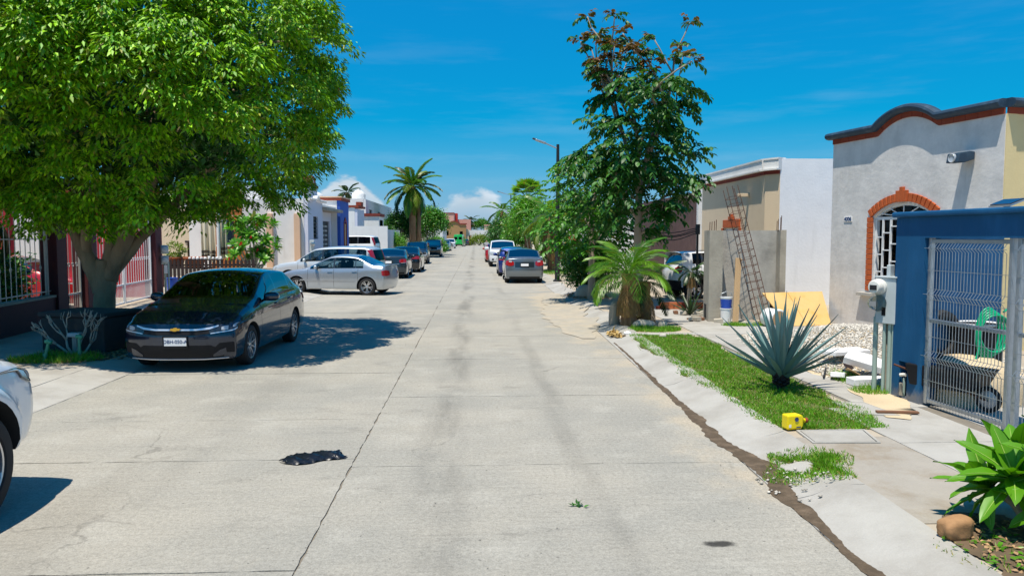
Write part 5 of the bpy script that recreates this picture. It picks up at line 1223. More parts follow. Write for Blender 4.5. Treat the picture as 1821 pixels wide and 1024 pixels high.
car('parked_car', 'dark slate sedan at the far end, right of the green van', S10, 'paint_car_graphite', (-2.3, 166, 0), 90, detail=1)
# ---- row along the right
S11 = dict(SED); S11.update(L=4.31, W=1.71, fa=.84, ra=3.32, rr=3.05, deck=3.72, zb=.21, R=.30, wheel='five', tapr=.04, cr=.12,
    top=[(0, .74), (.14, .80), (.6, .95), (1.1, 1.04), (1.2, 1.07), (1.9, 1.44), (2.1, 1.485), (2.5, 1.505), (3.05, 1.47), (3.2, 1.43), (3.72, 1.14), (3.85, 1.115), (4.22, 1.115), (4.31, 1.08)], belt=[(0, .70), (.3, .82), (1.2, .96), (2.5, .98), (3.5, 1.01), (4.31, 1.02)],
    win=[(1.35, 2.2), (2.26, 3.0), (3.04, 3.3)], seams=[1.25, 2.23, 3.1], doors=[(1.255, 2.225), (2.235, 3.095)], handles=[2.0, 2.85],
    rear=[('tail_light', 'lamp_red', [(.46, .80, .92), (.56, .76, .99), (.66, .76, 1.02), (.80, .80, .97), (.92, .84, .93)], .016), ('tail_lens', 'lamp_clear', [(.55, .92, .985), (.68, .93, 1.0)], .020), ('boot_recess', 'paint_car_graphite', [(-.42, .70, .94), (.42, .70, .94)], .004), ('bumper_lower', 'black_plastic', [(-.66, .215, .30), (.66, .215, .30)], .008), ('boot_gap', 'interior_dark', [(-.74, .655, .663), (.74, .655, .663)], .003), ('bumper_line', 'interior_dark', [(-.78, .60, .606), (.78, .60, .606)], .003)], front=[('headlight', 'lamp_clear', [(.5, .6, .7), (.95, .66, .8)], .01)])
c11, fe11, _ = car('parked_car', 'grey compact sedan with round red tail lights at the right kerb', S11, 'paint_car_grey', (2.12, 34.9, 0), 90, glass='glass_car')
make_plate(c11, fe11, False, .80, None, .34, .14)
S12 = dict(S8); S12['rear'] = [('tail_light', 'lamp_red', [(.5, .8, 1.0), (.9, .84, 1.0)], .012), ('rear_window', 'glass_dark', [(-.55, 1.08, 1.34), (.55, 1.08, 1.34)], .01)]
car('parked_car', 'blue car mostly hidden by the grey compact sedan', S12, 'paint_car_blue', (2.02, 40.6, 0), 90, detail=1)
PICK = SP(L=5.5, W=1.93, fa=.95, ra=4.25, R=.39, tw=.25, zb=.36, gap=.07, cowl=1.35, rf=1.95, rr=3.05, deck=3.25, wheel='six', roofw=.80, mirror=1.45,
    top=[(0, 1.04), (.12, 1.10), (.6, 1.17), (1.28, 1.22), (1.4, 1.25), (1.92, 1.70), (2.1, 1.76), (2.5, 1.79), (3.0, 1.76), (3.08, 1.70), (3.25, 1.24), (3.3, 1.18), (5.4, 1.18), (5.5, 1.15)],
    belt=[(0, .98), (.3, 1.06), (1.3, 1.14), (3.3, 1.15), (5.5, 1.13)], nose=[(.3, .06), (.55, 0), (.8, .02), (1.0, .05), (1.2, .16)], tail=[(.3, .05), (.5, 0), (1.2, .02)], cf=.26, cr=.05,
    win=[(1.55, 2.45), (2.52, 3.05)], seams=[1.45, 2.48, 3.18], doors=[(1.455, 2.475), (2.485, 3.175)], handles=[2.25, 2.95], bed=(3.4, 5.42),
    front=[('grille', 'black_plastic', [(-.42, .70, .96), (-.36, .66, 1.0), (.36, .66, 1.0), (.42, .70, .96)], .012), ('grille_bar', 'chrome', [(-.42, .86, .90), (.42, .86, .90)], .03), ('grille_bar', 'chrome', [(-.38, .76, .79), (.38, .76, .79)], .03), ('headlight', 'lamp_clear', [(.50, .82, .98), (.62, .80, 1.01), (.84, .83, 1.01), (.98, .88, 1.0)], .015), ('bumper', 'paint_car_white', [(-.86, .42, .62), (.86, .42, .62)], .05), ('fog_lamp', 'black_plastic', [(.62, .46, .56), (.74, .46, .56)], .06), ('lower_grille', 'black_plastic', [(-.45, .42, .52), (.45, .42, .52)], .06)],
    rear=[('tail_light', 'lamp_red', [(.82, .75, 1.10), (.92, .75, 1.10)], .015)])
car('parked_pickup', 'white pickup truck facing the camera behind the blue car', PICK, 'paint_car_white', (1.85, 53.3, 0), -90, cat='pickup')
S13 = dict(SED); S13['rear'] = S10['rear']
car('parked_car', 'red car with dark glass beyond the white pickup', S13, 'paint_car_red', (1.62, 61.6, 0), 90, detail=1)
# ---- near pickup at the left edge, only its front wing in view
S14 = dict(PICK); S14.update(flare=.045, zb=.42, R=.405, fa=.93, wheel='five', gap=.10, tw=.27, inset=-.02, cf=.15, mirror=1.0,
    nose=[(.4, .10), (.55, .03), (.8, .0), (1.0, .03), (1.15, .10)],
    front=[('headlight', 'lamp_dark', [(.48, .86, 1.0), (.75, .87, 1.02), (.95, .90, 1.03), (1.10, .95, 1.04)], .014), ('headlight_lens', 'lamp_clear', [(.60, .90, .97), (.76, .90, .985), (.9, .93, 1.0)], .020), ('headlight_edge', 'lamp_clear', [(.97, .915, 1.02), (1.08, .955, 1.035)], .020), ('grille', 'black_plastic', [(-.45, .66, 1.0), (.45, .66, 1.0)], .012), ('bumper', 'paint_car_white', [(-.80, .45, .62), (.80, .45, .62)], .03)])
car('parked_pickup', 'white pickup at the left edge, only its front wing and wheel in view', S14, 'paint_car_white', (-4.45, 3.58, 0), 90, cat='pickup')
# ---- red car in the carport behind the fence
S15 = dict(SED); S15['front'] = [('headlight', 'lamp_clear', [(.48, .56, .70), (.7, .58, .72), (.95, .62, .74)], .015), ('grille', 'black_plastic', [(-.4, .52, .66), (.4, .52, .66)], .01), ('bumper', 'paint_car_red', [(-.75, .3, .48), (.75, .3, .48)], .03)]
car('parked_car', 'red car behind the white bars of the maroon fence', S15, 'paint_car_red', (-12.5, 21.2, .08), 4, glass='glass_car')
# ---- small white crossover in the right hand driveway
S16 = SP(L=3.75, W=1.60, fa=.72, ra=3.14, R=.315, zb=.27, cowl=.95, rf=1.62, rr=9, deck=3.4, wheel='five', roofw=.80, clad=.46, gap=.07, flare=.02,
    top=[(0, .86), (.14, .93), (.5, 1.02), (.9, 1.08), (1.0, 1.11), (1.6, 1.46), (1.8, 1.51), (2.5, 1.54), (3.3, 1.50), (3.75, 1.42)], belt=[(0, .80), (.3, .90), (1.0, 1.01), (2.6, 1.04), (3.2, 1.10), (3.75, 1.12)],
    nose=BASE_NOSE, tail=[(.2, .10), (.4, 0), (.75, .0), (1.0, .05), (1.3, .24), (1.5, .40)], cr=.20, win=[(1.2, 2.05), (2.12, 2.85), (2.92, 3.2)], seams=[1.08, 2.08, 2.92], doors=[(1.085, 2.075), (2.085, 2.915)], handles=[1.85, 2.68], sunroof=(1.7, 3.5),
    front=[('headlight', 'lamp_clear', [(.5, .6, .7), (.9, .66, .8)], .01)],
    rear=[('rear_window', 'glass_dark', [(-.58, 1.10, 1.30), (-.5, 1.08, 1.40), (.5, 1.08, 1.40), (.58, 1.10, 1.30)], .012), ('tail_light', 'lamp_red', [(.48, .86, .96), (.56, .83, 1.0), (.74, .84, 1.0), (.95, .90, .98)], .016), ('tail_rim', 'lamp_dark', [(.46, .82, .85), (.72, .80, .83)], .012), ('bumper', 'black_plastic', [(-.78, .29, .58), (.78, .29, .58)], .035)])
car('parked_car', 'small white crossover with black cladding in the driveway by the maroon house', S16, 'paint_car_white', (*place(S16, S16['ra'], -1, (6.75, 23.2), 8)[:2], .10), 8, glass='glass_dark')
# ---------------------------------------------------------------- vegetation
def limb(pts, rads, name, m, parent, n=9, it=2):
    q = smoothline([(*p, r) for p, r in zip(pts, rads)], it)
    return MB().tube([p[:3] for p in q], [p[3] for p in q], n).build(name, m, parent, smooth=True)
def clustered(centers, radii, nc, nl, lsize, droop=.5, tpl=T_DIAMOND, spread=.16, outward=None, name='crown', hem=-.25, lift=0., wf=1.):
    """leaf sprays over the outer faces of many lobes"""
    C = np.array(centers, float); Rr = np.array(radii, float); w = Rr ** 2 / np.sum(Rr ** 2)
    idx = rng.choice(len(C), nc, p=w); d = rdir(nc)
    if outward is not None:
        o = norm(norm(C[idx] - np.array(outward)) + np.array([0, 0, lift])); s = np.sum(d * o, 1); d = np.where((s < hem)[:, None], d - 2 * s[:, None] * o, d)
    cp = C[idx] + d * (Rr[idx] * rng.uniform(.72, 1.04, nc))[:, None]
    pos = np.repeat(cp, nl, 0) + rng.normal(size=(nc * nl, 3)) * spread * np.array([1, 1, .8])
    dd = np.repeat(d, nl, 0)
    ax = dd * .7 + rng.normal(size=dd.shape) * .55 + np.array([0, 0, -droop]); up = dd * .8 + np.array([0, 0, .7]) + rng.normal(size=dd.shape) * .4
    sz = lsize * rng.uniform(.7, 1.3, len(pos))
    return leaves(name, pos, ax, up, sz, tpl, sz * wf)
def bush(name, label, loc, rad, n=220, nl=14, ls=.10, m='leaf_mid', lobes=14, droop=.2, cat='shrub', stem='bark_grey', tpl=T_DIAMOND, stems=4, flowers=None, group=None, trunk_h=None):
    o = thing(name, label, cat, loc, 0, group); rx, ry, rz = rad; zc = (trunk_h if trunk_h is not None else rz * .95)
    d = rdir(lobes); d[:, 2] = np.abs(d[:, 2]) * 1.1 - .45
    C = d * np.array([rx, ry, rz]) * .62 + np.array([0, 0, zc]); Rr = rng.uniform(.32, .52, lobes) * min(rx, rz)* 1.1
    C = np.vstack([C, [[0, 0, zc]]]); Rr = np.append(Rr, min(rx, rz) * .62)
    C[:, 2] = np.maximum(C[:, 2], Rr * .8)
    tag(link('crown', clustered(C, Rr, n, nl, ls, droop, tpl, min(rx, rz) * .09 + ls * .6, (0, 0, zc * .8)), m, o), kind='stuff')
    for k in range(stems):
        a = 6.28 * k / stems + random.random(); c = C[k % len(C)]
        limb([(.06 * rx * math.cos(a), .06 * rx * math.sin(a), -.03), (c[0] * .4, c[1] * .4, c[2] * .5), (c[0] * .9, c[1] * .9, c[2])], [.05 * min(rx, 1.4), .035 * min(rx, 1.4), .012], 'stem' if trunk_h is None else 'trunk', stem, o, 6, 1)
    if flowers:
        fm, fn, fs = flowers; i = rng.integers(0, len(C), fn); dd = rdir(fn); dd[:, 1] = -np.abs(dd[:, 1])
        p = C[i] + dd * (Rr[i] * 1.05)[:, None]
        tag(link('blossom', leaves('blossom', np.repeat(p, 5, 0), rdir(fn * 5) + np.repeat(dd, 5, 0), np.repeat(dd, 5, 0) + rng.normal(size=(fn * 5, 3)) * .3, np.full(fn * 5, fs), T_OVAL, np.full(fn * 5, fs * 2)), fm, o), kind='stuff')
    return o
def domes(centers, radii, nc, nl, lsize, out, rad=.24, lift=.5, hem=.1, wf=.9, name='crown'):
    """drooping leaf tufts, each a little dome, over the outer and upper faces of many lobes"""
    C = np.array(centers, float); Rr = np.array(radii, float); idx = rng.choice(len(C), nc, p=Rr ** 2 / np.sum(Rr ** 2)); d = rdir(nc)
    o = norm(norm(C[idx] - np.array(out)) + np.array([0, 0, lift])); s = np.sum(d * o, 1); d = np.where((s < hem)[:, None], d - 2 * s[:, None] * o, d)
    cp = C[idx] + d * (Rr[idx] * rng.uniform(.72, 1.10, nc))[:, None]; tr = rad * rng.uniform(.6, 1.35, nc)
    e = rdir(nc * nl); pref = np.repeat(norm(d * .55 + np.array([0, 0, .8])), nl, 0); q = np.sum(e * pref, 1); e = np.where((q < -.15)[:, None], e - 2 * q[:, None] * pref, e)
    pos = np.repeat(cp, nl, 0) + e * np.repeat(tr, nl)[:, None] * rng.uniform(.55, 1.05, nc * nl)[:, None] * np.array([1, 1, .8])
    ax = e * np.array([1, 1, .35]) + np.array([0, 0, -.75]) + rng.normal(size=e.shape) * .3; up = e * .7 + np.array([0, 0, .75]) + rng.normal(size=e.shape) * .25
    sz = lsize * rng.uniform(.7, 1.25, len(pos)); return leaves(name, pos, ax, up, sz, T_DIAMOND, sz * wf)
# ---- the big round tree on the left
FT = thing('ficus_tree', 'big round leafy tree with forked pale trunk over the navy car', 'tree', (-7.55, 15.8, .06), 0)
for name, pts, rr in (
    ('trunk', [(0.02, 0, -.1), (.0, 0, .15), (-.02, .02, .7), (.0, .0, 1.15), (.05, 0, 1.5)], [.31, .225, .195, .21, .17]),
    ('limb', [(-.08, 0, .85), (-.18, -.05, 1.3), (-.42, -.1, 1.9), (-.75, .1, 2.6), (-1.6, .6, 3.8), (-2.3, .8, 4.6)], [.15, .16, .13, .12, .08, .03]),
    ('limb', [(-.30, -.08, 1.6), (-.18, -.25, 2.2), (-.10, -.5, 2.8), (.0, -1.2, 4.2)], [.10, .10, .085, .03]),
    ('limb', [(.05, .05, 1.1), (.16, .02, 1.55), (.22, .0, 2.0), (.5, .2, 2.7), (.9, .5, 4.2), (1.1, .6, 5.6)], [.17, .17, .15, .13, .09, .04]),
    ('limb', [(.12, -.05, 1.15), (.45, -.25, 1.75), (.85, -.55, 2.25), (1.5, -1.0, 3.2), (2.4, -1.6, 4.2)], [.13, .14, .12, .09, .04]),
    ('limb', [(.15, 0, 1.2), (.6, -.1, 1.75), (1.15, -.2, 2.25), (2.2, -.4, 3.2), (3.2, -.5, 4.2)], [.11, .12, .10, .07, .03]),
    ('limb', [(.4, .1, 2.2), (.35, -.2, 2.9), (.2, -.6, 4.0), (.3, -.8, 6)], [.09, .08, .06, .02]),
    ('limb', [(-.5, .1, 2.2), (-.2, .7, 3.0), (.2, 1.4, 4.2), (.4, 1.8, 5.5)], [.10, .09, .07, .03])):
    limb(pts, rr, name, 'bark_ficus', FT, 12)
for ch_ in FT.children:
    me_ = ch_.data
    for v in me_.vertices:
        c_ = v.co; k_ = mn.noise(Vector((c_.x * 5, c_.y * 5, c_.z * 1.6))) * .5 + mn.noise(Vector((c_.x * 13, c_.y * 13, c_.z * 4))) * .25
        v.co = c_ + v.normal * k_ * (.075 if c_.z < 2 else .04)
nl_ = 96; d = norm(rng.normal(size=(nl_ * 3, 3))); d = d[d[:, 2] > -.95][:nl_]
fc = np.array([1.0, -1.1, 4.75]); fr = np.array([4.2, 4.1, 3.05])
C = fc + d * np.where(d[:, 2:3] < 0, fr * np.array([1, 1, .72]), fr) * rng.uniform(.70, .93, len(d))[:, None]; Rr = rng.uniform(.55, 1.15, len(C))
C[:, 2] = np.maximum(C[:, 2], np.where(C[:, 0] < -1.2, 3.6, 2.55))
xl = np.column_stack([rng.uniform(-.3, 2.7, 16), rng.uniform(-3.2, .4, 16), rng.uniform(2.65, 3.1, 16)]); C = np.vstack([C, xl]); Rr = np.append(Rr, rng.uniform(.5, .75, 16))
tag(link('crown', domes(C, Rr, 2450, 80, .108, fc, .27, lift=.15, hem=.0), 'leaf_ficus', FT), kind='stuff')
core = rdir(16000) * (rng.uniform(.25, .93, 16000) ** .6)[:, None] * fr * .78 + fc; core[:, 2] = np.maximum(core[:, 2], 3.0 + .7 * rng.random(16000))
tag(link('inner_leaves', leaves('inner_leaves', core, rdir(16000), rdir(16000), np.full(16000, .16), T_DIAMOND, np.full(16000, .2)), 'leaf_dark', FT), kind='stuff')  # inner leaves darker than the crown: depth shade put into their colour
nt_ = 160; dd = rdir(nt_)
tw = MB()
for k in range(90):
    c = C[k % len(C)]; e = c + rdir(1)[0] * .5; s = fc + (c - fc) * .45
    tw.tube([s, (s + e) / 2 + rdir(1)[0] * .2, e], [.03, .02, .006], 5, False)
tag(tw.build('twigs', 'bark_ficus', FT), kind='stuff')

# ---- leafy tree on the right
AT = thing('leafy_tree', 'tall open tree with drooping leaves and bronze tips behind the right hand palm', 'tree', (4.50, 20.8, .10), 0); AT.scale = (.78, .78, 1)
br = []; rng = np.random.default_rng(21)
def branch(p, d, l, r, lev):
    p = np.array(p, float); d = norm(np.array(d, float)); n = 3; pts = [p]
    for i in range(n):
        rr_ = math.hypot(pts[-1][0], pts[-1][1]); pull = max(0., rr_ - 1.3) * .35
        d = norm(d + rng.normal(size=3) * .16 + np.array([-pts[-1][0] * pull / (rr_ + 1e-6), -pts[-1][1] * pull / (rr_ + 1e-6), .05])); pts.append(pts[-1] + d * l / n)
    rads = np.linspace(r, r * .62, n + 1); br.append((pts, rads, lev))
    if lev >= 3: return
    for k in range(3 if lev < 2 else 2):
        a = rng.uniform(0, 6.28); e = norm(d + np.array([math.cos(a), math.sin(a), rng.uniform(-.1, .3)]) * (.75 if lev else .6))
        branch(pts[-1 if k else -2], e, l * rng.uniform(.62, .85), r * .6, lev + 1)
limb([(.0, 0, -.1), (.02, 0, .6), (-.05, .0, 1.6), (-.02, 0, 2.6), (.0, .05, 3.5)], [.20, .17, .145, .135, .12], 'trunk', 'bark_grey', AT, 10)
for d0, l, r in (((-.42, .1, 1.0), 2.35, .085), ((.55, -.1, 1.0), 2.3, .085), ((.05, .3, 1.), 2.1, .08), ((.2, -.4, 1.), 1.8, .07)): branch((0, .05, 3.4), d0, l, r, 1)
for z, d0, l in ((2.3, (-.9, -.2, .5), 1.5), (2.5, (.9, -.1, .55), 1.6), (2.9, (-.8, .3, .5), 1.5), (3.0, (.8, .3, .6), 1.5), (3.3, (-.2, -.8, .6), 1.2), (2.0, (.5, -.5, .5), 1.1)): branch((0, 0, z), d0, l, .05, 2)
for pts, rads, lev in br:
    MB().tube(pts, list(rads), 6).build('limb', 'bark_grey', AT, smooth=True)
tips = [(pts[-1], pts[-1] - pts[-2]) for pts, r, lev in br if lev >= 2] + [(pts[1], pts[1] - pts[0]) for pts, r, lev in br if lev >= 2]
LP, LA, LU, LS = [], [], [], []; BP, BA, BU, BS = [], [], [], []
def spray(p, d, n, ln, ls, P, A, U, S):
    """a drooping pinnate spray: leaves in pairs along an arching stalk"""
    d = norm(np.array(d) + np.array([0, 0, -.1])); q = np.array(p, float)
    for i in range(n):
        d = norm(d + np.array([0, 0, -.13])); q = q + d * ln / n; s = np.cross(d, [0, 0, 1.]); s = s / (np.linalg.norm(s) + 1e-6)
        for sg in (-1, 1):
            P.append(q + rng.normal(size=3) * .01); A.append(d * .55 + s * sg * .8 + np.array([0, 0, -.35]) + rng.normal(size=3) * .15); U.append(np.array([0, 0, 1.]) + rng.normal(size=3) * .25); S.append(ls * rng.uniform(.8, 1.2))
for p, d0 in tips:
    hi = p[2] > 6.0
    for k in range(rng.integers(6, 9) if not hi else rng.integers(4, 7)):
        a = rng.uniform(0, 6.28); dv = norm(d0) * .6 + np.array([math.cos(a), math.sin(a), rng.uniform(-.2, .5)])
        if hi and rng.random() < .5:
            if k < 6: spray(p, dv + np.array([0, 0, .6]), 4, .28, .25, BP, BA, BU, BS)
        else: spray(p, dv, 7, .8 if not hi else .5, .21 if not hi else .17, LP, LA, LU, LS)
# dense lower skirt of sprays on the left and round the trunk
for k in range(290):
    a = rng.uniform(0, 6.28); z = rng.uniform(2.2, 5.4); r = rng.uniform(.4, 2.0) * (1 if z < 4.4 else .85); p = np.array([math.cos(a) * r - .15, math.sin(a) * r, z])
    if p[0] > -.1 and z < 3.5: continue
    spray(p, np.array([math.cos(a), math.sin(a), .25]) + rng.normal(size=3) * .25, 7, .8, .21, LP, LA, LU, LS)
tag(link('crown', leaves('crown', LP, LA, LU, LS, T_OVAL, np.array(LS) * 1.25), 'leaf_dark', AT), kind='stuff')
tag(link('bronze_tips', leaves('bronze_tips', BP, BA, BU, BS, T_OVAL, np.array(BS) * 1.2), 'leaf_bronze', AT), kind='stuff')
# second, lower broadleaf left of it
BT = thing('broadleaf_tree', 'mid green broadleaf tree between the street lamp and the tall open tree', 'tree', (3.55, 23.2, .10), 0)
limb([(0, 0, -.1), (.03, 0, 1.2), (-.02, .05, 2.4), (.1, .05, 3.4)], [.12, .10, .08, .03], 'trunk', 'bark_grey', BT, 8)
LP, LA, LU, LS = [], [], [], []
for k in range(380):
    a = rng.uniform(0, 6.28); z = rng.uniform(1.5, 4.35); r = rng.uniform(.2, 1.25) * (1.0 if z < 3.7 else .75); p = np.array([math.cos(a) * r, math.sin(a) * r, z])
    spray(p, np.array([math.cos(a), math.sin(a), .35]) + rng.normal(size=3) * .3, 6, .6, .16, LP, LA, LU, LS)
tag(link('crown', leaves('crown', LP, LA, LU, LS, T_OVAL, np.array(LS) * 1.25), 'leaf_mid', BT), kind='stuff')
for k in range(5):
    a = 6.28 * k / 5; MB().tube([(0, 0, 1.6 + .3 * k), (.4 * math.cos(a), .4 * math.sin(a), 2.1 + .3 * k), (.8 * math.cos(a), .8 * math.sin(a), 2.5 + .3 * k)], [.04, .03, .01], 5).build('limb', 'bark_grey', BT)

# ---- palms
def frond_mesh(L_, droop=1.0, nl=26, ll=.45, wid=.05, vee=.5, fold=0.):
    """feather frond along +x, arching down; leaflets both sides"""
    n = 14; pts = []; p = np.zeros(3); an = .0
    for i in range(n + 1):
        pts.append(p.copy()); an = -droop * (i / n) ** 1.3; p = p + np.array([math.cos(an), 0, math.sin(an)]) * L_ / n
    pts = np.array(pts); b = MB().tube(pts, list(np.linspace(.022, .004, n + 1) * (L_ / 1.8)), 4, False)
    P, A, U, S, Wd = [], [], [], [], []
    for i in range(nl):
        u = .12 + .88 * i / (nl - 1); x = u * n; k = min(int(x), n - 1); q = pts[k] + (pts[k + 1] - pts[k]) * (x - k); t = norm(pts[k + 1] - pts[k])
        s = ll * (math.sin(math.pi * min(u * .85 + .12, 1)) ** .7) * random.uniform(.85, 1.1)
        for sg in (-1, 1):
            P.append(q); A.append(t * .75 + np.array([0, sg * .8, 0]) + np.array([0, 0, vee * .6 - .55 - .4 * u]) * .6 + rng.normal(size=3) * .05); U.append(np.array([0, 0, 1.]) + t * -.1); S.append(s); Wd.append(wid * 10)
    lm = leaves('frond', P, A, U, S, T_LONG, np.array(Wd) * .1 * 10)
    return b, lm
frond_cache = {}
def frond(key, **k):
    if key not in frond_cache:
        b, lm = frond_mesh(**k); bm = bmesh.new(); bm.from_mesh(lm); t = b.mesh('x'); bm.from_mesh(t); me = bpy.data.meshes.new('frond'); bm.to_mesh(me); bm.free(); frond_cache[key] = me
    return frond_cache[key]
def palm(name, label, loc, h, nf, L_, m, elev=(-.4, 1.2), tr=.16, ll=.5, wid=.05, droop=1.1, dry=0, trunk='bark_palm', lean=(0, 0), nl=34, mats=None, cat='palm', skirt=True, group=None):
    o = thing(name, label, cat, loc, 0, group); tx, ty = lean
    rads = [tr * 1.35, tr * 1.05, tr, tr * .95, tr]; pts = [(tx * u ** 2, ty * u ** 2, h * u - .05 * (u == 0)) for u in (0, .1, .4, .75, 1)]
    q = smoothline([(*p, r) for p, r in zip(pts, rads)], 1)
    q2 = []
    for i in range(24):
        u = i / 23 * (len(q) - 1); k = min(int(u), len(q) - 2); v = q[k] + (q[k + 1] - q[k]) * (u - k); q2.append((v[:3], v[3] * (1.06 if i % 2 else .95)))
    MB().tube([v for v, r in q2], [r for v, r in q2], 12).build('trunk', trunk, o, smooth=50)
    for i in range(nf + dry):
        a = i * 2.399 + random.uniform(-.2, .2); u = i / max(nf - 1, 1)
        if i < nf: e = elev[1] + (elev[0] - elev[1]) * u; me = frond((name, L_, i % 4), L_=L_ * random.uniform(.88, 1.08), droop=droop * random.uniform(.8, 1.2), nl=nl, ll=ll, wid=wid); mm = (mats or [m])[i % len(mats or [m])]
        else: e = -1.15; me = frond((name, 'dry', i % 2), L_=L_ * .7, droop=.35, nl=18, ll=ll * .8, wid=wid); mm = 'leaf_palm_dry'
        if len(me.materials) and me.materials[0] != M[mm]: me = me.copy()
        f = link('frond', me, mm, o, (tx + .05 * math.cos(a), ty + .05 * math.sin(a), h - (.12 if i >= nf else 0)), (0, -e, a))
    return o
PR = palm('feather_palm', 'low shaggy palm with bright arching fronds at the right kerb', (3.32, 16.3, .09), 1.15, 26, 1.15, 'leaf_palm', (-.10, 1.45), .16, .40, .016, 1.45, 16, mats=['leaf_palm', 'leaf_palm_bright', 'leaf_palm_bright', 'leaf_palm'])
PR2 = palm('feather_palm', 'second brown palm stem close behind the low shaggy palm', (3.75, 16.75, .09), .95, 10, .95, 'leaf_palm_dark', (-.7, .9), .15, .32, .02, 1.2, 10)
palm('small_palm', 'little slender palm standing before the small white crossover', (5.55, 19.5, .10), 1.02, 13, .42, 'leaf_palm_dark', (-.5, 1.1), .055, .17, .03, 1.2, 3, lean=(.06, 0), nl=12, trunk='bark_grey')
palm('coconut_palm', 'tall palm with wide fronds left of the street beyond the white houses', (-6.0, 73, .3), 6.4, 34, 3.2, 'leaf_palm', (-1.05, 1.4), .33, .8, .10, 1.35, 5, mats=['leaf_palm', 'leaf_palm_dark', 'leaf_palm', 'leaf_yellowish'])
PT2 = tag(MB().tube([(0, 0, -.1), (.02, 0, 2.5), (.05, .1, 5.4)], [.30, .22, .2], 10).build('palm_trunk', 'bark_palm', None, smooth=True), 'bare brown second palm trunk beside the tall palm', 'palm'); PT2.location = (-5.45, 73.3, .2)
palm('coconut_palm', 'yellowish palm arching over the right kerb behind the grey sedan', (4.15, 41.5, .1), 3.0, 15, 2.3, 'leaf_yellowish', (-.8, 1.2), .20, .6, .07, 1.3, 5, mats=['leaf_yellowish', 'leaf_palm', 'leaf_palm_bright'])
palm('coconut_palm', 'far right palm with brown hanging fronds beyond the white flowered shrub', (3.9, 112, .1), 5.6, 14, 3.2, 'leaf_palm', (-.7, 1.2), .2, .8, .1, 1.3, 5)
palm('coconut_palm', 'distant slim palm behind the white end wall', (-1.2, 196, 0), 6.0, 13, 2.6, 'leaf_palm_dark', (-.5, 1.1), .2, .7, .1, 1.2, 0)
palm('coconut_palm', 'distant palm top above the white two storey roof', (-15.3, 92, 0), 7.2, 12, 2.0, 'leaf_palm_dark', (-.5, 1.2), .2, .6, .09, 1.2, 0)
palm('yard_palm', 'dark palm hanging behind the pale bars at the left edge', (-11.0, 17.0, .07), 2.75, 12, 1.7, 'leaf_palm_dark', (-.9, .7), .10, .5, .05, 1.4, 0)
# fan palm on the right
FP = thing('fan_palm', 'bright fan palm crown standing above the right hand trees', 'palm', (4.3, 63, .1), 0)
MB().tube([(0, 0, -.1), (0, 0, 5.2)], [.25, .2], 10).build('trunk', 'bark_palm', FP, smooth=True)
P, A, U, S = [], [], [], []
for i in range(26):
    a = i * 2.4; e = 1.3 - 1.6 * i / 26; d0 = np.array([math.cos(a) * math.cos(e), math.sin(a) * math.cos(e), math.sin(e)]); hub = np.array([0, 0, 5.2]) + d0 * .9; s = norm(np.cross(d0, [0, 0, 1.])); w = np.cross(s, d0)
    for k in range(13):
        t = -1.25 + 2.5 * k / 12; P.append(hub); A.append(d0 * math.cos(t) + s * math.sin(t) + np.array([0, 0, -.15])); U.append(w + rng.normal(size=3) * .1); S.append(.85)
    MB().tube([(0, 0, 5.1), tuple(hub)], [.03, .02], 4).build('stalk', 'leaf_palm_bright', FP)
tag(link('crown', leaves('crown', P, A, U, S, T_LONG, np.full(len(S), 1.9)), 'leaf_palm_bright', FP), kind='stuff')
# ---- shrubs and street trees, right
bush('shrub', 'dark glossy shrub beside the lamp post at the right kerb', (3.95, 25.2, .1), (1.0, .95, 1.05), 620, 13, .12, 'leaf_dark', 16)
bush('shrub', 'yellow green feathery shrub behind the grey compact sedan', (4.6, 43.5, .1), (1.0, 1.4, .95), 420, 12, .13, 'leaf_yellowish', 12)
bush('plumeria', 'dark round plumeria dotted with white flowers at the far right', (3.9, 92, .1), (2.7, 3.0, 1.9), 900, 10, .26, 'leaf_dark', 20, flowers=('flower_white', 60, .16), trunk_h=2.4)
bush('street_tree', 'lime green rounded tree right of the white pickup', (4.35, 60, .1), (1.9, 2.4, 1.7), 800, 11, .20, 'leaf_lime', 18, cat='tree', trunk_h=3.4)
bush('street_tree', 'mid green tree low over the right kerb beyond the pickup', (4.2, 68, .1), (1.8, 2.4, 1.4), 700, 11, .20, 'leaf_mid', 16, cat='tree', trunk_h=2.0)
bush('street_tree', 'dark green tree filling the gap behind the yellowish palm', (4.9, 51, .1), (1.4, 2.2, 1.6), 800, 11, .18, 'leaf_mid', 18, cat='tree', trunk_h=2.6, flowers=('flower_white', 26, .09))
bush('street_tree', 'pale flecked tree right of the yellowish palm', (5.2, 36, .1), (1.2, 1.6, 1.5), 700, 12, .14, 'leaf_lime', 16, cat='tree', trunk_h=2.6)
bush('shrub', 'low ragged shrub by the far right kerb', (3.5, 118, .1), (2.0, 3.0, 1.3), 400, 10, .25, 'leaf_mid', 12)
bush('shrub', 'yellow green shrub at the foot of the end wall', (.9, 168, 0), (2.4, 1.2, 1.3), 300, 10, .3, 'leaf_yellowish', 12)
bush('street_tree', 'distant green tree behind the white end wall', (1.4, 196, 0), (2.6, 2.2, 1.6), 420, 10, .32, 'leaf_mid', 12, cat='tree', trunk_h=5.0)
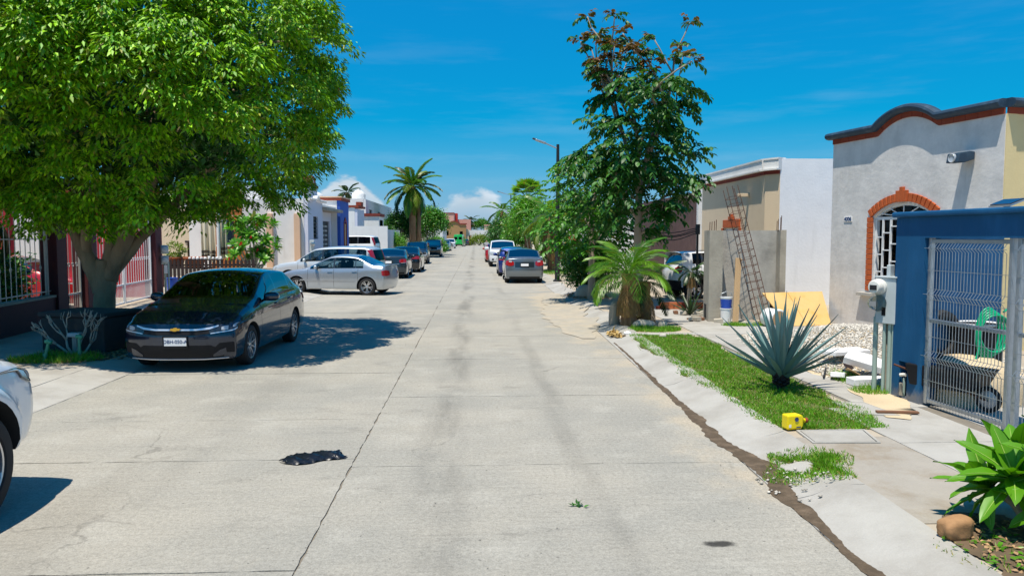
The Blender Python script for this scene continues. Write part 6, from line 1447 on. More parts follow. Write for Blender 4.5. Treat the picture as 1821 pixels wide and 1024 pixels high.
# ---- left
bush('shrub', 'round clipped bright green shrub left of the tall palm', (-6.9, 62.5, .45), (1.15, 1.1, 1.05), 700, 12, .12, 'leaf_lime', 18)
bush('street_tree', 'dark narrow tree just left of the tall palm trunk', (-7.4, 74, .3), (1.3, 1.4, 2.0), 700, 11, .2, 'leaf_dark', 16, cat='tree', trunk_h=2.8)
bush('street_tree', 'bushy bright tree right of the tall palm trunk', (-5.0, 82, .2), (2.0, 2.2, 2.1), 900, 11, .22, 'leaf_mid', 20, cat='tree', trunk_h=3.0)
bush('shrub', 'small lime shrub under the bushy tree beyond the palm', (-4.7, 90, .1), (1.5, 1.5, 1.0), 380, 10, .2, 'leaf_lime', 12)
bush('shrub', 'dark hedge behind the low maroon wall', (-10.6, 16.2, .07), (1.0, 1.6, .72), 400, 12, .13, 'leaf_dark', 14, flowers=('leaf_yellowish', 6, .12))
bush('shrub', 'flowering potted shrub behind the bars before the red car', (-11.2, 18.2, .07), (.7, .7, .95), 220, 10, .13, 'leaf_dark', 8, flowers=('flower_red', 10, .09))
# plumeria with red blossoms in the second plot
def rosette(P, A, U, S, c, d, n, ls, tilt=.35):
    d = norm(np.array(d, float)); s = norm(np.cross(d, [.3, .2, 1.])); w = np.cross(d, s)
    for i in range(n):
        a = i * 2.4; t = tilt + .9 * i / n; ax = d * math.cos(t * 1.3) + (s * math.cos(a) + w * math.sin(a)) * math.sin(t * 1.3 + .2)
        P.append(np.array(c) - d * .06 * i / n); A.append(ax + np.array([0, 0, -.08])); U.append(d + rng.normal(size=3) * .12); S.append(ls * rng.uniform(.75, 1.1))
PL2 = thing('plumeria', 'bright leafy plumeria with red blossoms behind the silver sedan', 'shrub', (-9.35, 32.6, .06), 0)
P, A, U, S = [], [], [], []; tipsP = []
for k in range(50):
    a = rng.uniform(0, 6.28); r = rng.uniform(.2, 1.15); z = rng.uniform(1.0, 2.75); t = np.array([math.cos(a) * r, math.sin(a) * r, z]); tipsP.append(t)
    rosette(P, A, U, S, t, (math.cos(a) * .6, math.sin(a) * .6 - .2, .8), 15, .36)
    if k < 14: limb([(0, 0, -.05), (t[0] * .3, t[1] * .3, .7), (t[0] * .8, t[1] * .8, z * .75), tuple(t)], [.07, .05, .035, .025], 'stem', 'twig_pale', PL2, 6, 1)
tag(link('crown', leaves('crown', P, A, U, S, T_OVAL, np.array(S) * .95), 'leaf_lime', PL2), kind='stuff')
fp_ = [t + np.array([0, -.25, .05]) for t in tipsP[::5]]
tag(link('blossom', leaves('blossom', np.repeat(fp_, 7, 0), rdir(len(fp_) * 7), rdir(len(fp_) * 7), np.full(len(fp_) * 7, .11), T_OVAL, np.full(len(fp_) * 7, .2)), 'flower_red', PL2), kind='stuff')
# ---- blue agave on the grass
AG = thing('agave', 'blue green agave with long stiff pointed leaves on the grass strip', 'agave', (3.86, 9.35, .10), 0)
def agave_leaf(Ln, w, curve):
    n = 7; vs = []; p = np.zeros(3); an = 0.
    for i in range(n + 1):
        u = i / n; ww = w * (.72 + .75 * u - 1.47 * u ** 2.4) * (1 - u ** 6) if u < .999 else .0015
        ww = max(ww, .0015); th = .018 * (1 - u) + .002
        vs += [(p[0], -ww, p[2] + ww * .55), (p[0], 0, p[2] - th * .2), (p[0], ww, p[2] + ww * .55), (p[0], 0, p[2] - th - .004)]
        an = curve * u; p = p + np.array([math.cos(an), 0, math.sin(an)]) * Ln / n
    fs = []
    for i in range(n):
        for j in range(4): fs.append((i * 4 + j, i * 4 + (j + 1) % 4, (i + 1) * 4 + (j + 1) % 4, (i + 1) * 4 + j))
    fs += [(0, 1, 2, 3)]
    return MB().add(vs, fs).mesh('leaf', smooth=50)
alm = [agave_leaf(Ln, .042, c) for Ln, c in ((.92, .06), (.84, -.04), (.98, .02), (.74, .10))]
for i in range(46):
    u = i / 45; a = i * 2.39996; e = R(86) - u ** 1.15 * R(66)
    link('leaf', alm[i % 4], 'leaf_agave', AG, (.06 * math.cos(a) * u, .06 * math.sin(a) * u, .30 - .12 * u), (random.uniform(-.15, .15), -e, a))
core_ = MB().lathe([(.05, -.04), (.05, .05), (.07, .10), (.09, .18), (.08, .27), (.03, .32)], 14); core_.build('trunk', 'wood_dark', AG, smooth=True)
for i in range(26):
    a = i * 2.4; z = .08 + .1 * (i / 26); MB().obox((.08 * math.cos(a), .08 * math.sin(a), z), (.06, .04, .02), (0, -.5, a)).build('leaf_stub', 'wood_dark', AG)
# ---- frangipani at the right edge: every leaf a part
FG = thing('frangipani', 'big leaved frangipani at the right edge beside the tan rock', 'shrub', (3.50, 4.60, .03), 0)
def big_leaf(Ln, w, cur):
    n = 8; vs = []; p = np.zeros(3)
    for i in range(n + 1):
        u = i / n; ww = w * math.sin(math.pi * min(1, (u * .80 + .14) if u < .7 else (.70 + (u - .7) * .98 ))) ** .85 * (1 if i < n else .05); an = -cur * u
        vs += [(p[0], -ww, p[2] + ww * .34 + .006 * math.sin(i * 2.1)), (p[0], -ww * .5, p[2] + ww * .12), (p[0], 0, p[2]), (p[0], ww * .5, p[2] + ww * .12), (p[0], ww, p[2] + ww * .34 + .006 * math.cos(i * 2.3))]
        p = p + np.array([math.cos(an), 0, math.sin(an)]) * Ln / n
    fs = [(i * 5 + j, i * 5 + j + 1, (i + 1) * 5 + j + 1, (i + 1) * 5 + j) for i in range(n) for j in range(4)]
    return MB().add(vs, fs).mesh('leaf', smooth=True)
blm = [big_leaf(Ln, .056, c) for Ln, c in ((.40, .5), (.36, .3), (.33, .7), (.43, .4))]
def rib(Ln, cur):
    p = np.zeros(3); pts = []
    for i in range(9):
        pts.append(tuple(p + np.array([0, 0, .0025]))); an = -cur * i / 8; p = p + np.array([math.cos(an), 0, math.sin(an)]) * Ln / 8
    return MB().tube(pts[:-1], list(np.linspace(.006, .0015, 8)), 4, False).mesh('midrib')
veins = [rib(Ln, c) for Ln, c in ((.40, .5), (.36, .3), (.33, .7), (.43, .4))]
tips = [((.0, .10, .46), (-.30, -.2, .95)), ((.26, -.02, .56), (.15, -.3, .95)), ((.20, .34, .46), (.1, .4, .9)), ((-.02, .30, .33), (-.4, .3, .85)), ((.14, -.16, .36), (-.1, -.5, .85)), ((.45, .18, .5), (.5, .1, .85))]
for k, (c, d0) in enumerate(tips):
    limb([(.15 + .04 * k * .3, .1, -.05), (.15 + c[0] * .3, .1 + c[1] * .3, .2), tuple(c)], [.035, .03, .022], 'stem', 'twig_pale', FG, 8, 1)
    dz = Vector(d0).normalized(); q = dz.to_track_quat('Z', 'Y')
    for i in range(20):
        a = i * 2.39996 + k; e = R(66) - i / 20 * R(88)
        rot = (q @ Euler((0, -e, 0)).to_quaternion()) if False else (q @ Euler((0, 0, a)).to_quaternion() @ Euler((random.uniform(-.2, .2), -e, 0)).to_quaternion())
        lf = link('leaf', blm[(i + k) % 4], 'leaf_frangipani', FG, Vector(c) - dz * .05 * (i / 20)); lf.rotation_mode = 'QUATERNION'; lf.rotation_quaternion = rot; link('midrib', veins[(i + k) % 4], 'leaf_vein', lf)
# ---- grass
def grass(name, label, region, n, h, m='leaf_grass', z=.10, dry=.12):
    xs, ys_ = [], []
    while len(xs) < n:
        x, y, ok = region(); 
        if ok: xs.append(x); ys_.append(y)
    xs, ys_ = np.array(xs), np.array(ys_)
    clump = .55 + .75 * (np.sin(xs * 7.1 + ys_ * 3.3) * np.sin(ys_ * 5.7 - xs * 2.) * .5 + .5)
    zs = np.array([min(z, kz(a_, b_)) if a_ > 0 and a_ - kerbx(b_) < .64 else z for a_, b_ in zip(xs, ys_)]); pos = np.stack([xs, ys_, zs], 1); ax = np.stack([rng.normal(size=n) * .55, rng.normal(size=n) * .55, np.ones(n)], 1); hh = h * clump * rng.uniform(.5, 1.25, n)
    nd = rng.random(n) < dry; o = None
    me = leaves(name, pos[~nd], ax[~nd], rdir((~nd).sum()), hh[~nd], T_BLADE, np.full((~nd).sum(), .0085))
    o = tag(link(name, me, m), label, 'grass', kind='stuff')
    if nd.any():
        ax2 = ax[nd] * np.array([2.5, 2.5, .5]); d_ = link('dry_blades', leaves('dry_blades', pos[nd], ax2, rdir(nd.sum()), hh[nd], T_BLADE, np.full(nd.sum(), .009)), 'leaf_grass_dry', o); d_['kind'] = 'stuff'
    return o
mat('turf_soil', (.10, .115, .03), .95, var=.2, scale=8, bump=.6, bscale=40, world_space=True, c2=(.17, .13, .06), c2amt=.62, c2scale=2.5)
def strip_edge(y): return (2.98 + .05 * math.sin(y * 2.3) + .03 * math.sin(y * 7) + max(0, 8.2 - y) * .22, 4.30 - .04 * math.sin(y * 3.1) - max(0, 8.0 - y) * .30 + .04 * math.sin(y * 6.3))
tp = [strip_edge(y) for y in np.linspace(7.45, 14.72, 60)]; yy = np.linspace(7.45, 14.72, 60)
tag(MB().poly([[(a, y) for (a, b), y in zip(tp, yy)] + [(b, y) for (a, b), y in list(zip(tp, yy))[::-1]]], lambda a, b, d: (a, b, d), .1025, .09).build('turf', 'turf_soil'), kind='structure')
def rg():
    y = 7.4 + 7.35 * random.random() ** 1.25; a, b = strip_edge(y); x = random.uniform(a - .05, b + .06)
    inside = a < x < b; pn = math.sin(x * 5.1 + y * 2.7) * math.sin(y * 3.9 - x * 1.7) + .5 * math.sin(x * 13 + y * 11)
    return x, y, (inside and (pn > -.75 or random.random() < .25)) or random.random() < .1
grass('grass_strip', 'bright green grass strip between kerb and pavement under the agave', rg, 36000, .052, dry=.24)
def rg2():
    a = random.uniform(0, 6.28); r = min(abs(random.gauss(0, .5)) + .05, 1.15); x, y = 2.88 + r * .34 * math.cos(a) + .10 * math.sin(a * 3), 6.33 + r * .42 * math.sin(a); return x, y, (math.hypot(x - 2.80, y - 6.36) > .14)
grass('grass_patch', 'ragged grass patch growing over the kerb near the driveway', rg2, 5200, .05, dry=.25)
def disc(cx, cy, rx, ry):
    def f():
        a = random.uniform(0, 6.28); r = math.sqrt(random.random()); return cx + rx * r * math.cos(a), cy + ry * r * math.sin(a), True
    return f
grass('grass_patch', 'small lawn patch right of the shaggy palm', disc(3.72, 15.6, .55, .42), 3500, .09)
grass('grass_patch', 'thin grass under the leaning plank and buckets', disc(5.9, 16.2, .55, .22), 1500, .10)
grass('grass_patch', 'weedy grass at the foot of the meter post', disc(4.92, 9.15, .22, .22), 700, .13)
grass('grass_patch', 'grass tuft beside the polystyrene on the gravel', disc(5.0, 9.9, .16, .3), 500, .16)
grass('grass_patch', 'weeds round the green pipes left of the navy car', disc(-6.75, 12.45, .75, .42), 2600, .13, z=.07, dry=.35)
grass('grass_patch', 'grass round the lamp post foot further along the right', disc(4.1, 40.5, .8, 2.2), 1800, .16)
grass('grass_patch', 'sparse weeds in the sand by the tan rock', disc(3.15, 4.4, .3, .35), 140, .06, dry=.4)
# ground under the frangipani and the tree
def litter(name, label, f, n, m, s, z):
    p = np.array([f()[:2] for _ in range(n)]); pos = np.column_stack([p, np.full(n, z)]); ax = np.column_stack([rng.normal(size=(n, 2)), rng.normal(size=n) * .15])
    return tag(link(name, leaves(name, pos, ax, np.tile([0, 0, 1.], (n, 1)) + rng.normal(size=(n, 3)) * .3, s * rng.uniform(.6, 1.3, n), T_DIAMOND, s * rng.uniform(.8, 1.4, n)), m), label, 'leaf litter', kind='stuff')
tag(ribbon('planting_bed', [(3.28, 3.4, .3), (3.34, 4.2, .36), (3.42, 4.7, .34), (3.50, 5.05, .2)], 'soil', .112, .03, 24, None, 5.), 'bare soil under the frangipani', 'soil', kind='stuff')
litter('leaf_litter', 'dry leaves under the frangipani', disc(3.4, 4.4, .34, .6), 260, 'twig_dry', .05, .125)
litter('leaf_litter', 'green fallen leaves and sprouts under the frangipani', disc(3.25, 4.45, .3, .4), 90, 'leaf_lime', .05, .128)
tag(ribbon('planting_bed', [(-6.2, 12.3, .5), (-6.5, 13.4, .9), (-7.1, 15.0, 1.1), (-7.6, 16.8, .8)], 'soil', .072, .05, 24, None, 3.), 'brown soil bed round the big tree and planter block', 'soil', kind='stuff')
litter('leaf_litter', 'dry leaves on the bed under the big tree', disc(-6.4, 13.2, .9, 1.1), 1400, 'twig_dry', .06, .085)
litter('straw_litter', 'dry straw and palm litter in the gutter beside the low palm', disc(2.98, 15.3, .26, .5), 420, 'straw', .12, .06)
litter('leaf_litter', 'brown litter under the dark shrub and lamp post', disc(3.6, 24.5, .7, 1.3), 500, 'twig_dry', .10, .115)
# bare branching shrub by the planter
SH = thing('bare_shrub', 'leafless pale branching shrub before the dark planter block', 'shrub', (-6.72, 12.95, .07), 0)
def twig(p, d, l, r, lev):
    p = np.array(p); d = norm(np.array(d)); q = p + d * l; m = p + d * l * .5 + rng.normal(size=3) * .02
    MB().tube([p, m, q], [r, r * .85, r * .7], 6).build('branch', 'twig_pale', SH, smooth=True)
    if lev < 3:
        for k in range(2 if lev else 3):
            a = rng.uniform(-.9, .9); twig(q, d + np.array([math.sin(a) * .9, rng.normal() * .35, .18 + .2 * rng.random()]) * .9, l * .8, r * .66, lev + 1)
for dx in (-.9, -.35, .25, .8): twig((dx * .08, 0, 0), (dx, rng.normal() * .2, .75), .27, .024, 0)
# ---------------------------------------------------------------- smaller things
def stone(name, label, loc, size, m, seed=0, cat='rock', parent=None, rz=0, sub=3, rough=.16):
    bm = bmesh.new(); bmesh.ops.create_icosphere(bm, subdivisions=sub, radius=.5); r_ = np.random.default_rng(seed); ph = r_.uniform(0, 6, 9)
    for v in bm.verts:
        c = v.co; k = 1 + rough * (math.sin(c.x * 5 + ph[0]) * math.sin(c.y * 4 + ph[1]) + math.sin(c.z * 6 + ph[2]) * .6 + .5 * math.sin(c.x * 11 + c.y * 9 + ph[3]))
        q = Vector((math.copysign(abs(c.x * 2) ** .72, c.x), math.copysign(abs(c.y * 2) ** .72, c.y), math.copysign(abs(c.z * 2) ** .72, c.z))) * .5
        v.co = Vector((q.x * size[0], q.y * size[1], q.z * size[2])) * k
    me = bpy.data.meshes.new(name); bm.to_mesh(me); bm.free(); me.shade_smooth()
    o = link(name, me, m, parent, loc, (0, 0, R(rz)))
    return tag(o, label, cat) if parent is None else o
stone('rock', 'tan block shaped rock on the kerb edge by the frangipani', (3.08, 4.64, .172), (.25, .15, .13), 'rock', 3, rz=10)
stone('rock', 'pale boulder at the foot of the dark shrub', (3.55, 24.3, .25), (.75, .5, .4), 'rock_pale', 5)
stone('rock', 'flat pale rock right of the shaggy palm', (3.62, 16.05, .17), (.45, .3, .2), 'rock_pale', 6)
stone('rock', 'smaller stone beside the flat pale rock', (3.98, 15.95, .15), (.22, .16, .14), 'rock_pale', 7)
stone('rock', 'white stone lump in the straw by the gutter', (3.02, 14.95, .12), (.12, .09, .08), 'styrofoam', 8, cat='stone')
stone('rock', 'small pebble on the grass strip far end', (3.6, 14.4, .14), (.12, .09, .07), 'stone_pale', 9, cat='stone')
stone('rock', 'dark stones base left of the shaggy palm trunk', (3.08, 16.7, .3), (.22, .3, .6), 'concrete_raw', 11)
# planter block, pipes and lid under the tree
PB = thing('planter_block', 'mossy dark square planter block in front of the tree trunk', 'planter', (-6.82, 13.75, .06), -14)
MB().box(-.62, .62, -.45, .45, 0, .60).build('block', 'stone_dark', PB, bevel=.03); MB().box(-.66, .66, -.49, .49, .602, .68).build('rim', 'stone_dark', PB, bevel=.02)
for (x, y, h), lb in (((-6.86, 12.30, .30), 'leaning green water pipe with elbow among the weeds, left one'), ((-6.36, 12.42, .36), 'upright green water pipe with elbow among the weeds, right one')):
    pp_ = thing('water_pipe', lb, 'pipe', (x, y, .06)); ln = .08 if h < .33 else 0.
    MB().tube([(0, 0, -.02), (ln, 0, h)], .024, 8).build('pipe', 'pipe_green', pp_, smooth=60); MB().tube([(ln - .045, 0, h + .02), (ln, 0, h + .03), (ln + .05, 0, h + .005)], .032, 8).build('elbow', 'pipe_green', pp_, smooth=60); MB().lathe([(.034, .0), (.034, .05)], 10).build('collar', 'pipe_green', pp_, loc=(ln * .3, 0, h * .3))
lid = thing('water_meter', 'small grey metal meter head standing behind the green pipes', 'meter', (-6.75, 13.05, .06)); MB().tube([(0, 0, 0), (0, 0, .30)], .05, 8).build('stem', 'concrete_raw', lid); MB().box(-.10, .10, -.07, .07, .302, .37).build('head', 'meter_box', lid, bevel=.015)
# jug, bag
JG = thing('plastic_jug', 'yellow plastic jug lying on its side at the grass edge', 'jug', (3.20, 7.42, .188), 12)
MB().poly([[(-.10, -.075), (.06, -.075), (.085, -.05), (.085, .05), (.06, .075), (-.10, .075)]], lambda a, b, d: (a, d, b), -.055, .055).build('body', 'yellow_plastic', JG, bevel=.018, seg=3)
MB().lathe([(.05, .085), (.035, .105), (.022, .12), (.022, .135)], 14, axis='x').build('neck', 'yellow_plastic', JG, smooth=40); MB().lathe([(.026, .13), (.026, .16), (.001, .162)], 14, axis='x').build('cap', 'terracotta', JG, smooth=40)
MB().lathe([(.001, 0), (.022, 0), (.022, -.004)], 12, axis='y').build('label_mark', 'print_navy', JG, loc=(-.0, -.058, .03), rot=(0, 0, 0)); MB().box(-.085, -.06, -.058, -.0555, -.05, -.02).build('label_mark', 'plate_white', JG); MB().box(.0, .05, -.058, -.0555, -.055, -.045).build('label_mark', 'print_navy', JG)
def bag():
    L_, n, m_ = .56, 30, 12; vs = []
    for i in range(n + 1):
        u = i / n; w = .14 + .015 * math.sin(u * 5 + 1) - (.10 * max(0, .16 - u) / .16 if u < .16 else 0)
        for j in range(m_ + 1):
            v = -1 + 2 * j / m_; x = (u - .5) * L_ + (.05 * (1 - abs(v)) * (-1) if i == n else 0) + (.03 * math.sin(v * 7) if i in (0, n) else 0)
            h = .034 * (1 - v * v) ** .7 * (1 + .35 * math.sin(u * 19 + v * 3)) * min(1, 6 * u + .15, 6 * (1 - u) + .25) + .006 * math.sin(u * 47 + v * 9) + .005 * math.sin(v * 17 + u * 23)
            vs.append((x, v * w + .012 * math.sin(u * 13), max(.003, h + .010)))
    fs = [(i * (m_ + 1) + j, (i + 1) * (m_ + 1) + j, (i + 1) * (m_ + 1) + j + 1, i * (m_ + 1) + j + 1) for i in range(n) for j in range(m_)]
    o = tag(MB().add(vs, fs).build('plastic_bag', 'bag_black', None, smooth=True), 'flattened black plastic bag lying on the road', 'bag'); o.location = (-1.50, 6.97, .002); o.rotation_euler = (0, 0, R(24)); return o
bag()
tag(link('leaf_scrap', leaves('leaf_scrap', np.array([(.76, 5.63, .012)] * 14) + rng.normal(size=(14, 3)) * np.array([.025, .02, .008]), rdir(14), rdir(14) + [0, 0, 1], np.full(14, .05), T_DIAMOND), 'leaf_dark'), 'tiny green leaf scrap on the nearest slab', 'leaf')
# street lamps
def street_lamp(label, loc, h, arm, r):
    o = thing('street_lamp', label, 'street lamp', loc, 0, None)
    MB().tube([(0, 0, -.1), (0, 0, h * .5), (0, 0, h)], [r, r * .75, r * .55], 12).build('pole', 'steel_black', o, smooth=60); MB().tube([(0, 0, h - .18), (-arm * .4, 0, h - .02), (-arm * .62, 0, h + .07)], .03, 8).build('arm', 'steel_galv', o, smooth=60)
    hd = MB().obox((-arm * .78, 0, h + .12), (arm * .5, .22, .08), (0, .32, 0)).build('lamp_head', 'steel_galv', o, bevel=.03); MB().obox((-arm * 1.02, 0, h + .21), (arm * .26, .2, .06), (0, .32, 0)).build('driver_box', 'paint_slate', hd, bevel=.02)
    MB().lathe([(r * 1.6, -.02), (r * 1.6, .06), (r * 1.1, .09)], 12).build('base', 'steel_black', o); return o
street_lamp('tall street lamp with dark pole beside the dark shrub', (3.52, 32.6, .1), 5.85, .95, .115)
street_lamp('distant street lamp above the white flowered plumeria', (3.9, 84, .1), 6.6, 1.3, .10)
# person by the red car, far away
def person(label, loc, rz, shirt, trousers):
    o = thing('person', label, 'person', loc, rz)
    J = {'pel': (0, 0, .95), 'sp': (0, 0, 1.2), 'ch': (0, 0, 1.38), 'nk': (0, 0, 1.5), 'hd': (0, .01, 1.6), 'ht': (0, .01, 1.70), 'ls': (.19, 0, 1.41), 'le': (.24, -.02, 1.14), 'lh': (.22, .08, .9), 'rs': (-.19, 0, 1.41), 're': (-.25, -.02, 1.14), 'rh': (-.22, .10, .92), 'lk': (.10, .03, .5), 'la': (.11, -.01, .09), 'lt': (.12, .16, .03), 'rk': (-.10, .05, .5), 'ra': (-.11, -.02, .09), 'rt': (-.12, .15, .03), 'lhp': (.09, 0, .92), 'rhp': (-.09, 0, .92)}
    rad = {'pel': .15, 'sp': .14, 'ch': .16, 'nk': .06, 'hd': .095, 'ht': .07, 'ls': .075, 'le': .05, 'lh': .04, 'rs': .075, 're': .05, 'rh': .04, 'lk': .075, 'la': .05, 'lt': .04, 'rk': .075, 'ra': .05, 'rt': .04, 'lhp': .11, 'rhp': .11}
    E_ = [('pel', 'sp'), ('sp', 'ch'), ('ch', 'nk'), ('nk', 'hd'), ('hd', 'ht'), ('ch', 'ls'), ('ls', 'le'), ('le', 'lh'), ('ch', 'rs'), ('rs', 're'), ('re', 'rh'), ('pel', 'lhp'), ('lhp', 'lk'), ('lk', 'la'), ('la', 'lt'), ('pel', 'rhp'), ('rhp', 'rk'), ('rk', 'ra'), ('ra', 'rt')]
    ks = list(J); me = bpy.data.meshes.new('body'); me.from_pydata([J[k] for k in ks], [(ks.index(a), ks.index(b)) for a, b in E_], []); ob = bpy.data.objects.new('tmp', me); col.objects.link(ob)
    ob.modifiers.new('s', 'SKIN'); ob.modifiers.new('d', 'SUBSURF').levels = 1
    for i, k in enumerate(ks): me.skin_vertices[0].data[i].radius = (rad[k], rad[k]); me.skin_vertices[0].data[i].use_root = (k == 'pel')
    dg = bpy.context.evaluated_depsgraph_get(); bm_ = bpy.data.meshes.new_from_object(ob.evaluated_get(dg)); bpy.data.objects.remove(ob)
    bm_.name = 'body'; bm_.materials.clear()
    for k in (shirt, trousers, 'skin', 'interior_dark'): bm_.materials.append(M[k])
    for p in bm_.polygons:
        z = p.center.z; x = abs(p.center.x); p.use_smooth = True
        p.material_index = 3 if z < .10 or (z > 1.64 and p.center.y < .06) or z > 1.70 else (1 if z < .96 and x < .2 else (2 if z > 1.50 or (x > .2 and z < 1.15) else 0))
    link('body', bm_, None, o); return o
mat('skin', (.35, .19, .11), .6, var=.03); mat('shirt_grey', (.30, .31, .33), .9); mat('trousers', (.04, .045, .06), .9)
person('person in grey shirt and dark trousers standing by the far red car', (.99, 68.5, 0), 160, 'shirt_grey', 'trousers')
# ---- building site between the tan and grey houses
EN = thing('concrete_enclosure', 'raw concrete pillar and wall enclosure before the tan house', 'enclosure', (5.28, 16.95, .10), -8)
wallpoly(rect(0, .30, 0, 2.08), [], .75, 'pillar', 'concrete_raw', EN); wallpoly(rect(.302, 1.62, 0, 2.08), [], .14, 'back_wall', 'concrete', EN, .60)
MB().box(1.622, 1.75, .25, .74, 0, 2.09).build('end_wall', 'concrete_raw', EN); MB().box(-.012, .0, .30, .55, .06, .38).build('hole_shade', 'interior_dark', EN)  # flat dark plate on the pillar stands in for shade inside a hole
for x, y, h in ((.06, .1, .2), (.16, .12, .24), (.08, .5, .2), (.2, .6, .22), (1.60, .40, .26), (1.68, .45, .34), (1.70, .6, .30), (1.64, .68, .22)): MB().tube([(x, y, 2.05), (x + .005, y, 2.08 + h)], .008, 5).build('rebar', 'rust', EN)
RC = thing('rebar_cage', 'rusty reinforcing cage leaning on the concrete enclosure', 'rebar', (6.22, 16.35, .10), 0)
a_, b_ = Vector((.12, -.05, .0)), Vector((-.42, .80, 3.05)); ax_ = (b_ - a_).normalized(); sx = Vector((1, 0, 0)); sx = (sx - ax_ * sx.dot(ax_)).normalized(); sy = ax_.cross(sx)
for i, j in ((-1, -1), (1, -1), (1, 1), (-1, 1), (0, -1)):
    o_ = sx * .13 * i + sy * .12 * j; MB().tube([a_ + o_, (a_ + b_) / 2 + o_ * 1.02, b_ + o_], .008, 5).build('bar', 'rust', RC)
for k in range(17):
    c = a_ + (b_ - a_) * (.03 + .056 * k); q = [c + sx * .135 * i + sy * .125 * j + ax_ * random.uniform(-.012, .012) for i, j in ((-1, -1), (1, -1), (1, 1), (-1, 1), (-1, -1))]
    MB().tube(q, .0055, 4).build('stirrup', 'rust', RC)
tag(MB().obox((0, 0, .72), (.13, .035, 1.50), (-.17, .09, 0)).build('plank', 'wood_raw', None, bevel=.004, loc=(5.86, 16.75, .10)), 'raw timber plank leaning upright beside the buckets', 'plank')
def bucket(label, loc, m, band):
    o = thing('bucket', label, 'bucket', loc); MB().lathe([(.001, 0), (.105, 0), (.13, .32), (.138, .32), (.138, .34), (.126, .34), (.11, .03), (.001, .03)], 20).build('pail', m, o, smooth=40)
    if band: MB().lathe([(.1125, .08), (.1295, .29)], 20).build('label_band', band, o, smooth=True)
    MB().tube([(-.135, 0, .32), (-.11, -.02, .42), (0, -.03, .47), (.11, -.02, .42), (.135, 0, .32)], .006, 5).build('handle', 'steel_galv', o); return o
bucket('lower white bucket of the stacked pair in the concrete niche', (5.62, 16.75, .10), 'white_plastic', None)
bucket('upper bucket with a blue band in the concrete niche', (5.62, 16.75, .35), 'white_plastic', 'blue_plastic')
DR = thing('drum', 'white round drum lying on its side before the rebar cage', 'drum', (6.32, 16.1, .30), -75)
MB().lathe([(.001, 0), (.19, 0), (.205, .02), (.20, .2), (.205, .38), (.19, .4), (.001, .4)], 22, axis='x').build('barrel', 'white_plastic', DR, smooth=40); MB().lathe([(.001, .403), (.165, .403), (.165, .40)], 22, axis='x').build('lid', 'cardboard', DR)
YB = thing('board', 'large yellow plywood sheet leaning low against the tan house yard', 'board', (0, 0, 0)); 
q0, q1, q2, q3 = Vector((6.74, 15.95, .12)), Vector((7.75, 16.12, .12)), Vector((7.86, 16.85, .80)), Vector((6.44, 16.75, .78))
def plank_quad(a, b, c, d, name, m, parent, th=.02):
    n = (b - a).cross(d - a).normalized() * th; return MB().add([a, b, c, d, a - n, b - n, c - n, d - n], [(0, 1, 2, 3), (7, 6, 5, 4), (0, 4, 5, 1), (1, 5, 6, 2), (2, 6, 7, 3), (3, 7, 4, 0)]).build(name, m, parent)
m0, m1 = q0.lerp(q1, .42), q3.lerp(q2, .42); plank_quad(q0, m0 - Vector((.004, 0, 0)), m1 - Vector((.004, 0, 0)), q3, 'sheet', 'ply_yellow', YB); plank_quad(m0 + Vector((.002, 0, .003)), q1, q2, m1 + Vector((.002, 0, .003)), 'sheet', 'ply_yellow', YB)
MB().box(6.62, 6.68, 16.70, 16.76, .1, .64).build('prop', 'wood_dark', YB); MB().box(7.70, 7.76, 16.78, 16.84, .1, .64).build('prop', 'wood_dark', YB); MB().box(6.66, 7.74, 15.98, 16.08, .09, .112).build('foot_rail', 'wood_raw', YB)
# wires and post in front of the maroon house
UP = thing('utility_post', 'thin black post with looped cables before the maroon house', 'post', (6.55, 22.2, .10)); MB().tube([(0, 0, 0), (0, 0, 2.25)], .035, 8).build('post', 'steel_black', UP); MB().box(-.05, .06, -.05, .05, 2.0, 2.3).build('cap', 'steel_black', UP)
for k in range(4): MB().tube(smoothline([(-.05, 0, 2.18 - .05 * k), (-.7, .3, 2.02 - .07 * k - .04 * (k % 2)), (-1.5, .7, 2.08 - .03 * k), (-2.1, 1.0, 2.2)], 2), .014, 5).build('cable', 'steel_black', UP)
# low brick planter and rubble by the little palm
BP = thing('brick_planter', 'low brick edging round the little slender palm', 'planter', (5.35, 19.9, .10), -5)
for r_ in range(2):
    for i in range(7): MB().box(-.55 + i * .24 + (.1 * r_), -.55 + i * .24 + .225 + (.1 * r_), 0, .12, .10 * r_, .10 * r_ + .092).build('brick', 'pot_clay' if (i + r_) % 3 else 'terracotta', BP, bevel=.006)
for i in range(18):
    RM = ['wood_debris', 'rock_pale', 'concrete_raw']; x, y = random.uniform(4.95, 5.75), random.uniform(16.6, 19.0); s = random.uniform(.12, .34)
    o = tag(MB().obox((0, 0, s * .18), (s, s * random.uniform(.3, .6), s * .28), (random.uniform(-.2, .2), random.uniform(-.2, .2), 0)).build('rubble_piece', RM[i % 3], None, bevel=.008, loc=(x, y, .10), rot=(0, 0, random.uniform(0, 6))), ['broken brown board piece', 'pale stone rubble piece', 'grey concrete rubble piece'][i % 3] + ' strewn left of the concrete enclosure', 'rubble', 'rubble left of the concrete enclosure')
dag = thing('dry_agave', 'withered dark agave left of the concrete enclosure', 'agave', (5.28, 18.4, .10))
alm2 = [a.copy() for a in alm]
for i in range(12): link('leaf', alm2[i % 4], 'leaf_palm_dark', dag, (0, 0, .03), (0, -R(20 + 5 * i), i * 2.4), ).scale = (.75, .9, .9)
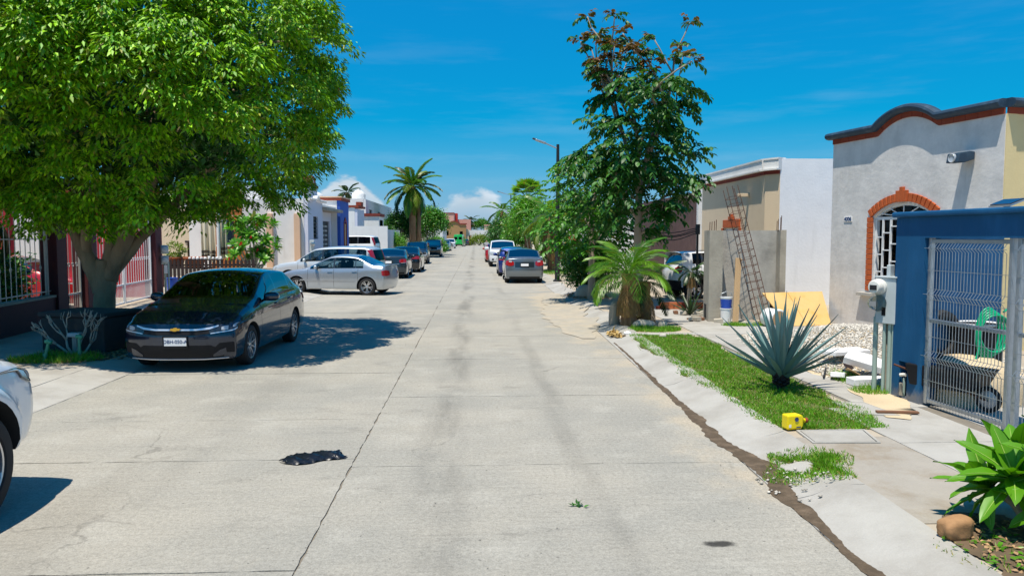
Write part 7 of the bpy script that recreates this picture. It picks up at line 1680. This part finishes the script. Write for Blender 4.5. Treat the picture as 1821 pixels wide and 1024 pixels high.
# ---- gravel heap with polystyrene
def heap(x, y): return max(0., .46 * math.exp(-(((x - 6.6) / 1.25) ** 2 + ((y - 12.6) / 1.9) ** 2)) + .16 * math.exp(-(((x - 5.6) / .8) ** 2 + ((y - 10.9) / 1.1) ** 2)) - .03)
nx_, ny_ = 40, 50; vs = []; 
for i in range(nx_ + 1):
    for j in range(ny_ + 1): x, y = 4.75 + 3.9 * i / nx_, 9.3 + 6.3 * j / ny_; vs.append((x, y, .085 + heap(x, y)))
GP = tag(MB().add(vs, [(i * (ny_ + 1) + j, (i + 1) * (ny_ + 1) + j, (i + 1) * (ny_ + 1) + j + 1, i * (ny_ + 1) + j + 1) for i in range(nx_) for j in range(ny_)]).build('gravel_heap', 'sand', None, smooth=True), 'spread heap of pale gravel before the grey house', 'gravel', kind='stuff')
st = np.array([(0, 0, .5), (.5, 0, .1), (.1, .5, .05), (-.5, .1, 0), (-.05, -.5, .1), (0, 0, -.4)]); sf = np.array([(0, 1, 2), (0, 2, 3), (0, 3, 4), (0, 4, 1), (5, 2, 1), (5, 3, 2), (5, 4, 3), (5, 1, 4)])
V = []; n_ = 0
while n_ < 17000:
    x, y = random.uniform(4.8, 8.6), 9.3 + 6.2 * random.random() ** 1.2; h = heap(x, y)
    if h < .012 + random.random() * .03: continue
    s = random.uniform(.026, .075); a = random.uniform(0, 6.28); c_, s_ = math.cos(a), math.sin(a); q = st * np.array([s, s * random.uniform(.6, 1), s * random.uniform(.4, .8)])
    V.append(np.column_stack([q[:, 0] * c_ - q[:, 1] * s_ + x, q[:, 0] * s_ + q[:, 1] * c_ + y, q[:, 2] + .09 + h])); n_ += 1
gs = link('gravel_stones', npmesh('gravel_stones', np.concatenate(V), (sf[None] + (np.arange(n_) * 6)[:, None, None]).reshape(-1, 3)), 'stone_pale', GP); gs['kind'] = 'stuff'
V2 = []
for k in range(46):
    q = st * random.uniform(.014, .045); a = random.uniform(0, 6.28); r = .30 * math.sqrt(random.random()); x, y = 2.60 + r * math.cos(a), 6.0 + 1.4 * r * math.sin(a); V2.append(q * np.array([1, .8, .7]) + np.array([x, y, .012 + max(0, kz(x, y))]))
tag(link('gutter_grit', npmesh('gutter_grit', np.concatenate(V2), (sf[None] + (np.arange(46) * 6)[:, None, None]).reshape(-1, 3)), 'stone_pale'), 'loose grit lying by the muddy gutter', 'grit', kind='stuff')
V3 = []; n3 = 220
for k in range(n3):
    q = st * random.uniform(.006, .016); x, y = random.uniform(-5, 2.4), 4.2 + 16 * random.random() ** 1.6; V3.append(q * np.array([1, .8, .6]) + np.array([x, y, .006]))
tag(link('road_grit', npmesh('road_grit', np.concatenate(V3), (sf[None] + (np.arange(n3) * 6)[:, None, None]).reshape(-1, 3)), 'concrete_raw'), 'scattered grit on the concrete road', 'grit', kind='stuff')
def foam(label, loc, rz, pts, th, tilt=(0, 0), m='styrofoam'):
    o = tag(MB().poly([pts], lambda a, b, d: (a, b, d), 0, th).build('foam_piece', m, None, bevel=.008, loc=loc, rot=(tilt[0], tilt[1], R(rz))), label, 'packaging'); return o
foam('flat white polystyrene sheet topmost on the gravel by the meter post', (5.35, 10.75, .34), 20, [(-.3, -.15), (.35, -.18), (.4, .12), (.1, .18), (-.32, .14)], .06)
foam('angled white polystyrene moulding leaning on the meter post', (5.28, 9.95, .30), -35, [(-.28, -.12), (.26, -.10), (.28, .10), (.0, .16), (-.26, .12)], .10, (.35, .25))
foam('low white polystyrene block at the gravel foot', (5.12, 9.62, .115), 10, [(-.26, -.10), (.22, -.12), (.26, .06), (.0, .13), (-.24, .1)], .09)
foam('broken white polystyrene slab left of the cardboard', (4.95, 10.05, .12), 60, [(-.22, -.09), (.24, -.11), (.22, .11), (-.2, .09)], .07, (0, .2))
foam('torn brown cardboard between the polystyrene pieces', (5.12, 10.0, .20), 70, [(-.2, -.08), (.22, -.10), (.2, .09), (-.18, .1)], .012, (.5, .2), 'cardboard')
foam('dark brown cardboard flap behind the polystyrene', (5.2, 10.25, .22), 40, [(-.12, -.14), (.12, -.14), (.10, .14), (-.12, .12)], .012, (.9, .1), 'wood_dark')
for k, (x, y, a, l) in enumerate(((4.72, 10.0, 62, .8), (4.85, 9.85, 58, .7))):
    tag(MB().tube([(0, 0, .02), (l, 0, .06)], .014, 6).build('rod', 'steel_black', None, loc=(x, y, .12), rot=(0, 0, R(a))), ['longer', 'shorter'][k] + ' thin dark rod lying on the gravel behind the agave', 'rod')
tag(MB().box(-.22, .22, -.03, .03, 0, .02).build('wood_strip', 'wood_debris', None, loc=(4.60, 7.98, .125), rot=(0, 0, R(-8))), 'rusty red strip lying on the slanted cover', 'strip')
# ---- things behind the gate
SHp = stone('sand_heap', 'heap of pale sand behind the wire gate', (5.85, 8.62, .10), (1.1, .9, .95), 'sand', 21, cat='sand', rough=.10)
for v in SHp.data.vertices: v.co.z = max(v.co.z, -.02)
tag(SHp, kind='stuff')
HD = thing('barrel', 'black barrel behind the wire gate with green hose on top', 'barrel', (6.10, 8.88, .107)); MB().lathe([(.001, 0), (.24, 0), (.26, .04), (.25, .35), (.26, .7), (.25, .86), (.23, .88), (.001, .84)], 24).build('drum', 'black_plastic', HD, smooth=40)
MB().lathe([(.235, .885), (.25, .90), (.255, .885), (.24, .87)], 24).build('rim', 'steel_white', HD, smooth=40)
HS = thing('garden_hose', 'bright green hose coiled over the black barrel', 'hose', (6.10, 8.88, .107))
for k in range(5):
    pts = [((.14 + .012 * k) * math.cos(t) - .08 + .02 * k, -.27 - .008 * k, .80 + (.30 - .02 * k) * math.sin(t)) for t in np.linspace(0, 6.283, 25)]; MB().tube(pts, .013, 6, False).build('coil', 'hose_green', HS, smooth=True)
MB().tube(smoothline([(.12, -.25, 1.05), (.25, -.2, 1.12), (.32, -.1, .95), (.33, -.1, .4), (.36, -.15, .1), (.6, -.3, .03), (1.0, -.5, .02)], 3), .013, 6).build('trailing_end', 'hose_green', HS, smooth=True); MB().tube(smoothline([(-.18, -.28, .8), (-.22, -.32, .5), (-.35, -.3, .36), (-.60, -.1, .30)], 3), .014, 6).build('hanging_end', 'hose_green', HS, smooth=True)
TY = thing('tyre', 'old tyre leaning on the inner blue wall behind the gate', 'tyre', (5.68, 8.98, .107), 25); MB().lathe([(.19, -.07), (.26, -.09), (.31, -.07), (.33, 0), (.31, .07), (.26, .09), (.19, .07), (.19, -.07)], 28, axis='y').build('tyre', 'rubber', TY, smooth=40, loc=(0, 0, .72)); MB().box(-.32, .32, -.16, .16, 0, .385).build('crate', 'black_plastic', TY, bevel=.01)
WB = thing('wheelbarrow', 'dark wheelbarrow tray with small wheel behind the gate', 'wheelbarrow', (5.42, 8.42, .107), -60)
MB().poly([[(-.30, .22), (.34, .22), (.46, .46), (-.36, .46)]], lambda a, b, d: (a, d, b), -.24, .24).build('tray', 'black_plastic', WB, bevel=.012); MB().lathe([(.10, -.02), (.13, -.025), (.145, 0), (.13, .025), (.10, .02), (.10, -.02)], 22, axis='y').build('wheel', 'rubber', WB, smooth=40, loc=(.46, 0, .146)); MB().lathe([(.02, -.02), (.1, -.008), (.1, .008), (.02, .02)], 16, axis='y').build('hub', 'steel_galv', WB, loc=(.46, 0, .146))
for s in (-1, 1): MB().tube([(.46, s * .06, .146), (.2, s * .16, .25), (-.5, s * .22, .42)], .014, 6).build('shaft', 'rust', WB); MB().tube([(-.2, s * .18, .3), (-.25, s * .18, 0)], .012, 6).build('leg', 'rust', WB)
# ---- left yard: cloth on a line, post, picket fence, pots, tub
CL = thing('hanging_cloth', 'cream striped towel hanging left of the white post', 'towel', (-11.75, 33.2, 1.0), 4)
def drape(w, h, n=24, ph=0.): 
    vs = []; m_ = 8
    for j in range(m_ + 1):
        for i in range(n + 1): u = i / n; k = .06 + .05 * (1 - j / m_); vs.append((u * w, k * math.sin(u * 17 + ph) * (1.2 - .4 * j / m_), h * j / m_ + (.05 * math.sin(u * 5 + ph) if j == 0 else 0)))
    return MB().add(vs, [(j * (n + 1) + i, j * (n + 1) + i + 1, (j + 1) * (n + 1) + i + 1, (j + 1) * (n + 1) + i) for j in range(m_) for i in range(n)])
drape(.62, 1.95).build('panel', 'cloth_cream', CL, smooth=True, loc=(0, 0, -.05)); drape(.42, 1.65, ph=2.).build('panel', 'cloth_cream', CL, smooth=True, loc=(.66, 0, .12))
for z in (.16, .22, .34, .40): drape(.62, .03).build('stripe', 'cloth_stripe', CL, smooth=True, loc=(0, -.012, z - .0)); drape(.42, .03, ph=2.).build('stripe', 'cloth_stripe', CL, smooth=True, loc=(.66, -.012, z + .15))
tag(MB().tube([(-1.6, 0, 0), (0, 0, -.03), (1.4, 0, 0)], .008, 5).build('clothes_line', 'steel_rail', None, loc=(-11.4, 33.25, 2.93)), 'line carrying the striped towel', 'line')
tag(MB().tube([(0, 0, 0), (0, 0, 3.4)], .075, 12).build('porch_post', 'plaster_white', None, smooth=60, loc=(-10.95, 33.0, .066)), 'round white porch post beside the striped towel', 'post')
PF = thing('picket_fence', 'dark brown picket fence behind the navy car roof', 'fence', (-12.5, 30.2, .066), 3)
pk = MB().poly([[(-.05, 0), (.05, 0), (.05, 1.0), (0, 1.1), (-.05, 1.0)]], F3, -.012, .012).mesh('picket')
for i in range(26): link('picket', pk, 'wood_dark', PF, (i * .15, 0, 0))
for z in (.3, .82): MB().box(-.05, 3.85, .014, .05, z, z + .07).build('rail', 'wood_dark', PF)
def pot(label, loc, r, h, m='pot_clay', plant=None):
    o = thing('plant_pot', label, 'pot', loc); MB().lathe([(.001, 0), (r * .7, 0), (r, h), (r * 1.08, h), (r * 1.08, h * .86), (r * .98, h * .86)], 18).build('pot', m, o, smooth=40)
    if plant: tag(link('plant', clustered([(0, 0, h + r * .7)], [r * .9], 60, 8, .12, 0, T_DIAMOND, .06), plant, o), kind='stuff')
    return o
pot('wide terracotta tub behind the picket fence', (-11.3, 31.2, .8), .42, .42); pot('orange planter with greenery left of the towel', (-12.3, 31.8, .8), .38, .40, 'pot_clay', 'leaf_yellowish')
bt = thing('bench_table', 'dark garden table carrying the pots behind the picket fence', 'table', (-11.8, 31.5, .066)); MB().box(-1.0, 1.0, -.45, .45, .68, .73).build('table_top', 'wood_dark', bt)
for sx_, sy_ in ((-1, -1), (1, -1), (1, 1), (-1, 1)): MB().box(sx_ * .9 - .03, sx_ * .9 + .03, sy_ * .36 - .03, sy_ * .36 + .03, 0, .678).build('leg', 'wood_dark', bt)
tag(MB().lathe([(.001, 0), (.16, 0), (.19, .5), (.20, .5), (.20, .52), (.001, .5)], 18).build('bin', 'blue_plastic', None, smooth=40, loc=(-10.75, 27.4, .066)), 'blue plastic bin beside the end pillar', 'bin')
CT = thing('shell_ornament', 'row of white ornaments along the picket fence top by the post', 'ornament', (-10.4, 30.35, -.06)); MB().box(-.9, .5, -.05, .05, 1.16, 1.20).build('shelf', 'wood_dark', CT)
for i in range(9): stone('shell', None, (-.8 + i * .15, 0, 1.245), (.11, .09, .09 + .03 * (i % 3)), 'plaster_white', 30 + i, parent=CT, sub=2)
MT = thing('electric_meter', 'small grey meter on the white house pilaster behind the estate car', 'meter', (-8.35, 39.3, 1.55)); MB().box(-.12, .12, -.05, .05, -.3, .3).build('box', 'meter_box', MT, bevel=.02); MB().lathe([(.12, 0), (.12, .08), (.09, .14), (.001, .15)], 16, axis='y').build('dial', 'alloy', MT, smooth=40, rot=(0, 0, R(180)), loc=(.05, -.05, .1)); MB().box(-.05, .05, .04, .20, -1.1, .3).build('stand', 'concrete', MT)
